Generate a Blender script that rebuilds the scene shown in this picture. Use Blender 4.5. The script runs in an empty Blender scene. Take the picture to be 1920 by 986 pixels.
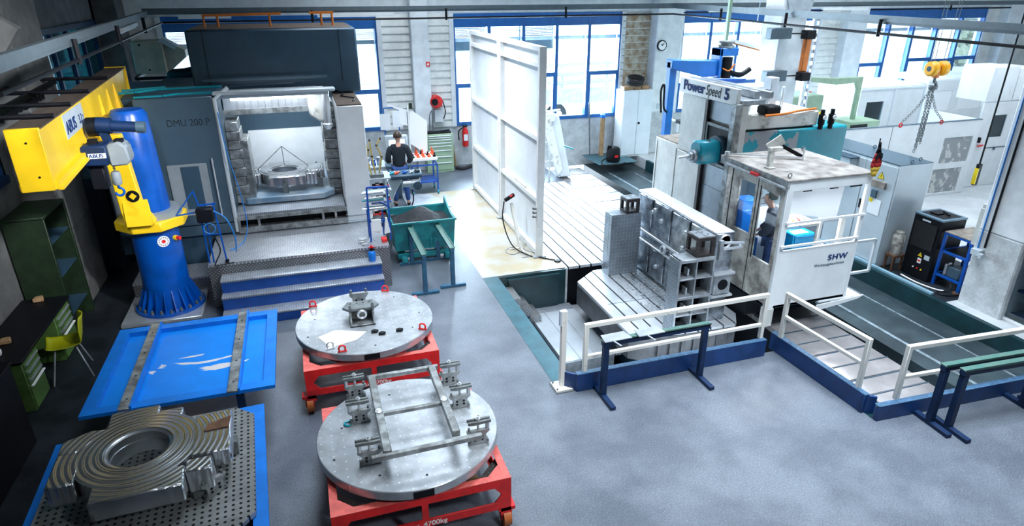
import bpy, bmesh, math, random
from mathutils import Vector, Matrix
random.seed(7)
SC = bpy.context.scene
COL = SC.collection
PI = math.pi

# ---------------------------------------------------------------- camera, world, lights, exposure
cam_data = bpy.data.cameras.new('camera')
cam_data.sensor_width = 36.0
cam_data.lens = 36.0 * 1201.4 / 1920
cam_data.clip_end = 300
cam = bpy.data.objects.new('camera', cam_data)
COL.objects.link(cam)
cam.location = (0, 0, 4.7)
cam.rotation_euler = (math.radians(90 - 23.3), 0, math.radians(-17.87))
SC.camera = cam

SC.view_settings.view_transform = 'Standard'
SC.view_settings.look = 'None'
SC.view_settings.gamma = 1.0
SC.view_settings.use_curve_mapping = False
SC.view_settings.exposure = 0.0
SC.cycles.use_denoising = True
SC.cycles.max_bounces = 7
SC.cycles.diffuse_bounces = 3
SC.cycles.glossy_bounces = 3
SC.cycles.transparent_max_bounces = 12
SC.cycles.sample_clamp_indirect = 6.0

world = bpy.data.worlds.new('overcast_sky')
SC.world = world
world.use_nodes = True
wn = world.node_tree.nodes['Background']
wn.inputs['Color'].default_value = (0.74, 0.88, 1.0, 1)
wn.inputs['Strength'].default_value = 7.0

def area(name, loc, rot, sx, sy, energy, col=(0.80, 0.90, 1.0), spread=180):
    l = bpy.data.lights.new(name, 'AREA')
    l.shape = 'RECTANGLE'; l.size = sx; l.size_y = sy; l.energy = energy; l.color = col; l.spread = math.radians(spread)
    o = bpy.data.objects.new(name, l); COL.objects.link(o)
    o.location = loc; o.rotation_euler = rot
    return o
HP = PI / 2
# added fill lights under the closed roof, over the middle and the right
area('overhead_fill', (2.7, 13.4, 7.4), (0, 0, 0), 3.0, 5.0, 340, spread=110)
area('overhead_fill', (8.0, 10.6, 7.4), (0, 0, 0), 3.4, 7.0, 470, spread=95)
area('overhead_fill', (14.5, 11.5, 7.4), (0, 0, 0), 5.0, 9.0, 500, spread=120)
area('overhead_fill', (1.2, 7.6, 7.4), (0, 0, 0), 2.0, 4.6, 195, spread=72)
area('overhead_fill', (5.6, 4.0, 7.4), (0, 0, 0), 4.0, 2.4, 340, spread=80)
# added fill lights out of view, aimed at crane, tall screen and carts
def aim_fill(loc, target, energy, spread):
    o = area('aimed_fill', loc, (0, 0, 0), .5, .5, energy, (.95, .97, 1.0), spread)
    o.rotation_euler = (Vector(target) - Vector(loc)).to_track_quat('-Z', 'Y').to_euler()
aim_fill((3.2, 3.2, 7.0), (-2.6, 9.4, 2.9), 52, 32)
aim_fill((.6, 12.0, 7.0), (3.9, 12.8, 1.9), 75, 60)
aim_fill((3.6, -.8, 6.4), (1.2, 6.6, .6), 48, 64)
aim_fill((-1.2, 1.5, 7.0), (-2.6, 8.6, 3.0), 9, 24)
# daylight falling in through the rear windows
for wx, ww, en in ((-0.4, 4.6, 60), (6.5, 4.6, 1500), (13.4, 4.6, 1100), (20.3, 4.8, 800)):
    area('window_daylight', (wx, 18.3, 2.7), (-HP, 0, 0), ww, 2.7, en, spread=150)

# ---------------------------------------------------------------- materials
def mat(name, col, rough=0.5, metal=0.0, var=0.0, vscale=6.0, bump=0.0, bscale=40.0, col2=None,
        speck=0.0, spscale=120.0, emit=0.0, coat=0.0, rvar=0.0, ramp=(0.4, 0.62), grain=0.0, grscale=90.0, spec=None):
    m = bpy.data.materials.new(name); m.use_nodes = True
    nt = m.node_tree; p = nt.nodes['Principled BSDF']
    p.inputs['Base Color'].default_value = (*col, 1)
    p.inputs['Roughness'].default_value = rough
    p.inputs['Metallic'].default_value = metal
    if coat: p.inputs['Coat Weight'].default_value = coat; p.inputs['Coat Roughness'].default_value = 0.12
    tc = nt.nodes.new('ShaderNodeTexCoord')
    def noise(scale, detail=4, rough=0.6):
        n = nt.nodes.new('ShaderNodeTexNoise'); n.inputs['Scale'].default_value = scale
        n.inputs['Detail'].default_value = detail; n.inputs['Roughness'].default_value = rough
        nt.links.new(tc.outputs['Object'], n.inputs['Vector']); return n
    out = None
    if var or col2:
        n = noise(vscale); r = nt.nodes.new('ShaderNodeValToRGB')
        c2 = col2 if col2 else tuple(max(0, c * (1 - var)) for c in col)
        r.color_ramp.elements[0].position = ramp[0]; r.color_ramp.elements[1].position = ramp[1]
        r.color_ramp.elements[0].color = (*c2, 1); r.color_ramp.elements[1].color = (*col, 1)
        nt.links.new(n.outputs['Fac'], r.inputs['Fac']); out = r.outputs['Color']
        if rvar:
            mr = nt.nodes.new('ShaderNodeMapRange'); mr.inputs['To Min'].default_value = rough - rvar; mr.inputs['To Max'].default_value = rough + rvar
            nt.links.new(n.outputs['Fac'], mr.inputs['Value']); nt.links.new(mr.outputs['Result'], p.inputs['Roughness'])
    if speck:
        n = noise(spscale, 2, 0.5); r = nt.nodes.new('ShaderNodeValToRGB')
        r.color_ramp.elements[0].position = 0.60; r.color_ramp.elements[1].position = 0.72
        r.color_ramp.elements[0].color = (1, 1, 1, 1); r.color_ramp.elements[1].color = (1 + speck,) * 3 + (1,)
        mx = nt.nodes.new('ShaderNodeMix'); mx.data_type = 'RGBA'; mx.blend_type = 'MULTIPLY'; mx.inputs['Factor'].default_value = 1
        nt.links.new(n.outputs['Fac'], r.inputs['Fac'])
        if out: nt.links.new(out, mx.inputs['A'])
        else: mx.inputs['A'].default_value = (*col, 1)
        nt.links.new(r.outputs['Color'], mx.inputs['B']); out = mx.outputs['Result']
    if grain:
        n = noise(grscale, 3, 0.75); r = nt.nodes.new('ShaderNodeValToRGB')
        r.color_ramp.elements[0].position = 0.34; r.color_ramp.elements[1].position = 0.66
        r.color_ramp.elements[0].color = (1 - grain,) * 3 + (1,); r.color_ramp.elements[1].color = (1 + grain,) * 3 + (1,)
        mx = nt.nodes.new('ShaderNodeMix'); mx.data_type = 'RGBA'; mx.blend_type = 'MULTIPLY'; mx.inputs['Factor'].default_value = 1
        nt.links.new(n.outputs['Fac'], r.inputs['Fac'])
        if out: nt.links.new(out, mx.inputs['A'])
        else: mx.inputs['A'].default_value = (*col, 1)
        nt.links.new(r.outputs['Color'], mx.inputs['B']); out = mx.outputs['Result']
    if spec is not None: p.inputs['Specular IOR Level'].default_value = spec
    if out: nt.links.new(out, p.inputs['Base Color'])
    if bump:
        n = noise(bscale, 3); b = nt.nodes.new('ShaderNodeBump'); b.inputs['Strength'].default_value = bump; b.inputs['Distance'].default_value = 0.01
        nt.links.new(n.outputs['Fac'], b.inputs['Height']); nt.links.new(b.outputs['Normal'], p.inputs['Normal'])
    if emit:
        p.inputs['Emission Color'].default_value = (*col, 1); p.inputs['Emission Strength'].default_value = emit
    return m

def grid_mat(name, col, dot, pitch, radius, rough=0.35, metal=0.9, plane='xy', stagger=False, raised=False, var=0.25, off=(0.0, 0.0)):
    """metal with a regular pattern of drilled holes (or raised studs) in object space"""
    m = mat(name, col, rough, metal, var=var, vscale=5)
    nt = m.node_tree; p = nt.nodes['Principled BSDF']
    tc = [n for n in nt.nodes if n.type == 'TEX_COORD'][0]
    sp = nt.nodes.new('ShaderNodeSeparateXYZ'); nt.links.new(tc.outputs['Object'], sp.inputs[0])
    def M(op, a, b=None, c=None):
        n = nt.nodes.new('ShaderNodeMath'); n.operation = op
        for i, v in enumerate((a, b, c)):
            if v is None: continue
            if isinstance(v, (int, float)): n.inputs[i].default_value = v
            else: nt.links.new(v, n.inputs[i])
        return n.outputs[0]
    ax = {'x': sp.outputs[0], 'y': sp.outputs[1], 'z': sp.outputs[2]}
    if plane == 'auto':
        u = M('ADD', ax['x'], ax['y']); v = ax['z']
    else:
        u = ax[plane[0]]; v = ax[plane[1]]
    u = M('DIVIDE', M('ADD', u, 100 + off[0]), pitch); v = M('DIVIDE', M('ADD', v, 100 + off[1]), pitch)
    if stagger:
        uu = M('ADD', u, v); v = M('SUBTRACT', u, M('SUBTRACT', v, 300)); u = uu
    fu = M('SUBTRACT', M('FRACT', u), 0.5); fv = M('SUBTRACT', M('FRACT', v), 0.5)
    d = M('SQRT', M('ADD', M('MULTIPLY', fu, fu), M('MULTIPLY', fv, fv)))
    mask = M('LESS_THAN', d, radius)
    mx = nt.nodes.new('ShaderNodeMix'); mx.data_type = 'RGBA'
    old = p.inputs['Base Color'].links[0].from_socket if p.inputs['Base Color'].links else None
    if old: nt.links.new(old, mx.inputs['A'])
    else: mx.inputs['A'].default_value = (*col, 1)
    mx.inputs['B'].default_value = (*dot, 1)
    nt.links.new(mask, mx.inputs['Factor']); nt.links.new(mx.outputs['Result'], p.inputs['Base Color'])
    if raised:
        b = nt.nodes.new('ShaderNodeBump'); b.inputs['Strength'].default_value = 0.9; b.inputs['Distance'].default_value = 0.004
        h = M('MAXIMUM', M('SUBTRACT', radius * 1.2, d), 0.0)
        nt.links.new(h, b.inputs['Height']); nt.links.new(b.outputs['Normal'], p.inputs['Normal'])
    return m

def glass_mat(name, tint=(0.9, 0.97, 1.0), gloss=0.1):
    m = bpy.data.materials.new(name); m.use_nodes = True; nt = m.node_tree
    nt.nodes.remove(nt.nodes['Principled BSDF']); out = nt.nodes['Material Output']
    t = nt.nodes.new('ShaderNodeBsdfTransparent'); t.inputs['Color'].default_value = (*tint, 1)
    g = nt.nodes.new('ShaderNodeBsdfGlossy'); g.inputs['Roughness'].default_value = 0.03
    f = nt.nodes.new('ShaderNodeFresnel'); f.inputs['IOR'].default_value = 1.45
    a = nt.nodes.new('ShaderNodeMath'); a.operation = 'MULTIPLY'; a.inputs[1].default_value = 0.6 + gloss
    x = nt.nodes.new('ShaderNodeMixShader')
    nt.links.new(f.outputs[0], a.inputs[0]); nt.links.new(a.outputs[0], x.inputs[0])
    nt.links.new(t.outputs[0], x.inputs[1]); nt.links.new(g.outputs[0], x.inputs[2]); nt.links.new(x.outputs[0], out.inputs[0])
    return m

M = {}
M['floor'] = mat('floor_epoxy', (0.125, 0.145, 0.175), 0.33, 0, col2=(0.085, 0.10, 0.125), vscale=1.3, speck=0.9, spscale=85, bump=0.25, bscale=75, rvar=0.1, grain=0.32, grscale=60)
M['floor_pale'] = mat('floor_screed', (0.42, 0.42, 0.40), 0.22, 0, col2=(0.40, 0.35, 0.24), vscale=1.6, bump=0.03, rvar=0.08)
M['floor_green'] = mat('floor_teal_paint', (0.035, 0.12, 0.155), 0.35, 0, var=0.35, vscale=2.5, bump=0.05)
M['pit_teal'] = mat('pit_teal_paint', (0.004, 0.036, 0.046), 0.4, 0, var=0.4, vscale=3)
M['channel'] = mat('channel_coating', (0.04, 0.062, 0.072), 0.36, 0, col2=(0.022, 0.035, 0.043), vscale=1.8, bump=0.12, speck=0.3, spscale=90, grain=0.3)
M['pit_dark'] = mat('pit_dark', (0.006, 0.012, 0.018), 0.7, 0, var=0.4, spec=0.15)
M['concrete'] = mat('concrete', (0.56, 0.59, 0.61), 0.85, 0, var=0.22, vscale=4, bump=0.15, bscale=30, grain=.12, grscale=30)
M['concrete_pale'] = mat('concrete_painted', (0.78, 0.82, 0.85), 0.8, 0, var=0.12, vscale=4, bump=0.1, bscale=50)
M['cladding'] = mat('cladding_boards', (0.82, 0.83, 0.80), 0.7, 0, var=0.16, vscale=3)
M['cladding_worn'] = mat('cladding_worn', (0.60, 0.55, 0.46), 0.8, 0, col2=(0.34, 0.22, 0.13), vscale=5, ramp=(0.38, 0.6))
M['frame_blue'] = mat('window_blue_paint', (0.015, 0.13, 0.42), 0.35, 0, var=0.15)
M['blue'] = mat('blue_enamel', (0.0, 0.085, 0.45), 0.3, 0, var=0.25, vscale=4)
M['blue_light'] = mat('blue_tray_enamel', (0.0, 0.19, 0.72), 0.45, 0, var=0.2, vscale=3)
M['blue_dark'] = mat('blue_dark_paint', (0.004, 0.022, 0.075), 0.5, 0, var=0.3, vscale=5, spec=0.3)
M['steel_blue'] = mat('petrol_blue_paint', (0.03, 0.13, 0.24), 0.4, 0.1, var=0.3, vscale=8)
M['yellow'] = mat('crane_yellow', (0.93, 0.60, 0.012), 0.38, 0, var=0.12, vscale=3)
M['brown_top'] = mat('grimy_brown', (0.085, 0.06, 0.045), 0.8, 0, var=0.4, vscale=12)
M['red'] = mat('red_enamel', (0.78, 0.015, 0.015), 0.38, 0, var=0.25, vscale=8)
M['red_dusty'] = mat('red_enamel_dusty', (0.72, 0.13, 0.11), 0.6, 0, var=0.3, vscale=14, speck=0.4, spscale=150)
M['orange'] = mat('orange_paint', (0.75, 0.20, 0.02), 0.45, 0, var=0.2)
M['green'] = mat('cabinet_green', (0.36, 0.50, 0.33), 0.45, 0, var=0.1)
M['green_dark'] = mat('machine_green', (0.010, 0.026, 0.010), 0.5, 0, var=0.4, vscale=6)
M['teal'] = mat('teal_machine_paint', (0.0, 0.28, 0.36), 0.35, 0, var=0.18, vscale=3)
M['teal_bin'] = mat('teal_skip_paint', (0.01, 0.27, 0.29), 0.4, 0, col2=(0.01, 0.17, 0.2), vscale=6)
M['white'] = mat('white_enamel', (0.80, 0.83, 0.85), 0.32, 0, var=0.08, vscale=2.5)
M['white_worn'] = mat('white_enamel_worn', (0.76, 0.76, 0.72), 0.4, 0, col2=(0.30, 0.27, 0.22), vscale=7, ramp=(0.28, 0.44))
M['offwhite'] = mat('offwhite_enamel', (0.60, 0.61, 0.58), 0.4, 0, var=0.16, vscale=4)
M['panel_white'] = mat('partition_white', (0.74, 0.80, 0.86), 0.4, 0, var=0.08, vscale=2)
M['lightgrey'] = mat('light_grey_enamel', (0.50, 0.57, 0.62), 0.35, 0, var=0.1, vscale=2)
M['grey'] = mat('mid_grey_enamel', (0.055, 0.10, 0.14), 0.38, 0.1, var=0.12, vscale=2)
M['grey_dark'] = mat('dark_grey_enamel', (0.022, 0.06, 0.10), 0.5, 0, var=0.2, vscale=3, speck=0.5, spscale=160)
M['black'] = mat('black_plastic', (0.005, 0.006, 0.009), 0.5, 0, var=0.2, spec=0.2)
M['steel'] = mat('machined_steel', (0.62, 0.65, 0.68), 0.32, 0.6, var=0.22, vscale=9, rvar=0.1)
M['steel_bright'] = mat('ground_steel', (0.80, 0.84, 0.88), 0.34, 0.7, var=0.12, vscale=3, rvar=0.08)
M['steel_dark'] = mat('dark_cast_steel', (0.20, 0.225, 0.23), 0.42, 0.4, var=0.4, vscale=10, bump=0.2, bscale=30)
M['steel_worn'] = mat('worn_steel', (0.38, 0.41, 0.42), 0.4, 0.45, col2=(0.17, 0.18, 0.18), vscale=7, bump=0.15, bscale=25)
M['alu'] = mat('galvanised', (0.55, 0.60, 0.65), 0.4, 0.6, var=0.2, vscale=6)
M['rust'] = mat('rusty_steel', (0.18, 0.09, 0.05), 0.75, 0.3, var=0.4, vscale=12)
M['dirt'] = mat('metal_chips', (0.10, 0.09, 0.085), 0.6, 0.4, var=0.7, vscale=60, bump=1.0, bscale=120, speck=2.0, spscale=200)
M['chips'] = mat('bright_chips', (0.55, 0.62, 0.68), 0.3, 0.9, var=0.5, vscale=60)
M['rubber'] = mat('rubber', (0.02, 0.02, 0.022), 0.7)
M['wheel_orange'] = mat('castor_orange', (0.50, 0.13, 0.03), 0.5, 0, var=0.2)
M['wood'] = mat('wood', (0.42, 0.26, 0.13), 0.7, 0, var=0.3, vscale=8)
M['paper'] = mat('paper', (0.82, 0.84, 0.86), 0.8)
M['sheet_white'] = mat('white_sheet', (0.86, 0.88, 0.90), 0.7)
M['lime'] = mat('lime_plastic', (0.30, 0.32, 0.0), 0.45)
M['skin'] = mat('skin', (0.55, 0.30, 0.22), 0.5)
M['hair'] = mat('hair', (0.04, 0.022, 0.015), 0.6)
M['sweater'] = mat('sweater', (0.006, 0.012, 0.02), 0.9)
M['jeans'] = mat('work_trousers', (0.01, 0.05, 0.19), 0.8, var=0.2)
M['text_blue'] = mat('lettering_blue', (0.0, 0.03, 0.15), 0.85)
M['text_dark'] = mat('lettering_dark', (0.012, 0.02, 0.03), 0.85)
M['text_white'] = mat('lettering_white', (0.85, 0.85, 0.85), 0.5)
M['sign_yellow'] = mat('warning_yellow', (0.85, 0.62, 0.01), 0.4)
M['beige'] = mat('beige_duct', (0.42, 0.40, 0.31), 0.6, 0, var=0.15, speck=0.3, spscale=120)
M['orange_red'] = mat('orange_red_plastic', (0.75, 0.10, 0.03), 0.5)
M['brass'] = mat('gauge_yellow', (0.50, 0.36, 0.10), 0.4, 0.4)
M['hose_blue'] = mat('air_hose_blue', (0.01, 0.18, 0.55), 0.5)
M['chip_dark'] = mat('dark_turnings', (0.035, 0.038, 0.045), 0.6, 0.5, var=0.6, vscale=50, bump=1.0, bscale=90, speck=1.5, spscale=150)
M['green_mid'] = mat('drawer_green', (0.08, 0.17, 0.04), 0.5, 0, var=0.3)
M['cable_blue'] = mat('cable_channel_blue', (0.25, 0.42, 0.52), 0.4, 0.2, var=0.1)
M['canister'] = mat('scuffed_canister', (0.62, 0.60, 0.55), 0.45, 0.4, col2=(0.25, 0.23, 0.2), vscale=12)
M['grey_blue'] = mat('grey_blue', (0.10, 0.17, 0.23), 0.4)
M['mesh_black'] = grid_mat('mesh_front', (0.02, 0.022, 0.025), (0.002, 0.002, 0.002), 0.02, 0.35, 0.5, 0.2, plane='auto')
M['smeared_glass'] = mat('smeared_window', (0.30, 0.32, 0.33), 0.25, 0, col2=(0.60, 0.60, 0.58), vscale=6, ramp=(0.44, 0.47))
M['milky'] = mat('milky_pane', (0.90, 0.92, 0.94), 0.4)
M['green_pale'] = mat('pale_green_machine', (0.28, 0.40, 0.28), 0.5, 0, var=0.15)
M['steel_blue2'] = mat('slate_blue', (0.07, 0.11, 0.14), 0.45, 0.2, var=0.2)
M['blue_mid'] = mat('jib_blue', (0.01, 0.16, 0.55), 0.35, 0, var=0.15)
M['yellow2'] = mat('sheave_yellow', (0.90, 0.42, 0.01), 0.4)
M['rail_grey'] = mat('rail_grey', (0.11, 0.14, 0.16), 0.5, 0.2, var=0.15)
M['lips'] = mat('lips', (0.40, 0.14, 0.12), 0.5)
M['jacket'] = mat('dark_jacket', (0.02, 0.03, 0.05), 0.8)
M['plate_bright'] = mat('bright_floor_plate', (0.84, 0.88, 0.93), 0.38, 0.35, var=0.08, vscale=2)
M['steel_sheet'] = mat('sheet_steel', (0.60, 0.66, 0.72), 0.35, 0.6, var=0.12, vscale=2)
M['steel_worn2'] = mat('scuffed_steel', (0.42, 0.46, 0.50), 0.36, 0.5, var=0.35, vscale=8)
M['bed_plate'] = mat('bed_cover_steel', (0.30, 0.285, 0.29), 0.34, 0.4, var=0.3, vscale=2.2)
M['wood_board'] = mat('pale_board', (0.42, 0.44, 0.46), 0.6, 0, var=0.1)
M['cast_bright'] = mat('milled_casting', (0.40, 0.44, 0.49), 0.26, 0.85, col2=(0.16, 0.18, 0.21), vscale=6, bump=0.3, bscale=14)
M['rusty_dark'] = mat('dark_rust', (0.06, 0.05, 0.05), 0.5, 0.5, var=0.4, vscale=10)
M['blue_guard'] = mat('kick_board_blue', (0.006, 0.045, 0.18), 0.4, 0, var=0.3, vscale=4)
M['teal_edge'] = mat('kick_board_edge', (0.05, 0.13, 0.24), 0.5, 0, var=0.4, vscale=20)
M['rail_white'] = mat('railing_white', (0.72, 0.71, 0.66), 0.45, 0, col2=(0.34, 0.30, 0.24), vscale=14, ramp=(0.26, 0.36))
M['green_strip'] = mat('green_strip', (0.09, 0.15, 0.13), 0.45, 0, col2=(0.05, 0.14, 0.12), vscale=9)
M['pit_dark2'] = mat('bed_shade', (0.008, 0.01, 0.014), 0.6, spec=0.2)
M['channel_line'] = mat('channel_worn_line', (0.22, 0.28, 0.32), 0.6, 0, var=0.5, vscale=8)
M['grey_cover'] = mat('sliding_cover_grey', (0.33, 0.38, 0.42), 0.35, 0.4, var=0.12)
M['teal_worn'] = mat('spindle_teal', (0.01, 0.27, 0.36), 0.3, 0, col2=(0.03, 0.07, 0.09), vscale=5, ramp=(0.36, 0.44))
M['white_board'] = mat('name_board_white', (0.80, 0.82, 0.82), 0.4, 0, var=0.08, vscale=8)
M['brown_grime'] = mat('grime_brown', (0.30, 0.26, 0.22), 0.8, 0, var=0.4, vscale=8)
M['teal_grey'] = mat('teal_peeled', (0.30, 0.31, 0.33), 0.5, 0, col2=(0.0, 0.26, 0.33), vscale=3, ramp=(0.46, 0.48))
M['white_dirty'] = mat('cabin_side_dirty', (0.60, 0.59, 0.54), 0.45, 0, col2=(0.20, 0.185, 0.165), vscale=4, ramp=(0.38, 0.60))
M['roof_grime'] = mat('cabin_roof_grime', (0.42, 0.395, 0.37), 0.7, 0, col2=(0.17, 0.15, 0.14), vscale=3.5, ramp=(0.36, 0.62))
M['flag_red'] = mat('flag_red', (0.45, 0.02, 0.02), 0.8)
M['flag_gold'] = mat('flag_gold', (0.60, 0.40, 0.05), 0.8)
M['tool_blue'] = mat('tool_box_blue', (0.0, 0.30, 0.62), 0.35)
M['concrete_shaded'] = mat('concrete_shade_toned', (0.13, 0.135, 0.135), 0.85, 0, var=0.3, vscale=3, bump=0.15, bscale=30)  # same concrete, with the unlit left side's shade put into the colour
M['ceiling'] = mat('roof_deck', (0.20, 0.20, 0.19), 0.9, 0, var=0.2)
M['floor_rear'] = mat('floor_concrete_grey', (0.50, 0.53, 0.55), 0.45, 0, var=0.2, vscale=1.5)
M['floor_oil_shade'] = mat('floor_oil_and_shade_dark', (0.020, 0.026, 0.034), 0.45, 0, var=0.5, vscale=2, speck=1.5, spscale=60, bump=.1, spec=0.2)  # oil by the chiller; painted shade in the left corner
M['sheet_thin'] = mat('thin_white_sheet', (0.9, 0.92, 0.94), 0.7)
_nt = M['sheet_thin'].node_tree; _tr = _nt.nodes.new('ShaderNodeBsdfTranslucent'); _tr.inputs['Color'].default_value = (.9, .93, .96, 1); _mx = _nt.nodes.new('ShaderNodeMixShader'); _mx.inputs[0].default_value = .6
_nt.links.new(_nt.nodes['Principled BSDF'].outputs[0], _mx.inputs[1]); _nt.links.new(_tr.outputs[0], _mx.inputs[2]); _nt.links.new(_mx.outputs[0], _nt.nodes['Material Output'].inputs[0])
M['pallet_steel'] = mat('pallet_steel', (0.50, 0.57, 0.63), 0.35, 0.3, col2=(0.22, 0.36, 0.50), vscale=2.5)
M['cast_dark'] = mat('dark_casting', (0.07, 0.075, 0.085), 0.5, 0.2, var=0.4, vscale=5)
M['grey_soft'] = mat('soft_grey_enamel', (0.22, 0.26, 0.29), 0.4, 0, var=0.1)
M['blue_riser'] = mat('riser_blue', (0.008, 0.075, 0.36), 0.35, 0, var=0.2)
M['lamp'] = mat('lit_tube', (0.85, 0.93, 1.0), 0.4, emit=5.0)
M['screen'] = mat('lit_screen', (0.75, 0.9, 1.0), 0.4, emit=1.6)
M['glass'] = glass_mat('window_glass')
M['glass_clear'] = glass_mat('cabin_glass', (0.93, 0.97, 1.0), -0.4)
M['glass_dimmed'] = glass_mat('dimmed_glass', (0.10, 0.30, 0.36), 0.2)  # dark tint stands in for the low light in the left windows
M['glass_grey'] = glass_mat('dirty_glass', (0.55, 0.62, 0.66), 0.3)
M['checker'] = grid_mat('checker_plate', (0.42, 0.45, 0.50), (0.78, 0.80, 0.84), 0.055, 0.30, 0.35, 0.7, plane='xy', stagger=True, raised=True)
M['checker_side'] = grid_mat('checker_plate_upright', (0.20, 0.21, 0.22), (0.46, 0.47, 0.48), 0.055, 0.25, 0.35, 0.7, plane='auto', stagger=True, raised=True)
M['grating'] = grid_mat('step_grating', (0.50, 0.54, 0.60), (0.22, 0.25, 0.30), 0.035, 0.28, 0.4, 0.6, plane='xy')
M['drilled'] = grid_mat('drilled_table', (0.50, 0.54, 0.58), (0.80, 0.82, 0.84), 0.105, 0.07, 0.3, 0.6, plane='xy')
M['drilled_dark'] = grid_mat('perforated_pallet', (0.36, 0.38, 0.38), (0.01, 0.01, 0.01), 0.058, 0.22, 0.35, 0.5, plane='xy')
M['drilled_plate'] = grid_mat('drilled_angle_plate', (0.34, 0.39, 0.44), (0.70, 0.75, 0.8), 0.062, 0.11, 0.32, 0.6, plane='auto')
M['mat_ribbed'] = grid_mat('ribbed_mat', (0.50, 0.56, 0.62), (0.28, 0.32, 0.38), 0.05, 0.3, 0.5, 0.2, plane='xy')

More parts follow.
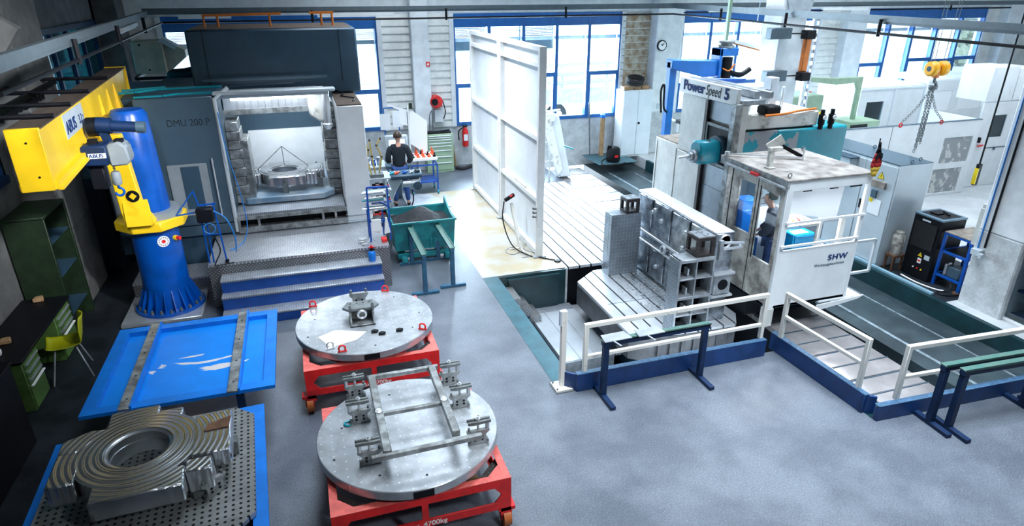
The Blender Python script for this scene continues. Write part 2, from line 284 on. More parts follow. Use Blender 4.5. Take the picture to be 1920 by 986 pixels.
# ---------------------------------------------------------------- mesh helpers
class B:
    def __init__(s): s.v = []; s.f = []; s.mi = []; s.cur = 0; s.tf = None; s.ch = []
    def add(s, vs, fs):
        n = len(s.v); s.ch.append((n, len(s.f)))
        for p in vs:
            p = Vector(p)
            if s.tf: p = s.tf @ p
            s.v.append(p)
        for q in fs: s.f.append([n + i for i in q]); s.mi.append(s.cur)
        return s
    def box(s, x0, x1, y0, y1, z0, z1):
        vs = [(x, y, z) for z in (z0, z1) for y in (y0, y1) for x in (x0, x1)]
        return s.add(vs, [(0, 2, 3, 1), (4, 5, 7, 6), (0, 1, 5, 4), (2, 6, 7, 3), (0, 4, 6, 2), (1, 3, 7, 5)])
    def prism(s, poly, a0, a1, axis='z'):
        n = len(poly)
        def P(u, w, a):
            return (u, w, a) if axis == 'z' else ((a, u, w) if axis == 'x' else (u, a, w))
        vs = [P(u, w, a0) for u, w in poly] + [P(u, w, a1) for u, w in poly]
        fs = [list(range(n))[::-1], list(range(n, 2 * n))] + [(i, (i + 1) % n, n + (i + 1) % n, n + i) for i in range(n)]
        return s.add(vs, fs)
    def bar(s, p, q, w, h=None, up=(0, 0, 1)):
        p = Vector(p); q = Vector(q); d = (q - p).normalized(); h = h or w
        u = Vector(up)
        if abs(d.dot(u)) > 0.98: u = Vector((0, 1, 0))
        a = d.cross(u).normalized(); b = a.cross(d).normalized()
        vs = [c + a * (i * w / 2) + b * (j * h / 2) for c in (p, q) for i, j in ((-1, -1), (1, -1), (1, 1), (-1, 1))]
        return s.add(vs, [(3, 2, 1, 0), (4, 5, 6, 7), (0, 1, 5, 4), (1, 2, 6, 5), (2, 3, 7, 6), (3, 0, 4, 7)])
    def cyl(s, p, q, r, n=16, r2=None, cap=True):
        p = Vector(p); q = Vector(q); d = (q - p).normalized(); r2 = r if r2 is None else r2
        u = Vector((0, 0, 1)) if abs(d.z) < 0.95 else Vector((1, 0, 0))
        a = d.cross(u).normalized(); b = d.cross(a).normalized()
        vs = [c + (a * math.cos(t) + b * math.sin(t)) * rr for c, rr in ((p, r), (q, r2)) for t in [2 * PI * i / n for i in range(n)]]
        fs = [(i, n + i, n + (i + 1) % n, (i + 1) % n) for i in range(n)]
        if cap: fs += [list(range(n)), list(range(n, 2 * n))[::-1]]
        return s.add(vs, fs)
    def tube(s, pts, r, n=8, closed=False):
        pts = [Vector(p) for p in pts]; k = len(pts); vs = []; prev = None
        for i, p in enumerate(pts):
            if closed: d = (pts[(i + 1) % k] - pts[i - 1]).normalized()
            else: d = (pts[min(i + 1, k - 1)] - pts[max(i - 1, 0)]).normalized()
            if prev is None:
                u = Vector((0, 0, 1)) if abs(d.z) < 0.9 else Vector((1, 0, 0)); a = d.cross(u).normalized()
            else: a = (prev - d * prev.dot(d)).normalized()
            prev = a; b = d.cross(a)
            vs += [p + (a * math.cos(2 * PI * j / n) + b * math.sin(2 * PI * j / n)) * r for j in range(n)]
        fs = []
        for i in range(k if closed else k - 1):
            o = i * n; o2 = ((i + 1) % k) * n
            fs += [(o + j, o + (j + 1) % n, o2 + (j + 1) % n, o2 + j) for j in range(n)]
        if not closed: fs += [list(range(n))[::-1], list(range((k - 1) * n, k * n))]
        return s.add(vs, fs)
    def lathe(s, c, prof, n=32, axis='z', a0=0.0, a1=2 * PI):
        c = Vector(c); k = len(prof); full = abs(a1 - a0 - 2 * PI) < 1e-6; vs = []
        cnt = n if full else n + 1
        for i in range(cnt):
            t = a0 + (a1 - a0) * i / n
            for r, z in prof:
                x, y = r * math.cos(t), r * math.sin(t)
                vs.append(c + (Vector((x, y, z)) if axis == 'z' else (Vector((z, x, y)) if axis == 'x' else Vector((y, z, x)))))
        fs = []
        for i in range(n):
            a = i * k; b = ((i + 1) % cnt) * k
            for j in range(k - 1):
                fs.append((a + j, b + j, b + j + 1, a + j + 1))
        return s.add(vs, fs)
    def build(s, name, mats, parent=None, bevel=0.0, label=None, smooth=True, subsurf=0):
        if not isinstance(mats, (list, tuple)): mats = [mats]
        org = Vector((0, 0, 0))
        if parent is not None and not parent.get('_local'):
            r = parent
            while r.parent is not None: r = r.parent
            org = r.location
        me = bpy.data.meshes.new(name)
        me.from_pydata([tuple(p - org) for p in s.v], [], s.f)
        me.polygons.foreach_set('material_index', s.mi)
        bm = bmesh.new(); bm.from_mesh(me)
        bmesh.ops.recalc_face_normals(bm, faces=bm.faces); bm.to_mesh(me); bm.free()
        if smooth:
            me.polygons.foreach_set('use_smooth', [True] * len(me.polygons)); me.set_sharp_from_angle(angle=math.radians(38))
        for m in mats: me.materials.append(m)
        o = bpy.data.objects.new(name, me); COL.objects.link(o)
        if parent is not None:
            o.parent = parent
            if parent.get('_local'): o['_local'] = 1
        if bevel:
            b = o.modifiers.new('edge', 'BEVEL'); b.width = bevel; b.segments = 1; b.limit_method = 'ANGLE'; b.angle_limit = 0.7
        if subsurf:
            b = o.modifiers.new('sub', 'SUBSURF'); b.levels = subsurf; b.render_levels = subsurf
        if label: o['label'] = label
        return o

def _pieces(s, per):
    out = []; ch = s.ch + [(len(s.v), len(s.f))]
    for i in range(0, len(s.ch), per):
        a = ch[i]; e = ch[min(i + per, len(s.ch))]; b = B(); b.v = s.v[a[0]:e[0]]
        b.f = [[k - a[0] for k in q] for q in s.f[a[1]:e[1]]]; b.mi = s.mi[a[1]:e[1]]; out.append(b)
    return out
def each(b, per, name, mats, parent, **k):
    """one object for every `per` shapes collected in b"""
    return [p.build(name, mats, parent, **k) for p in _pieces(b, per)]
def tag(o, label, cat, group=None, kind=None):
    o['label'] = label; o['category'] = cat
    if group: o['group'] = group
    if kind: o['kind'] = kind
    return o
def thing(name, label, cat, loc=(0, 0, 0), rz=None, group=None):
    """an Empty at the base; without rz its parts are given in world coordinates, with rz in its own"""
    o = bpy.data.objects.new(name, None); COL.objects.link(o); o.location = loc; o.empty_display_size = 0.1
    if rz is not None: o['_local'] = 1; o.rotation_euler = (0, 0, rz)
    return tag(o, label, cat, group)
def struct(name, b, m, **k):
    o = b.build(name, m, **k); o['kind'] = 'structure'; return o
def box(x0, x1, y0, y1, z0, z1): return B().box(x0, x1, y0, y1, z0, z1)
def dup(root, loc, rz=None, label=None, group=None):
    r = root.copy(); COL.objects.link(r); r.location = loc
    if rz is not None: r.rotation_euler = (0, 0, rz)
    if label: r['label'] = label
    if group: r['group'] = group
    for ch in list(root.children):
        c = ch.copy(); COL.objects.link(c); c.parent = r
        for g in list(ch.children):
            d = g.copy(); COL.objects.link(d); d.parent = c
    return r
def text(s, size, loc, rot, m, parent, name='lettering', extrude=0.001, bold=0.0, shear=0.0, align='LEFT', sx=1.0, space=1.0):
    c = bpy.data.curves.new(name, 'FONT'); c.body = s; c.size = size; c.extrude = extrude; c.offset = bold * .35
    c.shear = shear; c.align_x = align; c.space_character = space; c.materials.append(m)
    o = bpy.data.objects.new(name, c); COL.objects.link(o)
    me = bpy.data.meshes.new_from_object(o); bpy.data.objects.remove(o); me.name = name
    o = bpy.data.objects.new(name, me); COL.objects.link(o)
    if not me.materials: me.materials.append(m)
    if bold:
        b2 = bmesh.new()
        for dx in (-bold, 0, bold):
            me2 = me.copy(); me2.transform(Matrix.Translation((dx, 0, dx * .02))); b2.from_mesh(me2); bpy.data.meshes.remove(me2)
        b2.to_mesh(me); b2.free()
    r = parent
    while r is not None and r.parent is not None: r = r.parent
    o.parent = parent
    o.location = Vector(loc) - (r.location if (r is not None and not parent.get('_local')) else Vector((0, 0, 0)))
    o.rotation_euler = rot; o.scale = (sx, 1, 1)
    return o
FY = (HP, 0, 0)            # lettering that faces -Y
FX = (HP, 0, -HP)          # lettering that faces -X
def arc(c, r, a0, a1, n, plane='xy'):
    out = []
    for i in range(n + 1):
        t = a0 + (a1 - a0) * i / n; u, v = r * math.cos(t), r * math.sin(t)
        out.append((c[0] + u, c[1] + v, c[2]) if plane == 'xy' else ((c[0] + u, c[1], c[2] + v) if plane == 'xz' else (c[0], c[1] + u, c[2] + v)))
    return out
def smooth_path(pts, n=6):
    pts = [Vector(p) for p in pts]; out = []
    for i in range(len(pts) - 1):
        p0 = pts[max(i - 1, 0)]; p1 = pts[i]; p2 = pts[i + 1]; p3 = pts[min(i + 2, len(pts) - 1)]
        for j in range(n):
            t = j / n
            out.append(0.5 * ((2 * p1) + (p2 - p0) * t + (2 * p0 - 5 * p1 + 4 * p2 - p3) * t * t + (3 * p1 - p0 - 3 * p2 + p3) * t ** 3))
    out.append(pts[-1]); return out

# ================================================================ the hall itself
YB = 17.66
# floors (the sunken parts are left open)
struct('floor_left', B().box(-5, -2.62, 4.2, YB + .3, -.2, 0), M['floor_oil_shade'], smooth=False)  # the left corner's shade is put into this dark floor colour
struct('floor', B().box(-2.62, 2.65, -3, YB + .3, -.2, 0).box(-5, -2.62, -3, 4.2, -.2, 0).box(2.65, 12.0, -3, 4.64, -.2, 0).box(2.65, 5.98, 4.64, 6.28, -.2, 0), M['floor'], smooth=False)
struct('floor_pale', B().box(2.65, 4.25, 9.9, 15.2, -.2, 0.002).box(2.1, 2.65, 12.3, 14.6, -.2, 0.003), M['floor_pale'], smooth=False)
struct('floor_rear', B().box(2.65, 6.35, 15.2, YB + .3, -.2, 0), M['floor'], smooth=False)
struct('trim_1', box(2.65, 2.92, 6.28, 9.9, -1.15, 0.004), M['floor_green'], smooth=False)
struct('floor_pit', B().box(2.92, 6.35, 6.28, 9.9, -1.2, -1.0), M['pit_dark'], smooth=False)
struct('floor_ditch', B().box(6.3, 8.3, 4.6, YB + .3, -1.2, -1.0), M['pit_dark'], smooth=False)
struct('wall_pit', B().box(2.92, 4.2, 9.84, 9.9, -1.0, -.005).box(5.98, 6.3, 4.64, 6.34, -1.0, -.001), M['pit_teal'], smooth=False)
struct('wall_ditch', B().box(8.2, 8.3, 4.62, YB, -1.0, -.30), M['pit_teal'], smooth=False)
struct('floor_channel', B().box(8.25, 9.5, 4.62, YB + .2, -.5, -.3), M['channel'], smooth=False)
struct('floor_east', B().box(9.5, 26, 5.0, YB + .3, -.5, 0).box(9.1, 12, 4.6, 5.0, -.5, 0), M['floor_rear'], smooth=False)
struct('trim_2', B().box(9.46, 9.55, 5.0, YB - 1.2, -.32, 0.006), M['pit_teal'], smooth=False)
struct('floor_east_oily', B().box(9.56, 11.3, 6.7, 8.35, 0, .004), M['floor_oil_shade'], smooth=False)
# back wall: concrete parapet, boarded piers, blue windows
WZ0, WZ1 = 1.12, 4.06
wins = [(-2.9, 2.04), (4.05, 8.98), (11.0, 15.9), (17.8, 23.0)]
struct('wall_north', B().box(-5, 26, YB, YB + .25, -.3, WZ0), M['concrete'], smooth=False)
piers = [(-5, -2.9), (2.04, 4.05), (8.98, 11.0), (15.9, 17.8), (23.0, 26)]
def boards(x0, x1, z0=WZ0, z1=WZ1, y=YB, pitch=0.19, d=0.035):
    b = B(); z = z0
    while z < z1 - 0.01:
        t = min(z + pitch, z1)
        b.prism([(y + .25, z), (y - d, z), (y - d, z + 0.02), (y, t), (y + .25, t)], x0, x1, 'x'); z = t
    return b
for i, (a, b_) in enumerate(piers):
    struct('wall_north_pier', boards(a, b_), M['cladding'], smooth=False)
for k_, xs_ in enumerate([w[0] for w in wins] + [w[1] for w in wins]):
    xo = -.12 if k_ < 4 else .0
    struct('trim_%d' % (10 + k_), B().box(xs_ + xo, xs_ + xo + .12, YB - .07, YB + .02, WZ0, WZ1), M['concrete_pale'], smooth=False)
struct('trim_3', boards(9.02, 9.9, 1.9, 4.0, YB - .02, 0.19, 0.05), M['cladding_worn'], smooth=False)
struct('wall_north_upper', B().box(-5, 26, YB, YB + .25, WZ1, 7.6), M['concrete_pale'], smooth=False)
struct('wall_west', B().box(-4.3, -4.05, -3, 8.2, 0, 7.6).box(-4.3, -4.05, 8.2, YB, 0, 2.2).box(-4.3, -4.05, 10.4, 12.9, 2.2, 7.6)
       .box(-4.3, -4.05, 16.7, YB, 2.2, 7.6).box(-4.3, -4.05, 8.2, YB, 4.05, 7.6), M['concrete_shaded'], smooth=False)
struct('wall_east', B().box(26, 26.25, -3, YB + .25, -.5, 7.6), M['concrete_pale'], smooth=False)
struct('wall_south', B().box(-5, 26, -3.25, -3, -.5, 7.6), M['concrete_shaded'], smooth=False)
struct('ceiling', B().box(-5, 26.2, -3.2, YB + .2, 7.5, 7.7), M['ceiling'], smooth=False)
struct('floor_gallery', B().box(-5, 26.0, -3, -0.9, 2.9, 3.1), M['concrete'], smooth=False)

def window(n, x0, x1, transoms):
    f = B(); k = len(transoms); w = (x1 - x0) / k
    f.box(x0, x1, YB - .02, YB + .12, WZ1 - .34, WZ1)           # deep blue head band
    f.box(x0, x1, YB - .02, YB + .12, WZ0, WZ0 + .10)
    for i in range(k + 1):
        c = x0 + i * w; f.box(c - .045, c + .045, YB - .03, YB + .12, WZ0, WZ1 - .02)
    for i, t in enumerate(transoms):
        if t:
            f.box(x0 + i * w, x0 + (i + 1) * w, YB - .025, YB + .12, t, t + .11)
            f.box(x0 + i * w + .045, x0 + i * w + .09, YB - .035, YB + .1, WZ0 + .1, t); f.box(x0 + (i + 1) * w - .09, x0 + (i + 1) * w - .045, YB - .035, YB + .1, WZ0 + .1, t)
    o = struct('window_%d' % n, f, M['frame_blue'], smooth=False)
    g = box(x0 + .04, x1 - .04, YB + .05, YB + .056, WZ0 + .05, WZ1 - .3).build('window_pane', M['glass'], o, smooth=False)
    b = B()
    for i in range(k):                                             # gathered outside blinds
        for j in range(7):
            z = WZ1 - .37 - j * .035
            b.box(x0 + i * w + .06, x0 + (i + 1) * w - .06, YB + .16, YB + .22, z - .012, z)
        b.box(x0 + i * w + .06, x0 + (i + 1) * w - .06, YB + .15, YB + .2, WZ1 - .72, WZ1 - .62)
    b.build('window_blind', M['alu'], o, smooth=False)
    return o
window(1, *wins[0], (0, 2.1, 0, 2.1, 2.1))
window(2, *wins[1], (2.15, 0, 2.35, 0, 2.35))
window(3, *wins[2], (1.9, 0, 1.9, 0, 2.1))
window(4, *wins[3], (2.25, 0, 2.35, 2.3, 2.35))
def west_window(n, y0, y1, k):
    f = B(); w = (y1 - y0) / k
    f.box(-4.12, -4.0, y0, y1, 2.2, 2.3); f.box(-4.12, -4.0, y0, y1, 3.95, 4.05)
    for i in range(k + 1): f.box(-4.12, -4.05, y0 + i * w - .04, y0 + i * w + .04, 2.2, 4.05)
    o = struct('window_%d' % n, f, M['blue_dark'], smooth=False)
    box(-4.09, -4.085, y0, y1, 2.25, 4.0).build('window_pane', M['glass_dimmed'], o, smooth=False)
west_window(5, 12.9, 16.7, 4)
west_window(6, 8.2, 10.4, 3)
# concrete columns
def column(x0, x1, y0, y1, z0=0, paint=1.25, low='concrete', hi='concrete_pale', name='concrete_column'):
    b = B().box(x0, x1, y0, y1, z0, paint); b.cur = 1; b.box(x0, x1, y0, y1, paint, 7.5)
    return struct(name, b, [M[low], M[hi]], bevel=0.02, smooth=False)
column(2.87, 3.33, YB - .32, YB + .02)
column(9.9, 10.72, YB - .45, YB + .02)
column(16.75, 17.5, YB - .4, YB + .02)
column(23.6, 24.4, YB - .4, YB + .02)
column(9.78, 10.42, 11.9, 12.5)
column(9.78, 10.38, 5.98, 6.68, -.3)
for a_ in ((-4.1, -3.6, 16.9, YB), (-4.1, -3.62, 10.7, 12.0), (-4.1, -3.99, 7.0, 7.7)): column(*a_, low='concrete_shaded', hi='concrete_shaded')
for x, y in ((-3.85, 12.6),):
    struct('trim_4', B().cyl((x, y, 0), (x, y, 4.2), .035, 10), M['alu'])
# outdoors seen through the panes
struct('ground', box(-25, 60, YB + .3, 70, -.4, -.1), mat('yard_paving', (0.55, 0.57, 0.58), 0.9, var=0.1), smooth=False)
bl = thing('building', 'pale boarded building across the yard, seen through the rear windows', 'building', (6, 36, 0))
boards(-24, 16, 0, 9, 36, 0.5, 0.06).build('wall', mat('pale_render', (0.62, 0.66, 0.70), 0.9), bl, smooth=False)
bb = B()
for i in range(9): bb.box(-20 + i * 4, -18 + i * 4, 35.85, 35.93, 1.5, 3.2)
bb.build('window', M['glass_grey'], bl, smooth=False)
bk = B(); rr = random.Random(3)
tl = thing('trailer', 'flatbed trailer with twin wheels parked outside the middle rear window', 'trailer', (8.5, 23, 0))
B().box(6.2, 11.5, 22.2, 24.2, .75, .95).box(6.2, 11.5, 22.2, 22.3, .95, 1.3).build('bed', M['alu'], tl, smooth=False)
for x in (7.9, 8.9):
    w = B().lathe((x, 22.3, .35), [(.16, -.1), (.38, -.1), (.42, 0), (.38, .1), (.16, .1)], 24, 'y').build('wheel', M['rubber'], tl)
    B().cyl((x, 22.18, .35), (x, 22.42, .35), .2, 20).build('rim', M['white'], w)
fn = thing('yard_rack', 'steel storage rack of beams standing in the yard outside', 'rack', (11.2, 25, 0))
b = B()
for x in (10.2, 11.2, 12.2): b.bar((x, 25, -.1), (x, 25, 2.2), .08)
b.build('frame', M['lightgrey'], fn)
b = B()
for i in range(4): b.bar((9.6, 24.8 + i * .1, 1.1 + .35 * (i % 3)), (12.8, 24.8 + i * .1, 1.15 + .35 * (i % 3)), .12)
b.build('beam', M['beige'], fn)
# hedge bank beyond the far window
b = B(); rr = random.Random(5)
for i in range(500):
    x = rr.uniform(33, 47); z = rr.uniform(0, 5); y = 33 + z * .6 + rr.uniform(-.4, .4); r = rr.uniform(.2, .5)
    b.lathe((x, y, z), [(0.01, -r), (r, -r * .3), (r * .8, r * .5), (0.01, r)], 6)
o = b.build('hedge', mat('hedge_leaves', (0.42, 0.46, 0.34), 0.9, var=0.35, vscale=3), None); tag(o, 'green hedge bank beyond the yard behind the farthest rear window', 'hedge', kind='stuff')

# ================================================================ slewing jib crane
cr = thing('jib_crane', 'yellow jib arm on a thick blue pillar crane beside the big milling machine', 'crane', (-2.36, 10.35, 0.06))
cx, cy = -2.36, 10.35
b = B().lathe((cx, cy, 0), [(.0, .06), (.50, .06), (.50, .10), (.355, .11), (.33, .5), (.325, 1.45), (.0, 1.46)], 40)
b.build('pillar', M['blue'], cr)
b = B().lathe((cx, cy, 0), [(.0, 1.46), (.29, 1.46), (.27, 2.2), (.245, 3.05), (.20, 3.12), (.0, 3.13)], 36); b.build('mast', M['blue'], cr)
b = B()
for i in range(20):
    t = 2 * PI * i / 20; c, s_ = math.cos(t), math.sin(t)
    b.tf = Matrix.Translation((cx, cy, 0)) @ Matrix.Rotation(t, 4, 'Z')
    b.prism([(.32, .10), (.47, .10), (.345, .42), (.32, .42)], -.008, .008, 'y')
b.tf = None; each(b, 1, 'gusset', M['blue'], cr)
b = B()
for i in range(20):
    t = 2 * PI * (i + .5) / 20; x, y = cx + .445 * math.cos(t), cy + .445 * math.sin(t)
    b.cyl((x, y, .10), (x, y, .135), .026, 6); b.cyl((x, y, .135), (x, y, .16), .014, 8)
each(b, 2, 'anchor_bolt', M['steel_dark'], cr)
B().prism([(cx + .50 * math.cos(t), cy + .50 * math.sin(t)) for t in [PI / 8 + PI / 4 * i for i in range(8)]], 1.42, 1.56).build('bearing_ring', M['yellow'], cr, bevel=.012)
B().cyl((cx + .06, cy, 1.56), (cx + .06, cy, 1.66), .37, 24).build('ring_cap', M['grey_soft'], cr)
# cranked bracket from the ring to the arm
b = B().prism([(-2.60, 1.56), (-2.22, 1.56), (-2.22, 1.62), (-2.33, 1.80), (-2.40, 2.86), (-2.66, 2.86), (-2.62, 1.8), (-2.60, 1.62)], 9.86, 10.02, 'y')
b.prism([(9.86, 1.56), (9.86, 1.95), (9.80, 1.56)], -2.58, -2.24, 'x'); b.build('bracket', M['yellow'], cr, bevel=.01)
b = B().cyl((-2.42, 9.855, 2.0), (-2.42, 9.85, 2.0), .085, 24); b.cur = 1
b.prism([(-2.47, 2.0), (-2.42, 2.05), (-2.37, 2.0), (-2.42, 1.95)], 9.843, 9.85, 'y')
b.build('round_sticker', [M['black'], M['yellow']], cr)
box(-2.44, -2.38, 9.85, 9.856, 1.66, 1.71).build('label_plate', M['lightgrey'], cr)
# arm: a box girder hanging past the pillar
ax = Vector((-2.57 - (-2.93), 7.58 - 13.22, 0)).normalized()      # towards the viewer
def P(t, side, z):                                                 # t along arm from the near end, side 0 = right web, 1 = left web
    p0 = Vector((-2.53, 7.52, 0)); d = -ax; n = Vector((-d.y, d.x, 0)); n = n if n.x < 0 else -n
    q = p0 + d * t + n * side; return (q.x, q.y, z)
L = 5.6; W = .26
b = B()
b.add([P(0, 0, 2.86), P(L, 0, 2.86), P(L, 0, 3.40), P(0, 0, 3.40), P(0, W, 2.86), P(L, W, 2.86), P(L, W, 3.40), P(0, W, 3.40)],
      [(0, 1, 2, 3), (4, 7, 6, 5), (1, 5, 6, 2), (0, 3, 7, 4), (0, 4, 5, 1)])
b.cur = 1; b.add([P(0, -.02, 3.40), P(L, -.02, 3.40), P(L, W + .02, 3.40), P(0, W + .02, 3.40), P(0, -.02, 3.415), P(L, -.02, 3.415), P(L, W + .02, 3.415), P(0, W + .02, 3.415)],
      [(0, 1, 2, 3), (4, 5, 6, 7), (0, 1, 5, 4), (1, 2, 6, 5), (2, 3, 7, 6), (3, 0, 4, 7)])
b.build('arm', [M['yellow'], M['brown_top']], cr)
def slab(t0, t1, s0, s1, z0, z1):
    return [P(t0, s0, z0), P(t1, s0, z0), P(t1, s1, z0), P(t0, s1, z0), P(t0, s0, z1), P(t1, s0, z1), P(t1, s1, z1), P(t0, s1, z1)], [(0, 1, 2, 3), (4, 5, 6, 7), (0, 1, 5, 4), (1, 2, 6, 5), (2, 3, 7, 6), (3, 0, 4, 7)]
B().add(*slab(-.03, L + .02, -.05, W + .03, 2.79, 2.86)).add(*slab(0, L, -.075, -.02, 2.77, 2.80)).build('runway_flange', M['yellow'], cr)
B().add(*slab(-.05, 0, -.015, W + .02, 2.78, 3.42)).build('end_plate', M['yellow'], cr, bevel=.006)
B().add(*slab(L, L + .03, -.03, W + .03, 2.8, 3.43)).build('end_plate', M['yellow'], cr)
b = B()
for z, s in ((2.93, .09), (3.28, .12)):
    p = P(-.052, s, z); b.cyl(p, (p[0], p[1] - .004, p[2]), .011, 10)
each(b, 1, 'bolt_hole', M['black'], cr)
b = B()
for t in (3.0, 3.6, 4.2): b.add([P(t, 0, 2.86), P(t + .22, 0, 2.86), P(t + .11, 0, 3.30), P(t, -.07, 2.86), P(t + .22, -.07, 2.86), P(t + .11, -.012, 3.30)], [(0, 1, 2), (3, 5, 4), (0, 3, 4, 1), (1, 4, 5, 2), (2, 5, 3, 0)])
each(b, 1, 'stiffener', M['yellow'], cr)
# maker's plate on the web
o = B().add(*slab(.95, 1.95, -.006, 0, 3.10, 3.37)).build('name_plate', M['lightgrey'], cr)
ang = math.atan2(-ax.y, -ax.x)
q = P(.99, -.012, 3.15); text('ABUS', .20, q, (HP, 0, ang), M['text_blue'], o, bold=.003, sx=1.0)
q = P(1.63, -.012, 3.16); text('3,2 t', .15, q, (HP, 0, ang), M['text_blue'], o)
b = B()
for t in (.55, 1.35, 2.45, 3.9):                                      # cable rods laid across the arm
    p = Vector(P(t, W / 2, 3.44)); p2 = p + Vector((-1.35, -.05, .02)); b.cyl(p + Vector((.16, 0, 0)), p2, .026, 8); b.cyl(p2, p2 + Vector((-.02, 0, 0)), .034, 8)
each(b, 2, 'hanger_rod', M['black'], cr)
b = B()
for s, t0 in ((.66, -.9), (1.08, -1.4)): b.bar(P(t0, s, 3.40), P(3.9, s, 3.42), .04, .07)
each(b, 1, 'current_rail', M['black'], cr)
b = B()
for i in range(12):
    t = 1.6 + i * .19; x, y, z = P(t, .85, 3.36); b.cyl((x, y, z), (x, y, z - .12), .012, 6); b.box(x - .05, x + .05, y - .03, y + .03, z - .16, z - .10)
each(b, 2, 'cable_trolley', M['black'], cr)
# travelling motor
b = B().cyl((-2.50, 9.33, 3.10), (-2.34, 9.33, 3.08), .10, 20); b.cyl((-2.34, 9.33, 3.08), (-2.06, 9.33, 3.05), .068, 20); b.cur = 1; b.cyl((-2.06, 9.33, 3.05), (-1.96, 9.33, 3.04), .075, 20)
b.cur = 0; b.prism([(-2.52, 3.16), (-2.43, 3.18), (-2.36, 2.84), (-2.44, 2.80)], 9.28, 9.36, 'y'); b.cyl((-2.42, 9.3, 2.84), (-2.30, 9.3, 2.83), .035, 12)
b.build('travel_motor', [M['blue_dark'], M['grey']], cr)
B().cyl((-2.60, 9.33, 3.08), (-2.50, 9.33, 3.08), .12, 20).build('travel_wheel', M['black'], cr)
# load plate dial on the pillar
d = Vector((.45, -.89, 0)).normalized(); c0 = Vector((cx, cy, 1.22))
b = B().cyl(c0 + d * .32, c0 + d * .335, .085, 28); b.cur = 1; b.cyl(c0 + d * .335, c0 + d * .340, .028, 16)
b.cur = 2
for i in range(14):
    t = 2 * PI * i / 14; side = Vector((-d.y, d.x, 0)); p = c0 + d * .3352 + side * (.062 * math.cos(t)) + Vector((0, 0, .062 * math.sin(t))); b.cyl(p, p + d * .003, .008, 6)
b.build('load_dial', [M['sheet_white'], M['red'], M['grey']], cr)
d = Vector((.86, -.5, 0)).normalized()
b = B().cyl(c0 + d * .31, c0 + d * .37, .04, 14); b.cur = 1; b.cyl(c0 + d * .37, c0 + d * .42, .03, 14); b.build('emergency_stop', [M['sign_yellow'], M['red']], cr)
# concrete plinth under the pillar
tag(B().box(-2.98, -1.86, 9.78, 10.98, 0, .06).build('crane_plinth', M['alu'], bevel=.01), 'pale steel base plate bolted to the floor under the blue crane pillar', 'base plate')
# chain hoist hanging from the arm
h = thing('chain_hoist', 'blue and grey electric chain hoist hanging under the yellow jib arm', 'hoist', (-2.45, 9.0, 2.3))
b = B().prism([(-2.66, 2.68), (-2.34, 2.68), (-2.34, 2.93), (-2.60, 2.93), (-2.66, 2.88)], 8.86, 9.16, 'y'); b.build('hoist_body', M['blue_dark'], h, bevel=.02)
B().prism([(-2.34, 2.66), (-2.14, 2.67), (-2.11, 2.74), (-2.13, 2.90), (-2.20, 2.96), (-2.34, 2.93)], 8.87, 9.15, 'y').build('end_cover', M['grey_soft'], h, bevel=.02)
B().box(-2.26, -2.17, 8.94, 9.06, 2.93, 2.975).build('cover_vent', M['black'], h)
pl = box(-2.545, -2.355, 8.852, 8.86, 2.78, 2.84).build('name_plate', M['sheet_white'], h)
text('ABUS', .065, (-2.54, 8.85, 2.79), FY, M['text_blue'], pl, bold=.002, sx=1.0)
B().bar((-2.50, 9.0, 2.93), (-2.50, 9.0, 2.99), .10, .06).build('trolley_hanger', M['black'], h)
b = B()
for i in range(5): b.lathe((-2.34, 9.0, 2.64 - i * .028), [(.012, -.01), (.018, 0), (.012, .01)], 8)
b.build('load_chain', M['steel_dark'], h)
B().lathe((-2.34, 9.0, 0), [(.0, 2.57), (.045, 2.57), (.055, 2.53), (.055, 2.42), (.04, 2.40), (0, 2.40)], 20).build('hook_block', M['grey_soft'], h)
hk = B().tube([(-2.34, 9, 2.41), (-2.34, 9, 2.36)] + arc((-2.34, 9, 2.31), .05, HP * .9, -PI * .95, 12, 'xz'), .016, 10).build('hook', M['blue'], h)
B().box(-2.62, -2.44, 8.95, 9.1, 2.36, 2.68).build('chain_box', M['black'], h, bevel=.02)

# ================================================================ five-axis machine with steps
mm = thing('milling_machine', 'large dark grey portal milling machine with open lit work area above the blue steps', 'milling machine', (-.9, 12.5, 0))
b = B().box(-2.50, -1.36, 11.4, 11.50, .98, 3.10).build('front_door', M['grey'], mm, bevel=.012)
text('DMU 200 P', .155, (-2.09, 11.395, 2.655), FY, M['text_dark'], b, sx=.86)
w = B().box(-2.22, -1.62, 11.375, 11.40, 1.16, 2.04).build('door_window_frame', M['grey_soft'], mm, bevel=.01)
box(-2.02, -1.74, 11.37, 11.376, 1.28, 2.0).build('window_glass', M['grey_dark'], w)
B().tube([(-1.52, 11.34, 1.15), (-1.52, 11.34, 2.12)], .014, 10).box(-1.53, -1.51, 11.34, 11.41, 1.2, 1.23).box(-1.53, -1.51, 11.34, 11.41, 2.04, 2.07).build('door_handle', M['steel_bright'], mm)
B().box(-2.50, -1.36, 11.42, 11.50, .78, .96).build('door_skirt', M['grey'], mm, bevel=.01)
B().tube([(-1.33, 11.41, .8), (-1.33, 11.41, 3.05), (-1.12, 11.55, 3.2)], .035, 10).build('edge_tube', M['lightgrey'], mm)
B().box(-3.30, -2.52, 12.0, 14.4, .35, 3.02).build('side_cabinet', M['grey_dark'], mm, bevel=.02)
b = B().box(-3.26, -3.02, 11.97, 12.0, .9, 2.2).box(-2.92, -2.60, 11.97, 12.0, .55, 2.2); each(b, 1, 'side_panel', M['grey_soft'], mm, bevel=.008)
B().tube([(-2.82, 11.95, .9), (-2.82, 11.95, 2.1)], .012, 8).build('grab_rail', M['steel_bright'], mm)
B().box(-2.50, -1.40, 11.5, 14.4, .05, 3.06).build('body', M['grey_dark'], mm)
b = B().box(-2.5, -1.36, 11.45, 12.9, 3.06, 3.10).build('roof_plate', M['grey_dark'], mm)
b = B()
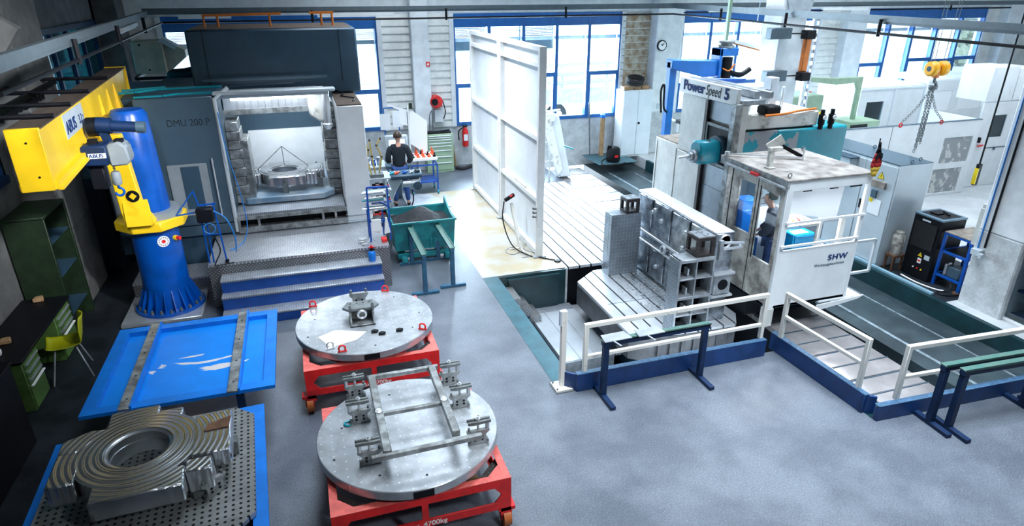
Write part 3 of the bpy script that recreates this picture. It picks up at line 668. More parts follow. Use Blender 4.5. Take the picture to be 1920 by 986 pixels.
for pts in (((-2.5, 11.55, 3.11), (-2.1, 11.6, 3.11), (-1.9, 11.75, 3.11), (-1.35, 11.75, 3.11)), ((-3.2, 12.1, 3.1), (-2.6, 12.15, 3.11), (-2.3, 12.35, 3.12), (-1.3, 12.4, 3.12)), ((-3.1, 12.4, 3.1), (-2.2, 12.6, 3.12))):
    for k in range(len(pts) - 1): b.bar(pts[k], pts[k + 1], .05, .03)
each(b, 1, 'roof_pipe', M['teal'], mm)
B().box(-1.36, .56, 11.44, 11.60, 3.09, 3.15).build('lintel', M['lightgrey'], mm, bevel=.02)
# work area
ia = B().box(-1.3, .55, 13.9, 14.0, 1.0, 3.2).box(-1.36, -1.30, 11.5, 14, .8, 3.1).box(-1.3, .55, 12.6, 14, 2.82, 2.9).box(-1.3, .55, 11.9, 14.0, .75, .9)
ia.build('work_area', M['grey'], mm)
box(-1.1, .32, 13.86, 13.9, 1.05, 2.05).build('rear_apron', M['white'], mm)
b = B()
for i in range(9):
    z = 1.15 + i * .16; b.box(-1.3, -1.10 + .02 * (i % 2), 11.9 + .0, 12.5, z, z + .155)
b.box(-1.10, -.98, 11.95, 12.6, 1.15, 2.25); b.build('bellows', M['steel_worn'], mm, bevel=.01)
b = B()
for i in range(9):
    z = 1.0 + i * .19; b.box(.30 + .015 * (i % 2), .54, 12.2, 12.9, z, z + .18)
b.build('bellows', M['steel_worn'], mm, bevel=.01)
b = B()
for i in range(14):
    x = -1.28 + i * .112; b.prism([(12.05 + .02 * (i % 2), 2.76), (12.05 + .02 * (i % 2), 3.0), (12.4, 3.06), (12.4, 2.76)], x, x + .108, 'x')
b.build('cross_cover', M['steel_bright'], mm)
B().box(-1.3, .28, 12.04, 12.1, 2.68, 2.77).build('cross_skirt', M['steel_worn'], mm)
B().box(-1.30, .45, 11.62, 11.72, 3.02, 3.10).build('lamp_housing', M['lightgrey'], mm)
lp = B().cyl((-1.12, 11.70, 2.99), (.22, 11.70, 2.99), .022, 12).build('glow_tube', M['lamp'], mm)
area('work_area_light', (-.45, 11.78, 2.98), (math.radians(20), 0, 0), 1.4, .06, 7, (.85, .93, 1.0))
B().cyl((-.9, 13.0, 2.79), (.1, 13.0, 2.79), .02, 12).build('glow_tube', M['lamp'], mm)  # added tube for the fill inside the work area
area('work_area_light', (-.4, 13.0, 2.76), (0, 0, 0), 1.2, .08, 34, (.85, .93, 1.0))  # added fill light, brightens the pallet and the apron
b = B().prism([(.10, 2.62), (.10, 3.05), (.42, 3.05), (.42, 2.50), (.26, 2.50)], 12.0, 12.45, 'y'); b.build('spindle_head', M['white_worn'], mm, bevel=.03)
B().lathe((.40, 11.95, 0), [(0, 3.05), (.07, 3.05), (.07, 2.48), (.09, 2.46), (.07, 2.40), (.04, 2.36), (0, 2.36)], 24).build('spindle', M['steel_bright'], mm)
B().box(.54, .99, 11.40, 13.5, .88, 2.84).prism([(.66, .78), (.99, .78), (.99, .88), (.54, .88), (.54, .78), (.60, .78)], 11.41, 13.4, 'y').build('column_cover', M['white'], mm, bevel=.012)
box(.56, .97, 11.42, 13.48, 2.84, 2.86).build('cover_top', M['brown_top'], mm)
B().tube(smooth_path([(.6, 12.9, 2.88), (.75, 12.6, 2.89), (.7, 12.3, 2.88), (.9, 12.0, 2.88), (.85, 11.7, 2.88)]), .012, 6).box(.58, .68, 12.75, 12.85, 2.86, 2.92).build('roof_cable', M['black'], mm)
b = B().box(-1.77, 1.10, 12.75, 14.6, 2.87, 4.02); b.build('upper_housing', M['grey_dark'], mm, bevel=.03)
box(-1.72, 1.02, 12.8, 14.55, 4.02, 4.03).build('housing_roof', M['brown_top'], mm)
B().box(-1.5, -1.494, 12.742, 12.75, 3.1, 4.0).box(.78, .786, 12.742, 12.75, 3.1, 4.0).build('panel_seam', M['black'], mm)
B().bar((-1.6, 12.70, 3.07), (-.1, 12.70, 3.09), .03).bar((-1.6, 12.55, 3.20), (.5, 12.55, 3.2), .04).build('cable_duct', M['grey'], mm)
b = B().cyl((-1.50, 13.4, 4.03), (-1.50, 13.4, 4.23), .02, 8).cyl((-1.27, 13.4, 4.03), (-1.27, 13.4, 4.23), .02, 8).cyl((-.38, 13.4, 4.03), (-.38, 13.4, 4.24), .02, 8).bar((-1.52, 13.4, 4.23), (-.17, 13.4, 4.25), .04)
b.bar((.33, 13.4, 4.26), (.77, 13.4, 4.26), .04).cyl((.54, 13.4, 4.03), (.54, 13.4, 4.26), .02, 8).cyl((.74, 13.4, 4.03), (.74, 13.4, 4.26), .02, 8); b.build('guard_rail', M['orange'], mm)
# threshold of the work area
B().box(-1.30, .52, 11.40, 12.1, 1.06, 1.10).build('threshold', M['grating'], mm)
b = B().box(-1.30, .54, 11.36, 11.42, 1.00, 1.06).box(-1.30, .54, 11.36, 11.5, .77, .87)
for x in (-1.30, -.98, .10, .32): b.box(x, x + .04, 11.37, 11.41, .87, 1.0)
b.build('threshold_frame', M['steel_worn'], mm); box(-1.28, .52, 11.55, 11.6, .8, 1.05).build('threshold_void', M['black'], mm)
# pallet in the machine with a ring casting
def octagon(x0, x1, y0, y1, c): return [(x0 + c, y0), (x1 - c, y0), (x1, y0 + c), (x1, y1 - c), (x1 - c, y1), (x0 + c, y1), (x0, y1 - c), (x0, y0 + c)]
pm = thing('machine_pallet', 'chamfered steel pallet inside the open milling machine', 'pallet', (-.46, 12.8, 1.1))
B().prism(octagon(-1.33, .39, 11.86, 13.7, .2), 1.12, 1.22).build('pallet_plate', M['pallet_steel'], pm, bevel=.008)
B().cyl((-.46, 12.7, 1.04), (-.46, 12.7, 1.12), .7, 40).build('rotary_base', M['grey_dark'], pm)
def ring_casting(name, label, org, rz, z0):
    r = thing(name, label, 'casting', org, rz)
    prof = [(.225, .0), (.225, .12), (.232, .12), (.232, .195), (.245, .205), (.262, .205), (.262, .217), (.30, .217), (.30, .213), (.40, .213), (.40, .207), (.485, .207), (.485, .02), (.40, .0), (.225, .0)]
    B().lathe((0, 0, 0), prof, 72).build('ring', M['turned'], r)
    b = B().prism([(-.62, -.30), (-.42, -.30), (-.42, -.12), (-.47, .12), (-.62, .12)], .02, .209); b.prism([(.42, -.28), (.72, -.28), (.72, .30), (.42, .30)], .05, .211)
    b.prism([(-.30, .38), (.10, .38), (.10, .62), (-.30, .62)], .05, .205); b.prism([(.10, .38), (.30, .34), (.30, .52), (.10, .52)], .03, .20)
    b.prism([(-.28, -.36), (.38, -.36), (.38, -.60), (-.28, -.60)], .03, .205); b.prism([(.38, -.3), (.58, -.3), (.58, -.46), (.38, -.46)], -.02, .20)
    b.prism([(-.62, .12), (-.45, .12), (-.3, .38), (-.42, .40), (-.62, .3)], .04, .208)
    each(b, 1, 'lug', M['turned'], r, bevel=.012)
    return r
M['turned'] = mat('turned_steel', (0.60, 0.63, 0.66), 0.26, 0.93, var=0.2, vscale=3)
nt = M['turned'].node_tree; p_ = nt.nodes['Principled BSDF']; wv = nt.nodes.new('ShaderNodeTexWave'); wv.wave_type = 'RINGS'; wv.rings_direction = 'Z'
wv.inputs['Scale'].default_value = 6.5; wv.inputs['Distortion'].default_value = 0.6; wv.inputs['Detail'].default_value = 1.0
tcn = [n for n in nt.nodes if n.type == 'TEX_COORD'][0]; nt.links.new(tcn.outputs['Object'], wv.inputs['Vector'])
bp_ = nt.nodes.new('ShaderNodeBump'); bp_.inputs['Strength'].default_value = .32; bp_.inputs['Distance'].default_value = .02
nt.links.new(wv.outputs['Fac'], bp_.inputs['Height']); nt.links.new(bp_.outputs['Normal'], p_.inputs['Normal'])
rc = ring_casting('ring_casting', 'round machined steel casting clamped on the pallet inside the milling machine', (-.47, 12.72, 1.30), 0, 0)
B().tube([(0, .1, .62), (-.55, .1, .15)], .008, 6).tube([(0, .1, .62), (0, .3, .15)], .008, 6).tube([(0, .1, .62), (.5, .15, .15)], .008, 6).build('sling', M['steel_worn'], rc)
b = B()
for x, y in ((-.62, -.4), (.62, -.4), (0, -.62), (.6, .4), (-.6, .4)): b.box(x - .05, x + .05, y - .05, y + .05, -.08, .1); b.cyl((x, y, .1), (x, y, .2), .02, 8)
each(b, 2, 'clamp', M['steel_dark'], rc)

# platform and steps
st = thing('metal_staircase', 'three wide blue steps with checker plate treads up to the machine platform', 'steps', (-.3, 9.9, 0))
B().box(-1.69, 1.10, 10.09, 11.44, .70, .75).build('platform_deck', M['checker'], st, bevel=.006)
B().box(-1.69, 1.10, 10.09, 10.11, .0, .70).box(1.08, 1.10, 10.11, 11.4, 0, .70).box(-1.69, -1.67, 10.11, 11.4, 0, .7).build('platform_apron', M['checker_side'], st)
for y0, y1, z in ((9.33, 9.62, .17), (9.60, 9.80, .375), (9.78, 10.09, .575)):
    B().box(-1.52, .93, y0, y1, z - .03, z).build('tread', M['grating'], st, bevel=.005)
for y0, y1, z in ((9.34, 9.60, .17), (9.61, 9.80, .375), (9.79, 10.08, .575)):
    B().box(-1.51, .92, y0, y1, .0, z - .03).build('riser', M['blue_riser'], st)
lo = thing('low_step', 'low checker plate step behind the blue crane pillar', 'step', (-2.3, 11.0, 0))
B().box(-2.95, -1.72, 10.76, 11.38, .27, .30).build('tread', M['checker'], lo); B().box(-2.95, -1.72, 10.76, 10.78, 0, .27).box(-1.74, -1.72, 10.78, 11.38, 0, .27).build('apron', M['checker_side'], lo)

# ================================================================ blue trays (chip trays on stands)
def tray(name, label, loc, rz, rails=True):
    r = thing(name, label, 'tray', loc, rz, None)
    w = .92; i = .80
    b = B()
    # mitred sloping rim: outer edge high, inner edge a little lower
    O = [(-w, -w), (w, -w), (w, w), (-w, w)]; I = [(-i, -i), (i, -i), (i, i), (-i, i)]
    vs = [(x, y, .80) for x, y in O] + [(x, y, .80) for x, y in I] + [(x, y, .76) for x, y in O] + [(x * .99, y * .99, .745) for x, y in I]
    fs = []
    for k in range(4):
        n = (k + 1) % 4; fs += [(k, n, 4 + n, 4 + k), (8 + n, 8 + k, 12 + k, 12 + n), (k, 8 + k, 8 + n, n), (4 + k, 4 + n, 12 + n, 12 + k)]
    b.add(vs, fs); b.build('rim', M['blue_light'], r)
    box(-i, i, -i, i, .735, .745).build('tray_floor', M['tray_scraped'] if rails else M['blue_dark'], r)
    b = B()
    for x, y in ((-.55, -.8), (.55, -.8), (-.55, .8), (.55, .8)): b.bar((x, y, 0), (x, y, .74), .08)
    for y in (-.8, .8): b.bar((-.55, y, .12), (.55, y, .12), .06)
    for x in (-.55, .55): b.bar((x, -.8, .70), (x, .8, .70), .06)
    b.build('stand', M['blue_dark'], r)
    if rails:
        for x in (-.52, .50):
            g = B().box(x - .055, x + .055, -.93, .94, .79, .815).build('rail', M['steel_worn'], r, bevel=.004)
            B().box(x + .055, x + .075, -.93, .94, .76, .835).build('rail_flange', M['blue_light'], g)
            b = B()
            for y in (-.75, -.3, .2, .7): b.cyl((x, y, .815), (x, y, .8165), .012, 10)
            each(b, 1, 'rail_hole', M['black'], g)
    return r
M['tray_scraped'] = mat('scraped_tray_floor', (0.0, 0.22, 0.78), 0.42, 0, var=0.1, vscale=3)
nt = M['tray_scraped'].node_tree; pb = nt.nodes['Principled BSDF']; tcn = [n for n in nt.nodes if n.type == 'TEX_COORD'][0]
mp = nt.nodes.new('ShaderNodeMapping'); mp.inputs['Rotation'].default_value = (0, 0, -.45); mp.inputs['Scale'].default_value = (1.3, 3.4, 1); mp.inputs['Location'].default_value = (.3, .2, 0)
nz = nt.nodes.new('ShaderNodeTexNoise'); nz.inputs['Scale'].default_value = 1.6; nz.inputs['Detail'].default_value = 6; nz.inputs['Distortion'].default_value = .6
rp = nt.nodes.new('ShaderNodeValToRGB'); rp.color_ramp.elements[0].position = .52; rp.color_ramp.elements[1].position = .54
sx_ = nt.nodes.new('ShaderNodeSeparateXYZ'); ln = nt.nodes.new('ShaderNodeVectorMath'); ln.operation = 'LENGTH'
mp2 = nt.nodes.new('ShaderNodeMapping'); mp2.inputs['Location'].default_value = (0, .32, -.74); mp2.inputs['Rotation'].default_value = (0, 0, -.35); mp2.inputs['Scale'].default_value = (1, 2.6, 1)
lt = nt.nodes.new('ShaderNodeMath'); lt.operation = 'LESS_THAN'; lt.inputs[1].default_value = .55
ml = nt.nodes.new('ShaderNodeMath'); ml.operation = 'MULTIPLY'; mxx = nt.nodes.new('ShaderNodeMix'); mxx.data_type = 'RGBA'; mxx.inputs['B'].default_value = (.62, .60, .60, 1)
nt.links.new(tcn.outputs['Object'], mp.inputs['Vector']); nt.links.new(mp.outputs[0], nz.inputs['Vector']); nt.links.new(nz.outputs['Fac'], rp.inputs['Fac'])
nt.links.new(tcn.outputs['Object'], mp2.inputs['Vector']); nt.links.new(mp2.outputs[0], ln.inputs[0]); nt.links.new(ln.outputs['Value'], lt.inputs[0])
nt.links.new(rp.outputs['Color'], ml.inputs[0]); nt.links.new(lt.outputs[0], ml.inputs[1]); nt.links.new(ml.outputs[0], mxx.inputs['Factor'])
old = pb.inputs['Base Color'].links[0].from_socket; nt.links.new(old, mxx.inputs['A']); nt.links.new(mxx.outputs['Result'], pb.inputs['Base Color'])
tray('chip_tray', 'empty blue tray with two steel rails and scraped bottom, before the crane pillar', (-1.56, 7.19, 0), 0)
tray('chip_tray', 'blue tray under the perforated pallet carrying the ring casting', (-1.62, 5.06, -.05), math.radians(3), False)
pp = thing('perforated_pallet', 'chamfered perforated steel pallet resting on the blue tray nearest the viewer', 'pallet', (-1.62, 5.06, .70), math.radians(3))
B().prism(octagon(-.83, .83, -.86, .86, .17), .06, .11).build('pallet_plate', M['drilled_dark'], pp, bevel=.004)
B().box(-.6, -.5, -.7, .7, 0, .06).box(.5, .6, -.7, .7, 0, .06).build('pallet_foot', M['steel_dark'], pp)
rc = ring_casting('ring_casting', 'large turned ring casting with lugs on the perforated pallet at the lower corner', (-1.66, 5.10, .93), math.radians(3), 0)
B().prism([(.50, .02), (.70, .02), (.72, .18), (.54, .12)], .216, .222).build('leather_patch', M['rust'], rc)
b = B()
for x, y in ((-.40, -.64), (.48, -.38), (.66, .1), (-.5, .2)):
    b.box(x - .08, x + .08, y - .05, y + .05, -.12, .02)
each(b, 1, 'clamp_block', M['steel_dark'], rc)
def clamp_stand(name, label, loc, rz, group=None, cat='clamp'):
    r = thing(name, label, cat, loc, rz, group)
    b = B().prism([(-.10, 0), (.10, 0), (.10, .03), (.075, .05), (.075, .10), (.11, .13), (.11, .155), (-.11, .155), (-.11, .13), (-.075, .10), (-.075, .05), (-.10, .03)], -.018, .018, 'y')
    b.build('support_plate', M['steel_worn'], r, bevel=.004)
    b = B()
    for x in (-.035, .035):
        for z in (.05, .085): b.cyl((x, -.021, z), (x, .021, z), .013, 10)
    each(b, 1, 'support_hole', M['black'], r)
    b = B()
    for x in (-.088, .088): b.cyl((x, 0, .155), (x, 0, .185), .012, 8)
    for x in (-.088, .088): b.cyl((x, -.03, .03), (x, .03, .03), .012, 8)
    each(b, 1, 'bolt', M['steel_dark'], r)
    return r
a = clamp_stand('clamp_support', 'slotted steel clamp support lying before the ring casting on the perforated pallet', (-1.08, 4.72, .812), math.radians(40))
clamp_stand('clamp_support', 'dark slotted clamp support in shade under the near side of the ring casting', (-1.98, 4.36, .812), math.radians(4))

# ================================================================ red carts with round tables
def cart(label, loc, rz=0):
    r = thing('assembly_cart', label, 'cart', loc, rz)
    h = .80; z1 = .585
    b = B()                                                         # frame of folded plate with hexagonal ended cut-outs
    def side(tf):
        b.tf = tf
        b.box(-h, h - .012, -h, -h + .012, z1 - .085, z1); b.box(-h, h - .012, -h, -h + .012, z1 - .345, z1 - .26)
        for g in (-1, 1):
            he = h if g < 0 else h - .012
            pl_ = [(g * he, z1 - .085), (g * he, z1 - .26), (g * (h - .16), z1 - .26), (g * (h - .09), z1 - .17), (g * (h - .16), z1 - .085)]
            b.prism(pl_, -h, -h + .012, 'y'); b.box(min(g * he, g * (h - .1)), max(g * he, g * (h - .1)), -h, -h + .012, z1 - .42, z1 - .345)
        b.box(-.03, .03, -h, -h + .012, z1 - .26, z1 - .085); b.box(-h + .02, h - .02, -h + .012, -h + .05, z1 - .345, z1 - .333)
    for k in range(4): side(Matrix.Rotation(k * HP, 4, 'Z'))
    b.tf = None
    for sx in (-1, 1):
        for sy in (-1, 1): b.box(min(sx * (h - .012), sx * (h - .03)), max(sx * (h - .012), sx * (h - .03)), min(sy * (h - .012), sy * (h - .03)), max(sy * (h - .012), sy * (h - .03)), z1 - .42, z1 - .01)
    b.build('frame', M['red'], r)
    b = B()
    b.box(-h, h, -h, -h + .07, z1 + .0005, z1 + .006); b.box(-h, h, h - .07, h, z1 + .0005, z1 + .006); b.box(-h, -h + .07, -h + .07, h - .07, z1 + .0005, z1 + .006); b.box(h - .07, h, -h + .07, h - .07, z1 + .0005, z1 + .006)
    for sx in (-1, 1):
        for sy in (-1, 1): b.prism([(sx * (h - .07), sy * (h - .07)), (sx * (h - .20), sy * (h - .07)), (sx * (h - .07), sy * (h - .20))], z1 - .008, z1 + .003)
    b.build('top_rim', M['red_dusty'], r)
    b = B()
    for k in range(4):
        b.tf = Matrix.Rotation(PI / 4 + k * HP, 4, 'Z'); b.box(-.36, .36, .66, .68, z1 - .09, z1 + .02)
    b.tf = None
    b.box(-h + .02, h - .02, -.04, .04, z1 - .1, z1 - .01); b.box(-.04, .04, -h + .02, h - .02, z1 - .1, z1 - .01); b.build('cross_beam', M['red'], r)
    b = B()
    for sx in (-1, 1):
        for sy in (-1, 1):
            b.prism([(sx * .78, sy * .42), (sx * .42, sy * .78), (sx * .78, sy * .78)], z1 - .06, z1 - .045)
    each(b, 1, 'chip_litter', M['dirt'], r)
    for sx in (-1, 1):
        for sy in (-1, 1):
            x, y = sx * .77, sy * .74
            f = B().box(x - .09, x + .07, y - .06, y + .06, .205, .245).box(x - .06, x - .05, y - .05, y + .05, .09, .21).box(x + .03, x + .04, y - .05, y + .05, .09, .21)
            f = f.build('castor', M['red'] if sy < 0 else M['steel_dark'], r)
            B().cyl((x - .045, y, .10), (x + .028, y, .10), .10, 24).build('castor_wheel', M['wheel_orange'], f)
    o = text('max. 4700kg', .075, (-.19, -h - .002, z1 - .335), FY, M['text_white'], r, bold=.001)
    b = B().bar((-h + .22, -h - .002, z1 - .262), (-.22, -h - .002, z1 - .262), .003).bar((.06, -h - .002, z1 - .262), (h - .14, -h - .002, z1 - .262), .003)
    b.build('scratch', M['red_dusty'], r)
    return r
def turntable(label, loc):
    r = thing('round_table', label, 'turntable', loc, 0)
    B().lathe((0, 0, 0), [(0, .02), (.80, .02), (.86, .035), (.868, .045), (.868, .125), (.862, .132), (0, .132)], 96).build('table_plate', M['drilled'], r)
    B().lathe((0, 0, 0), [(0, .0), (.55, .0), (.55, .02), (0, .02)], 48).build('hub', M['steel_dark'], r)
    b = B()
    for dx, dy in ((-.62, .2), (-.1, .62), (.45, .55), (.7, -.02), (.55, -.4), (-.35, -.58), (.05, -.7), (-.72, -.25)): b.cyl((dx, dy, .132), (dx, dy, .1335), .012, 10)
    each(b, 1, 'table_hole', M['black'], r)
    b = B().prism([(-.10, .05), (.08, .05), (.08, .12), (-.10, .12)], -.874, -.862, 'y'); b.build('edge_recess', M['black'], r)
    return r
cart('red steel cart under the round table with papers, behind the other cart', (.44, 7.58, 0))
cart('red steel cart under the round table with the welded frame, nearest the camera', (.605, 5.18, 0))
turntable('large round drilled steel table with a white sheet and shackles on the farther cart', (.44, 7.58, .605))
turntable('large round drilled steel table carrying the welded rectangular frame', (.605, 5.18, .605))
for k in range(3):
    t = B().cyl((.0 + k * .25, 5.0 + k * .1, .07 + .015 * k), (1.25, 4.9 + k * .12, .07 + .015 * k), .028, 12).build('long_rod', M['wood'] if k else M['steel_dark'])
    tag(t, ['dark metal rod lying on the floor under the nearest red cart', 'first wooden rod lying beside the dark rod under the nearest red cart', 'wooden rod farthest under the nearest red cart'][k], 'rod', 'rods under the near red cart')
ZT = .738
# things on the farther table
clamp_stand('clamp_support', 'upright slotted steel support at the back of the table with papers', (.41, 7.93, ZT), 0).scale = (1.1, 1.3, 1.5)
cs = thing('clamping_block', 'open steel box clamp with bolted top plate in the middle of the paper-strewn table', 'clamp', (.40, 7.55, ZT), 0)
B().box(-.16, .16, -.15, -.13, 0, .02).box(-.16, .16, -.15, .15, 0, .018).box(-.15, -.13, -.15, .15, 0, .19).box(.13, .15, -.15, .15, 0, .19).box(-.13, .13, .12, .14, 0, .19).build('block_body', M['steel_worn'], cs, bevel=.004)
B().prism([(-.16, -.08), (.16, -.08), (.23, 0), (.16, .14), (-.16, .14), (-.23, 0)], .19, .225).build('top_plate', M['steel_dark'], cs, bevel=.004)
B().tube(arc((0, -.13, .16), .05, 0, 2 * PI, 16, 'xz'), .014, 8).build('shackle_ring', M['steel_bright'], cs)
b = B()
for x in (-.14, .14): b.cyl((x, -.1, .18), (x, -.1, .29), .014, 8); b.cyl((x, -.1, .25), (x, -.1, .27), .022, 6)
for x in (-.12, -.04, .04, .12): b.cyl((x, .08, .225), (x, .08, .235), .012, 8)
b.build('bolt', M['steel_dark'], cs)
pg = B().prism([(-.02, 6.98), (.29, 7.08), (.42, 7.24), (.05, 7.40), (-.16, 7.28)], ZT + .002, ZT + .004); tag(pg.build('paper_sheet', M['paper']), 'white drawing sheet lying near the edge of the farther round table', 'paper')
def shackle(label, loc, rz, m='red'):
    r = thing('shackle', label, 'shackle', loc, rz, 'lifting shackles on the farther round table')
    B().tube([(-.035, 0, .016)] + arc((0, 0, .055), .038, PI * 1.15, -PI * .15, 12, 'xz')[0:] + [(.035, 0, .016)], .011, 8).build('bow', M[m], r)
    B().cyl((-.055, 0, .016), (.055, 0, .016), .012, 10).build('pin', M[m], r)
cxx, cyy = .44, 7.58
for lb, x, y, m in (('red shackle on the rim by the steps corner of the farther table', -.19, 8.14, 'red'), ('red shackle on the far rim near the teal bin stands', .80, 8.33, 'red'), ('red shackle on the right rim of the farther table', 1.10, 7.07, 'red'), ('red shackle beside the white sheet', .10, 6.83, 'red'), ('silver shackle lying on the corner of the white sheet', -.03, 6.95, 'steel_bright')):
    shackle(lb, (x, y, ZT), random.Random(len(lb)).uniform(-.6, .6), m)
for lb, x, y in (('black small clamp claw on the table with papers', .60, 7.12), ('second dark claw beside the black clamp claw', .52, 7.20), ('small grey wedge lying alone right of the dark claws', .82, 7.14)):
    tag(B().prism([(x - .045, y - .02), (x + .03, y - .03), (x + .05, y + .01), (x, y + .035), (x - .04, y + .02)], ZT, ZT + .03).build('clamp_claw', M['black'], bevel=.004), lb, 'claw')
# welded rectangular frame with clamps on the nearer table
wf = thing('welded_frame', 'rectangular frame of welded steel tubes clamped on the nearer round table', 'frame', (.65, 5.2, ZT))
zf = ZT + .20
fl, fr_ = -.26, 0
B().bar((.345, 5.86, zf), (.345, 4.62, zf), .075, .07).build('long_tube', M['steel_worn'], wf, bevel=.006)
B().bar((.98, 5.86, zf), (.98, 4.70, zf), .075, .07).build('long_tube', M['steel_worn'], wf, bevel=.006)
B().bar((.30, 5.87, zf), (1.05, 5.87, zf), .045, .05).build('cross_tube', M['steel_worn'], wf, bevel=.005)
B().bar((.36, 5.22, zf - .01), (.96, 5.22, zf - .01), .04, .04).build('cross_tube', M['steel_worn'], wf, bevel=.005)
B().bar((.20, 4.60, zf - .01), (1.20, 4.62, zf - .01), .05, .05).build('cross_tube', M['steel_worn'], wf, bevel=.005)
for x in (.345, .98): B().lathe((x, 5.22, zf + .036), [(0, .004), (.02, .004), (.028, .0), (.036, .004)], 20).build('boss', M['steel_bright'], wf)
for i, (x, y, s, lb) in enumerate(((.17, 5.86, -1, 'clamp gripping the far left corner of the welded frame'), (.17, 5.42, -1, 'clamp at the left tube level with the middle brace'), (.20, 4.78, -1, 'clamp at the near left corner of the welded frame'),
                                   (1.16, 5.80, 1, 'clamp gripping the far right corner of the welded frame'), (1.17, 5.36, 1, 'clamp at the right tube beyond the middle brace'), (1.20, 4.76, 1, 'clamp at the near right corner of the welded frame'))):
    r = clamp_stand('step_clamp', lb, (x, y, ZT), 0, 'clamps holding the welded frame')
    B().prism([(-.10 * s, .235), (-.10 * s, .265), (.12 * s, .265), (.12 * s, .235), (-.04 * s, .225)], -.035, -.012, 'y').prism([(-.10 * s, .235), (-.10 * s, .265), (.12 * s, .265), (.12 * s, .235), (-.04 * s, .225)], .012, .035, 'y').build('clamp_bar', M['steel_dark'], r, bevel=.004)
    B().cyl((0, 0, .15), (0, 0, .30), .012, 8).cyl((0, 0, .265), (0, 0, .285), .024, 6).cyl((.09 * s, 0, .15), (.09 * s, 0, .235), .02, 10).build('stud', M['steel'], r)
tag(B().tube(arc((.05, 5.42, ZT + .012), .035, 0, 2 * PI * .85, 16), .01, 8).build('lifting_eye', M['teal']), 'small blue lifting eye lying left of the welded frame', 'lifting eye')

# ================================================================ pit of the boring mill: tables, covers, fixtures
# rear T-slot floor plate
ts = thing('slotted_floor_plate', 'long bright steel floor plate with T-slots running away from the pit', 'floor plate', (5.3, 12.5, -.3))
n = 9; x0, x1 = 4.27, 6.34; w = (x1 - x0) / n
b = B()
for i in range(n):
    a = x0 + i * w + .018; c = x0 + (i + 1) * w - .018; b.box(a, c, 9.9, 15.15, -.05, .004)
b.build('slotted_surface', M['plate_bright'], ts)
box(x0, x1, 9.91, 15.14, -.9, -.012).build('plate_body', M['black'], ts)  # black body puts the shade of the slots into colour
b = B()
for i in range(3, n): b.cyl((x0 + i * w, 9.885, -.045), (x0 + i * w, 9.91, -.045), .035, 12)
each(b, 1, 'slot_end', M['steel_bright'], ts)
st_ = B().box(4.05, 4.25, 9.86, 10.4, -1.0, -.005); struct('trim_5', st_, M['concrete'])
# deck of the pit: sheet metal covers over the table drive
dk = thing('pit_cover', 'bright sheet metal cover deck at the bottom of the pit behind the railing', 'cover', (3.8, 8.7, -1.0))
b = B()
for i in range(3): b.box(3.42 + i * .29, 3.42 + i * .29 + .285, 7.95, 9.6, -.78, -.70)
b.build('cover_sheet', M['steel_sheet'], dk, bevel=.004)
b = B()
for i in range(3): b.box(3.42 + i * .29, 3.42 + i * .29 + .285, 7.93, 7.95, -1.0, -.72)
b.build('front_sheet', M['steel_worn2'], dk)
box(3.42, 4.2, 7.96, 9.6, -.99, -.78).build('cover_body', M['grey_dark'], dk)
B().box(4.29, 4.55, 7.95, 9.75, -.75, -.71).build('tread_strip', M['checker'], dk)
B().box(3.0, 4.29, 9.6, 9.84, -.75, -.70).build('back_strip', M['grating'], dk)
tag(B().box(2.95, 3.4, 7.2, 7.9, -1, -.82).build('floor_sheet', M['wood_board'], bevel=.005), 'pale board lying low in the pit beside the teal edge', 'board')
ps = thing('pit_ladder_steps', 'three small checker steps leading down into the pit corner', 'steps', (3.1, 9.4, -1.0))
for k in range(3):
    B().box(2.94 + k * .19, 3.16 + k * .19, 9.30, 9.82, -.22 - k * .2, -.19 - k * .2).box(2.94 + k * .19, 3.16 + k * .19, 9.30, 9.32, -.36 - k * .2, -.22 - k * .2).build('tread', M['checker_side'], ps)
B().box(2.94, 3.14, 9.32, 9.8, -1, -.22).box(3.14, 3.33, 9.32, 9.8, -1, -.42).box(3.33, 3.52, 9.32, 9.8, -1, -.62).build('step_body', M['grey_dark'], ps)
B().box(3.1, 4.05, 9.80, 9.83, -.70, -.06).box(3.08, 4.06, 9.77, 9.84, -.08, -.05).build('wall_guard', M['pit_teal'], ps)
# front table with chamfered corners
tb = thing('slotted_table', 'movable steel T-slot table standing in the pit under the angle plates', 'machine table', (5.2, 8.4, -1.0))
poly = [(4.17, 7.34), (4.34, 7.20), (5.88, 7.12), (6.08, 7.42), (6.08, 9.3), (5.9, 9.62), (4.64, 9.62), (4.17, 9.25)]
B().prism(poly, -.42, -.045).build('table_body', M['cast_dark'], tb, bevel=.01)
B().prism([(x * .985 + .078, y * .985 + .126) for x, y in poly], -.05, -.01).build('slot_shade_sheet', M['black'], tb)  # black sheet paints the shade inside the slots
b = B(); xs = [4.17 + .213 * i for i in range(11)]
def clipx(poly, a, c):
    def cl(P, f, v, sgn):
        o = []
        for i in range(len(P)):
            p, q = P[i], P[(i + 1) % len(P)]; ip = sgn * (p[0] - v) >= 0; iq = sgn * (q[0] - v) >= 0
            if ip: o.append(p)
            if ip != iq:
                t = (v - p[0]) / (q[0] - p[0]); o.append((v, p[1] + t * (q[1] - p[1])))
        return o
    return cl(cl(poly, None, a, 1), None, c, -1)
for i in range(10):
    q = clipx(poly, xs[i] + .014, xs[i + 1] - .014)
    if len(q) > 2: b.prism(q, -.045, 0)
b.build('slotted_surface', M['steel_bright'], tb)
B().box(4.3, 6.1, 8.3, 8.312, 0, .001).build('table_joint', M['grey_dark'], tb)
B().box(4.5, 5.9, 7.3, 9.5, -1.0, -.42).build('table_foot', M['grey_dark'], tb)
b = B()
for i in range(7): b.box(4.55 + i * .2, 4.62 + i * .2, 7.115, 7.125, -.40, -.12)
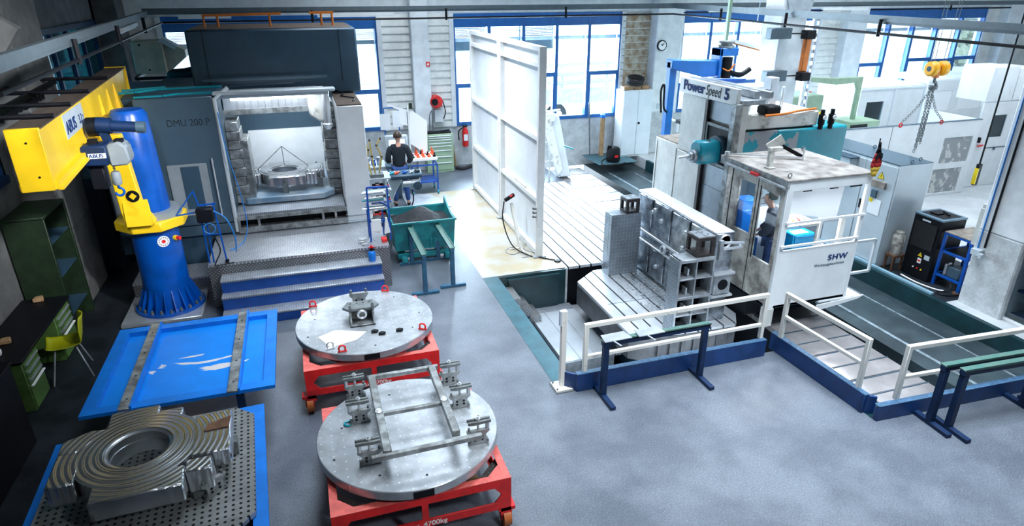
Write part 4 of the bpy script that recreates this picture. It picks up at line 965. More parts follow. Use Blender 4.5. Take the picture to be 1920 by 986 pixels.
each(b, 1, 'front_rib', M['cast_dark'], tb)
rr = random.Random(11); b = B()
for i in range(900):
    u = rr.gauss(0, .17); v = rr.random(); x = 5.25 - .12 * v + u; y = 9.2 - 1.5 * v + rr.gauss(0, .06)
    if not (4.5 < x < 5.46 and 7.4 < y < 9.25): continue
    t = rr.uniform(0, PI); l = rr.uniform(.006, .02); z = rr.uniform(.002, .015)
    b.bar((x - l * math.cos(t), y - l * math.sin(t), z), (x + l * math.cos(t), y + l * math.sin(t), z + .006), .006, .003)
o = b.build('metal_chips', M['chips'], smooth=False); tag(o, 'bright curled metal chips scattered over the slotted table between the angle plates', 'metal chips', kind='stuff')
# angle plates
ap = thing('angle_plate', 'tall drilled steel angle plate at the far end of the pit table', 'angle plate', (5.07, 9.42, .001))
B().box(4.79, 5.36, 9.31, 9.40, 0, 1.13).box(4.79, 4.85, 9.40, 9.58, 0, 1.13).box(5.30, 5.36, 9.40, 9.58, 0, 1.13).box(4.85, 5.30, 9.40, 9.58, 1.07, 1.13).build('plate_body', M['drilled_plate'], ap, bevel=.004)
bx = thing('box_angle_plate', 'tall open steel box angle with eight cells at the near end of the table', 'angle plate', (5.05, 7.3, .001))
b = B(); X0, X1, Y0, Y1 = 4.77, 5.36, 7.13, 7.40
b.box(X0, X0 + .035, Y0, Y1, 0, 1.17); b.box(X1 - .03, X1, Y0, Y1, 0, 1.17); b.box((X0 + X1) / 2 - .011, (X0 + X1) / 2 + .011, Y0 + .004, Y1, 0, 1.16)
for z, t in ((0, .05), (.27, .022), (.54, .045), (.85, .022), (1.12, .05)): b.box(X0 + .001, X1 - .001, Y0 + .001, Y1 - .001, z, z + t)
b.build('box_body', M['steel_worn2'], bx, bevel=.003)
B().box(X0 + .01, X1 - .01, Y1 - .02, Y1, .02, 1.15).build('back_wall', M['black'], bx)  # black wall paints the shade inside the open cells
B().box(X0 - .004, X0, Y0 + .005, Y1 - .005, .01, 1.16).build('drilled_side', M['drilled_plate'], bx)
b = B()
for cx_ in (X0 + .20,):
    for z in (.32, .60, .90): b.box(cx_ - .012, cx_ + .012, Y0 + .06, Y0 + .16, z, z + .10)
each(b, 1, 'cell_gusset', M['steel_bright'], bx)
def cage(label, loc, s, rz=0):
    r = thing('cage_block', label, 'setup block', loc, rz, None)
    b = B()
    b.box(-s, s, -s, s, 0, .04); b.box(-s, s, -s, s, 2 * s - .05, 2 * s)
    for x in (-s, s - .05):
        for y in (-s, s - .05): b.box(x, x + .05, y, y + .05, .04, 2 * s - .05)
    b.build('cage_body', M['rusty_dark'], r, bevel=.003)
    B().box(-s + .01, s - .01, -s + .01, s - .01, 2 * s, 2 * s + .012).build('top_pad', M['steel_worn2'], r)
    b = B()
    for x, y in ((-.06, .04), (.03, .05), (.07, -.04)): b.cyl((x, y, 2 * s + .012), (x, y, 2 * s + .0135), .014, 10)
    b.box(-.012, -.004, -s, s, 2 * s + .012, 2 * s + .0135)
    each(b, 1, 'pad_hole', M['black'], r); return r
cage('open cage block standing on the tall drilled angle plate at the far end', (5.18, 9.43, 1.131), .125)
cage('open cage block bolted on top of the box angle plate near the railing', (5.20, 7.31, 1.172), .145)
# long cast housing being machined
hs = thing('cast_housing', 'long upright cast steel housing with bosses and panels between the angle plates', 'casting', (5.63, 8.4, .001))
B().box(5.46, 5.78, 7.32, 9.66, 0, 1.42).build('casting_body', M['cast_bright'], hs, bevel=.012)
b = B()
for y0, y1, z0, z1 in ((9.12, 9.56, .90, 1.40), (8.52, 9.04, .84, 1.40), (7.98, 8.46, .80, 1.40), (7.40, 7.92, .84, 1.40), (9.12, 9.56, .06, .58), (8.60, 9.04, .06, .56), (7.98, 8.50, .06, .54), (7.5, 7.9, .06, .5)):
    b.box(5.435, 5.465, y0, y1, z0, z1)
each(b, 1, 'face_panel', M['cast_bright'], hs, bevel=.01)
b = B().box(5.42, 5.47, 7.34, 9.62, .755, .80).box(5.42, 5.47, 7.34, 9.62, .585, .62); each(b, 1, 'rib', M['steel_bright'], hs, bevel=.006)
b = B()
for y, z in ((9.0, 1.26), (8.78, 1.14), (8.1, .92), (9.34, .32), (8.82, .30), (8.3, .30), (9.08, 1.2), (8.06, 1.2)): b.lathe((5.435, y, z), [(.015, -.0), (.015, -.03), (.035, -.03), (.04, .0)], 14, 'x')
each(b, 1, 'small_boss', M['steel_bright'], hs)
b = B()
for y, z in ((8.62, .69), (8.25, .69), (7.9, .69)): b.lathe((5.43, y, z), [(.045, .0), (.045, -.035), (.075, -.035), (.08, .0)], 20, 'x')
each(b, 1, 'bearing_boss', M['steel_bright'], hs)
b = B().box(5.47, 5.77, 7.335, 9.65, 1.42, 1.435)
b.build('top_face', M['plate_bright'], hs)
B().lathe((5.62, 7.32, 1.30), [(.0, -.0), (.085, -.0), (.10, -.03), (.11, .0)], 24, 'y').build('end_boss', M['steel_bright'], hs)
b = B().box(5.48, 5.76, 7.24, 7.34, .48, .80); b.build('bearing_block', M['steel_worn2'], hs, bevel=.01)
B().cyl((5.62, 7.235, .64), (5.62, 7.25, .64), .085, 24).build('bore', M['black'], hs)
B().box(5.44, 5.8, 7.22, 7.36, .80, .83).box(5.44, 5.8, 7.22, 7.36, .44, .47).build('block_flange', M['steel_bright'], hs)
cl = thing('screw_clamp', 'long threaded clamp sticking out beside the cage block at the cabin side', 'clamp', (5.6, 7.2, 1.2))
B().box(5.43, 5.49, 7.16, 7.22, 1.08, 1.38).build('clamp_jaw', M['steel_worn2'], cl); B().bar((5.49, 7.19, 1.34), (5.85, 7.19, 1.30), .03).bar((5.49, 7.19, 1.24), (5.80, 7.19, 1.24), .03).cyl((5.78, 7.13, 1.27), (5.86, 7.28, 1.23), .016, 8).build('clamp_bar', M['steel_bright'], cl)
# guard boards and railings around the pit
def guard(label, loc, L_, rz, hgt=.25):
    r = thing('guard_board', label, 'guard board', loc, rz)
    B().prism([(0, .0), (.06, 0), (.06, hgt - .03), (0, hgt)], 0, L_, 'x').build('board', M['blue_guard'], r, bevel=.004)
    B().box(0, L_, .0, .075, hgt, hgt + .006).build('top_edge', M['teal_edge'], r)
    return r
guard('blue steel kick board along the pit under the white railing', (2.86, 6.21, 0), 2.82, 0)
r = guard('blue steel kick board along the bright covers, running towards the camera', (5.88, 6.38, 0), 1.62, -HP + math.radians(2))
guard('blue steel kick board closing the machine bed nearest the camera', (5.98, 4.58, 0), 3.4, math.radians(-2.5), .2)
for lb, x, y, a in (('short slanted blue end piece at the corner of the longest kick board', 2.87, 6.22, 2.4), ('short slanted blue end piece where the cabin side kick board stops', 5.93, 4.78, -.6)):
    tag(B().bar((x, y + .03, .12), (x + .17 * math.cos(a), y + .03 + .17 * math.sin(a), .12), .03, .24).build('guard_end', M['blue_guard']), lb, 'guard board')
def railing(label, a, b_, z0=.25, z1=1.12, mid=.62):
    a = Vector(a); b_ = Vector(b_)
    r = thing('railing', label, 'railing', (a.x, a.y, z0))
    for p in (a, b_):
        B().bar((p.x, p.y, z0), (p.x, p.y, z1), .055).build('post', M['rail_white'], r, bevel=.004)
    B().bar((a.x, a.y, z1 - .027), (b_.x, b_.y, z1 - .027), .055).build('top_rail', M['rail_white'], r, bevel=.004)
    B().bar((a.x, a.y, mid), (b_.x, b_.y, mid), .045).build('mid_rail', M['rail_white'], r, bevel=.004)
    return r
railing('white tube railing on the kick board before the angle plates', (2.98, 6.27), (5.63, 6.30), .25, .93, .46)
railing('white tube railing running away beside the bright covers', (5.91, 6.22), (5.99, 4.93), .25, .93, .58)
railing('white tube railing crossing to the right picture edge', (6.30, 4.66), (8.9, 4.50), .2, .93, .50)
gp = thing('gate_post', 'single white post on a bolted foot plate at the pit corner', 'post', (2.72, 6.38, 0))
B().box(2.60, 2.84, 6.24, 6.50, .0, .012).build('foot_plate', M['steel_dark'], gp); B().box(2.61, 2.83, 6.26, 6.48, .012, .03).build('foot_plate', M['rail_white'], gp)
B().box(2.69, 2.755, 6.345, 6.41, .03, 1.10).build('post', M['rail_white'], gp, bevel=.004); B().box(2.665, 2.69, 6.35, 6.40, .90, 1.10).build('latch_box', M['lightgrey'], gp)
b = B()
for x, y in ((2.63, 6.29), (2.81, 6.29), (2.63, 6.45), (2.81, 6.45)): b.cyl((x, y, .03), (x, y, .05), .013, 6)
each(b, 1, 'bolt', M['steel_dark'], gp)
# saw horse stands
def horse(label, loc, rz, L_=1.37, H_=.80, fm='steel_blue', top=None, group='steel stands with T shaped feet', foot=.60, over=.05):
    r = thing('steel_stand', label, 'stand', loc, rz, group)
    for x in (0, L_):
        f = B().box(x - .035, x + .035, -foot / 2, foot / 2, 0, .05).build('foot', M[fm], r, bevel=.004)
        B().box(x - .035, x + .035, -.035, .035, .05, H_ - .06).build('post', M[fm], r, bevel=.004)
    B().box(-.05, L_ + over, -.035, .035, H_ - .06, H_).build('top_beam', M[fm], r, bevel=.004)
    if top: B().box(-.05, L_ + over, -.045, .045, H_, H_ + .012).box(-.05, L_ + over, -.045, -.038, H_, H_ + .03).build('top_strip', M[top], r)
    return r
horse('dark stand before the white railing with two steel brackets on it', (3.13, 6.02, 0), 0, 1.38, .80, 'blue_dark', 'green_strip')
for lb, x in (('folded steel bracket on the near end of the railing stand', 3.21), ('folded steel bracket second along the railing stand', 3.66)):
    k = thing('steel_bracket', lb, 'bracket', (x, 6.02, .813))
    B().prism([(x - .14, 5.93), (x + .22, 5.94), (x + .19, 6.11), (x - .12, 6.10)], .832, .842).build('bracket_plate', M['alu'], k); B().bar((x - .03, 5.93, .84), (x + .04, 5.86, .80), .02, .01).build('bracket_tongue', M['alu'], k)
horse('dark long stand at the right edge, farther of the two side by side', (6.54, 4.36, 0), math.radians(-3.5), 1.38, .80, 'blue_dark', 'green_strip', foot=.55, over=.9)
horse('dark long stand at the right edge, nearer of the two side by side', (6.66, 4.22, 0), math.radians(-3.5), 1.38, .80, 'blue_dark', 'green_strip', foot=.55, over=.9)
horse('petrol blue stand by the teal skip, closer to the steps', (1.58, 9.58, 0), HP, 1.32, .72, 'steel_blue', 'green_strip', foot=.46)
horse('petrol blue stand by the teal skip, closer to the glossy floor', (2.08, 9.72, 0), HP, 1.26, .72, 'steel_blue', 'green_strip', foot=.44)
# telescopic bed covers of the boring mill, front and rear
def bedcover(label, y0, y1, n):
    r = thing('bed_cover', label, 'cover', (6.8, (y0 + y1) / 2, -1.0))
    w_ = (y1 - y0) / n
    for i in range(n):
        z = -.002 - .004 * (i % 2)
        B().prism([(6.34, -.10), (6.34, z - .02), (6.37, z), (7.28, z), (7.30, z - .02), (7.30, -.10)], y0 + i * w_, y0 + (i + 1) * w_ - .008, 'y').build('cover_plate', M['bed_plate'], r, bevel=.003)
        B().box(6.36, 7.29, y0 + (i + 1) * w_ - .035, y0 + (i + 1) * w_ - .02, z, z + .006).build('wiper', M['grey_dark'], r)
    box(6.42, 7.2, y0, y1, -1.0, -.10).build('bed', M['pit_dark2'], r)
    return r
bedcover('grooved bright bed covers between the railings before the cabin', 4.72, 8.3, 11)
bedcover('wide pale bed covers running to the rear wall behind the machine column', 10.9, 16.3, 9)
M_bed = None
struct('trim_6', B().box(8.0, 8.30, 4.62, YB, -1.0, -.298), M['channel'], smooth=False)
struct('trim_7', B().box(8.28, 8.34, 4.7, YB - 1, -.3, -.285).box(9.0, 9.03, 4.8, YB - 1.4, -.3, -.288), M['channel_line'], smooth=False)

# ================================================================ travelling column boring mill
bm_ = thing('boring_mill', 'tall off-white travelling column machine with lettered name board and teal spindle head', 'boring machine', (7.0, 9.3, -.002))
B().box(6.42, 6.80, 8.72, 10.03, 0.02, 3.02).box(6.42, 6.56, 8.42, 8.72, .02, 3.02).build('column', M['offwhite'], bm_, bevel=.01)
B().box(6.39, 6.42, 9.24, 10.03, 2.02, 3.0).box(6.39, 6.42, 9.24, 10.03, .12, 2.0).build('side_panel', M['offwhite'], bm_, bevel=.006)
B().box(6.33, 6.42, 9.17, 9.24, .1, 3.0).build('guide_way', M['rusty_dark'], bm_)
B().box(6.30, 6.42, 8.38, 8.50, .05, 3.05).build('guide_way', M['steel_worn'], bm_, bevel=.006)
b = B()
for i in range(5): b.box(6.395 - .004 * (i % 2), 6.41, 8.50, 9.17, .12 + i * .37, .12 + i * .37 + .365)
b.box(6.39, 6.41, 8.50, 9.17, 2.70, 3.0)
each(b, 1, 'sliding_cover', M['grey_cover'], bm_)
fr = B().box(6.34, 6.40, 8.50, 8.55, 2.0, 2.66).box(6.34, 6.40, 9.12, 9.17, 2.0, 2.66).box(6.34, 6.40, 8.55, 9.12, 2.0, 2.05).box(6.34, 6.40, 8.55, 9.12, 2.61, 2.66).build('head_frame', M['steel_dark'], bm_, bevel=.004)
box(6.36, 6.40, 8.55, 9.12, 2.05, 2.61).build('head_opening', M['black'], bm_)
b = B().prism([(8.62, 2.13), (8.66, 2.08), (8.86, 2.08), (8.92, 2.13), (8.92, 2.36), (8.85, 2.44), (8.68, 2.44), (8.62, 2.36)], 5.92, 6.40, 'x')
b.build('spindle_head', M['teal_worn'], bm_, bevel=.02)
B().cyl((6.28, 8.77, 2.27), (6.36, 8.77, 2.27), .23, 28).build('head_collar', M['grey_dark'], bm_)
s_ = B().cyl((5.86, 8.77, 2.20), (5.92, 8.77, 2.20), .105, 28).cyl((5.81, 8.77, 2.20), (5.86, 8.77, 2.20), .07, 24).build('spindle_nose', M['steel_worn2'], bm_)
B().cyl((5.62, 8.77, 2.20), (5.81, 8.77, 2.20), .022, 14).cyl((5.74, 8.77, 2.20), (5.81, 8.77, 2.20), .035, 14).build('tool', M['steel_bright'], s_)
sg = B().box(6.33, 6.40, 8.44, 10.06, 3.02, 3.27).build('name_board', M['white_board'], bm_, bevel=.006)
text('Power', .235, (6.326, 9.94, 3.08), FX, M['text_blue'], sg, bold=.008, sx=1.02)
text('Speed', .235, (6.326, 9.27, 3.08), FX, M['text_dark'], sg, shear=.22, sx=.72)
text('5', .245, (6.326, 8.76, 3.08), FX, M['text_blue'], sg, bold=.010)
B().box(6.41, 6.85, 8.42, 10.2, 3.02, 3.10).box(6.7, 6.8, 8.5, 10.4, 3.10, 3.22).box(6.95, 7.05, 8.5, 10.4, 3.10, 3.20).build('top_beam', M['steel_worn2'], bm_, bevel=.01)
# low cabinet to the left of the column
B().box(6.42, 7.3, 10.04, 10.86, 0.02, 2.06).build('side_cabinet', M['offwhite'], bm_, bevel=.012)
box(6.44, 7.28, 10.06, 10.84, 2.06, 2.08).build('cabinet_top', M['brown_grime'], bm_)
b = B().box(6.405, 6.42, 10.10, 10.14, .2, 2.0).box(6.405, 6.42, 10.78, 10.82, .2, 2.0); each(b, 1, 'panel_edge', M['offwhite'], bm_)
B().bar((6.9, 10.9, 2.1), (6.9, 10.9, 2.30), .03).bar((6.9, 10.9, 2.3), (6.9, 11.4, 2.3), .03).build('top_handle', M['white'], bm_)
B().box(6.48, 6.62, 10.08, 10.16, 2.5, 2.62).bar((6.55, 10.12, 2.1), (6.55, 10.12, 3.0), .03).box(6.40, 6.70, 10.05, 10.20, 2.44, 2.50).build('cable_bracket', M['black'], bm_)
# gear housing and ram reaching to the right
B().box(7.35, 8.78, 8.62, 9.75, 1.85, 2.55).build('ram_housing', M['teal'], bm_, bevel=.03)
box(6.56, 7.36, 8.62, 9.75, 1.85, 2.55).build('ram_root', M['teal_grey'], bm_)
B().box(6.80, 7.3, 8.8, 10.0, .02, 1.85).build('column_rear', M['grey_dark'], bm_)
B().box(7.36, 7.75, 8.60, 8.62, 2.02, 2.5).build('bare_patch', M['teal_grey'], bm_)
B().box(6.56, 8.15, 8.66, 9.7, 2.58, 2.82).build('ram_beam', M['white_worn'], bm_, bevel=.02); box(6.6, 8.1, 8.7, 9.6, 2.55, 2.58).build('beam_gap', M['black'], bm_)
def regulator(x):
    r = B().cyl((x, 8.62, 2.60), (x, 8.62, 2.76), .055, 16).cyl((x, 8.62, 2.52), (x, 8.62, 2.60), .04, 14).cyl((x, 8.62, 2.76), (x, 8.62, 2.84), .035, 12).build('air_regulator', M['black'], bm_)
    B().cyl((x, 8.56, 2.72), (x, 8.545, 2.72), .035, 18).build('gauge', M['sheet_white'], r)
regulator(8.18); regulator(8.38)
b = B().lathe((6.9, 9.0, 0), [(0, 3.1), (.16, 3.1), (.16, 3.22), (.12, 3.24), (.12, 3.3), (0, 3.3)], 20)
B().cyl((7.1, 9.3, 2.85), (7.1, 9.3, 3.05), .14, 20).cyl((7.5, 9.2, 2.82), (7.5, 9.2, 3.0), .10, 20).build('motor', M['black'], bm_)
B().box(6.95, 7.25, 8.50, 8.75, 2.83, 2.97).build('motor', M['black'], bm_, bevel=.03)
B().box(6.95, 7.05, 9.0, 9.05, 2.82, 3.2).box(6.9, 7.3, 8.95, 9.0, 3.12, 3.17).box(7.3, 7.45, 8.9, 9.1, 2.82, 3.35).box(7.55, 7.60, 8.9, 8.95, 2.82, 3.2).box(7.3, 7.8, 9.3, 9.35, 3.1, 3.16).build('valve_stack', M['steel_bright'], bm_, bevel=.01)
B().tube(smooth_path([(6.9, 8.45, 2.84), (7.3, 8.5, 2.84), (7.7, 8.62, 2.85), (8.1, 8.7, 2.85)]), .02, 8).build('orange_hose', M['orange'], bm_)
# operator cabin
cb = thing('operator_cabin', 'white windowed operator cabin with dirty roof and blue lettering on its front', 'cabin', (6.8, 7.4, .0))
CX0, CX1, CY0, CY1, CZ0, CZ1 = 6.10, 7.52, 6.78, 8.0, .38, 2.29
B().box(CX0, CX1, CY0, CY1, CZ0, CZ0 + .04).build('cabin_floor', M['grey_dark'], cb)
fw = B()
fw.box(CX0 + .04, CX1, CY0, CY0 + .04, CZ0, 1.28)                                        # lower front wall
fw.box(CX0 + .04, CX1, CY0, CY0 + .04, 2.15, CZ1)
fw.box(CX0, CX0 + .10, CY0 - .002, CY0 + .05, CZ0, CZ1); fw.box(CX1 - .06, CX1 + .002, CY0 - .002, CY0 + .05, CZ0, CZ1)
fw.build('front_wall', M['white'], cb, bevel=.006)
sd = B()                                                                                  # door side (dirty)
sd.box(CX0, CX0 + .035, CY0 + .05, CY0 + .13, CZ0, 2.22).box(CX0, CX0 + .035, CY0 + .13, 7.31, CZ0, 1.03).box(CX0, CX0 + .035, CY0 + .13, 7.31, 2.06, 2.22).box(CX0, CX0 + .035, 7.31, 7.44, CZ0, 2.22)
sd.box(CX0, CX0 + .035, 7.44, 7.80, CZ0, 1.32).box(CX0, CX0 + .035, 7.44, 7.80, 2.08, 2.22).box(CX0, CX0 + .035, 7.80, CY1, CZ0, 2.22)
sd.build('side_wall', M['white_dirty'], cb, bevel=.004)
b = B().box(CX0 - .004, CX0, 7.30, 7.32, 1.0, 2.1).box(CX0 - .004, CX0, 7.375, 7.385, CZ0, 2.2); each(b, 1, 'door_gap', M['black'], cb)
b = B().box(CX0 + .015, CX0 + .02, CY0 + .13, 7.31, 1.03, 2.06).box(CX0 + .015, CX0 + .02, 7.44, 7.80, 1.32, 2.08)
each(b, 1, 'window_glass', M['glass_clear'], cb)
B().box(CX1 - .04, CX1, CY0 + .05, CY1, CZ0, 1.0).box(CX1 - .04, CX1, 7.5, 7.56, 1.0, 2.2).build('rear_side_wall', M['white'], cb)
B().box(CX0, CX1, CY1 - .03, CY1, CZ0, 1.5).box(CX0, CX0 + .1, CY1 - .03, CY1, 1.5, 2.2).box(CX1 - .1, CX1, CY1 - .03, CY1, 1.5, 2.2).build('back_wall', M['white'], cb)
B().box(CX0 - .03, CX1 + .02, CY0 - .02, CY1 + .3, CZ1, CZ1 + .03).build('roof', M['roof_grime'], cb, bevel=.006)
B().box(CX0 - .035, CX0, CY0 - .02, CY1 + .28, 2.20, CZ1 + .02).build('roof_gutter', M['steel_worn'], cb)
B().tube([(CX0 - .05, CY0, 2.21), (CX0 - .05, CY1 + .1, 2.24)], .016, 8).build('slide_rail', M['steel_worn2'], cb); box(CX0 - .07, CX0 - .04, 7.35, 7.52, 2.22, 2.26).build('red_marker', M['red'], cb)
b = B().bar((CX0 + .05, CY0 - .015, 1.70), (CX1 + .0, CY0 - .015, 1.70), .03).bar((CX0 + .03, CY0 - .015, 1.35), (CX1 - .03, CY0 - .015, 1.35), .03); each(b, 1, 'window_bar', M['white'], cb)
tg = B().prism([(6.2, 2.14), (7.12, 2.14), (7.08, 1.64), (6.2, 1.83)], CY0 + .06, CY0 + .064, 'y'); tg.build('white_sheet', M['sheet_thin'], cb)
b = B().box(6.35, 6.5, CY0 - .004, CY0, 2.135, 2.15).box(6.8, 6.95, CY0 - .004, CY0, 2.135, 2.15).box(7.15, 7.36, CY0 - .004, CY0, 2.13, 2.15); each(b, 1, 'sealant_trace', M['black'], cb)
B().box(6.5, 7.2, 7.3, 7.42, 2.25, 2.288).build('ceiling_lamp', M['lamp'], cb)
area('cabin_lamp', (6.85, 7.36, 2.24), (0, 0, 0), .7, .12, 40, (.95, .97, 1.0))
fwl = [o for o in cb.children if o.name.startswith('front_wall')][0]
text('SHW', .12, (7.02, CY0 - .006, 1.04), FY, M['text_blue'], fwl, bold=.003, sx=1.22, space=1.15)
text('Werkzeugmaschinen', .062, (6.80, CY0 - .006, .955), FY, M['grey'], fwl, sx=.98, space=1.05)
B().box(6.62, 7.24, 7.28, 7.75, 1.38, 1.42).box(7.20, 7.24, 7.28, 7.75, .42, 1.38).box(7.36, 7.44, 7.0, 7.05, .42, 1.6).build('workbench', M['white_worn'], cb)
B().box(CX0 - .03, CX0 + .1, CY0 - .02, CY0 + .10, .10, CZ0).build('support_bracket', M['offwhite'], cb)
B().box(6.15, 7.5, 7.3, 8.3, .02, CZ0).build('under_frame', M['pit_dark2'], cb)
B().prism([(6.95, .33), (7.82, .38), (7.72, .33), (6.98, .24)], CY0 - .05, CY0 - .03, 'y').box(7.0, 7.78, CY0 - .03, CY0 + .3, .36, .38).build('foot_plate', M['white'], cb)
sr = B()
sr.bar((7.52, 6.95, 1.18), (8.05, 6.95, 1.18), .035).bar((8.05, 6.95, 1.18), (8.05, 6.95, .66), .035).bar((8.05, 6.95, .66), (7.52, 6.95, .66), .035)
sr.build('side_railing', M['lightgrey'], cb)
sr = B(); sr.bar((7.52, 7.7, 1.25), (8.1, 7.7, 1.25), .035).bar((8.1, 7.7, 1.25), (8.1, 7.7, .8), .035).bar((7.52, 7.7, .8), (8.1, 7.7, .8), .035); sr.build('side_railing', M['lightgrey'], cb)
def lug(x, y): return B().tube([(x, y, 2.32)] + arc((x, y, 2.36), .03, -HP, 1.5 * PI, 12, 'xz'), .008, 6)
for x, y in ((6.16, 6.86), (7.44, 8.1)): lug(x, y).build('lifting_eye', M['steel_worn'], cb)
# things on the cabin roof
tag(B().box(6.22, 6.30, 7.38, 7.44, 2.321, 2.58).box(6.20, 6.32, 7.34, 7.46, 2.321, 2.34).box(6.2, 6.42, 7.37, 7.43, 2.56, 2.62).build('roof_sensor', M['white_worn'], bevel=.008), 'upright white sensor post on the dirty cabin roof', 'sensor')
tag(B().bar((6.12, 8.18, 2.36), (7.02, 7.62, 2.36), .02).cyl((6.11, 8.2, 2.322), (6.11, 8.2, 2.39), .04, 12).cyl((7.02, 7.62, 2.322), (7.02, 7.62, 2.5), .012, 8).build('roof_wand', M['steel_bright']), 'long thin steel rod lying across the cabin roof', 'rod')
tag(B().bar((6.65, 7.95, 2.45), (6.85, 7.9, 2.60), .02, .16).bar((6.62, 7.8, 2.34), (6.66, 7.86, 2.46), .03).build('roof_lamp', M['white_worn']), 'tilted cream lamp head on the cabin roof beside the black lever', 'lamp')
tag(B().bar((6.82, 7.86, 2.50), (7.05, 7.68, 2.36), .05).build('roof_lever', M['black']), 'black lever arm lying on the cabin roof by the cream lamp', 'lever')
# pennant flag
fg = thing('pennant_flag', 'small hanging black red and gold flag at the cabin roof corner', 'flag', (7.46, 6.76, 2.32))
B().cyl((7.47, 6.75, 2.32), (7.47, 6.75, 2.80), .008, 8).build('flag_pole', M['black'], fg)
def strip(z_hi, z_lo, f):
    vs = []
    for z in (z_hi, z_lo):
        w_ = .10 * f(z)
        for k in range(7): vs.append((7.47 - w_ + 2 * w_ * k / 6 + .02 * (2.8 - z), 6.735 - .02 * math.sin(k * 2.1), z))
    return vs, [(k, k + 1, k + 8, k + 7) for k in range(6)]
wf_ = lambda z: .08 + max(0, min(1, (2.75 - z) / .30)) * .9 if z > 2.42 else .98 - (2.42 - z) * 4
b = B()
zz = [2.75, 2.68, 2.60, 2.53, 2.46, 2.40, 2.34, 2.27]
for i in range(7):
    b.cur = 0 if i < 2 else (1 if i < 5 else 2); vs, fs = strip(zz[i], zz[i + 1], wf_); b.add(vs, fs)
o = b.build('flag_cloth', [M['black'], M['flag_red'], M['flag_gold']], fg); sm = o.modifiers.new('thick', 'SOLIDIFY'); sm.thickness = .004
B().prism([(7.43, 2.50), (7.47, 2.58), (7.51, 2.50), (7.53, 2.54), (7.52, 2.60), (7.47, 2.62), (7.42, 2.60), (7.41, 2.54)], 6.700, 6.706, 'y').build('flag_emblem', M['black'], fg)
# tool box, tools inside the cabin
tx = thing('tool_box', 'bright blue drawer tool box under the bench inside the cabin', 'tool box', (6.72, 7.1, .42))
B().box(6.58, 6.96, 7.04, 7.27, .42, 1.38).build('box_body', M['tool_blue'], tx, bevel=.01)
for z in (.98, 1.12, 1.26): B().box(6.60, 6.94, 7.025, 7.04, z, z + .11).box(6.62, 6.92, 7.012, 7.025, z + .085, z + .10).build('drawer', M['tool_blue'], tx, bevel=.004)
tag(B().prism([(6.62, 7.07), (6.88, 7.08), (6.86, 7.22), (6.62, 7.2)], 1.381, 1.385).build('note_paper', M['paper']), 'paper note on top of the blue tool box in the cabin', 'paper')
for i, (lb, x, m_) in enumerate((('black handled tool on the cabin bench', 6.70, 'black'), ('orange screwdriver on the cabin bench', 6.84, 'orange'), ('red screwdriver on the cabin bench', 6.95, 'red'), ('steel key on the cabin bench', 7.06, 'steel_worn2'))):
    tag(B().cyl((x, 7.32, 1.436), (x + .05, 7.44, 1.436), .014, 8).cyl((x + .05, 7.44, 1.436), (x + .09, 7.55, 1.436), .006, 6).build('hand_tool', M[m_]), lb, 'tool', 'tools on the cabin bench')

# ================================================================ tall white partition
pt = thing('partition_screen', 'very tall white framed screen standing on the glossy floor before the middle window', 'screen', (3.93, 12.8, .004))
Y0, YM, Y1 = 10.47, 12.86, 15.19
for y0, y1 in ((Y0, YM - .02), (YM + .02, Y1)):
    box(3.96, 3.975, y0 + .06, y1 - .06, .08, 3.76).build('sheet', M['panel_white'], pt)
    b = B().box(3.86, 3.99, y0, y0 + .08, .03, 3.79).box(3.86, 3.99, y1 - .08, y1, .03, 3.79)
    each(b, 1, 'upright', M['white_board'], pt, bevel=.004)
    b = B()
    for z in (3.71, 3.45, 2.20, 1.07, .06): b.box(3.87, 3.985, y0 + .08, y1 - .08, z, z + .08)
    each(b, 1, 'cross_rail', M['white_board'], pt, bevel=.004)
b = B()
for y in (Y0 + .03, YM, Y1 - .03): b.box(3.80, 4.05, y - .05, y + .05, 0.004, .03)
each(b, 1, 'foot', M['alu'], pt)
b = B()
for z in (.80, .88, .96): b.cyl((3.86, 10.52, z), (3.80, 10.52, z), .016, 8).cyl((3.80, 10.52, z), (3.80, 10.52, z + .03), .016, 8)
each(b, 2, 'hook', M['steel_dark'], pt)
tag(B().box(3.875, 3.90, 11.2, 11.95, 1.152, 1.20).build('spirit_level', M['white_worn']), 'long spirit level lying on the lower cross rail of the tall screen', 'spirit level')
lt_ = thing('work_lamp_stand', 'white pole with a black control handle leaning at the foot of the tall screen', 'stand', (3.75, 11.1, .004))
B().bar((3.72, 11.0, .01), (3.66, 11.4, .82), .05, .07).build('pole', M['white_worn'], lt_); B().box(3.5, 3.78, 11.0, 11.05, .004, .02).bar((3.72, 11.0, .01), (3.72, 10.75, .02), .03).build('base', M['white_worn'], lt_)
B().bar((3.52, 11.36, .90), (3.72, 11.42, .98), .05, .06).build('handle', M['black'], lt_); B().bar((3.62, 11.36, .965), (3.68, 11.38, .985), .03, .02).build('red_button', M['red'], lt_)
B().tube(smooth_path([(3.5, 11.36, .88), (3.46, 11.3, .5), (3.55, 11.0, .1), (3.75, 10.6, .02), (3.95, 10.42, .015), (4.15, 10.25, .015)], 8), .012, 6).build('cable', M['black'], lt_)
tag(B().lathe((4.18, 10.2, .006), [(0, .02), (.05, .02), (.07, 0)], 16).build('floor_plug', M['black']), 'small round black floor plug at the end of the handle cable', 'plug')
tag(B().tube(smooth_path([(3.8, 10.95, .015), (3.5, 10.75, .012), (3.4, 10.95, .012), (3.6, 11.1, .012), (3.85, 10.8, .012), (3.9, 10.6, .012), (3.6, 10.55, .012)], 8), .007, 6).build('thin_cable', M['alu']), 'loose thin grey cable coiled at the foot of the tall screen', 'cable')

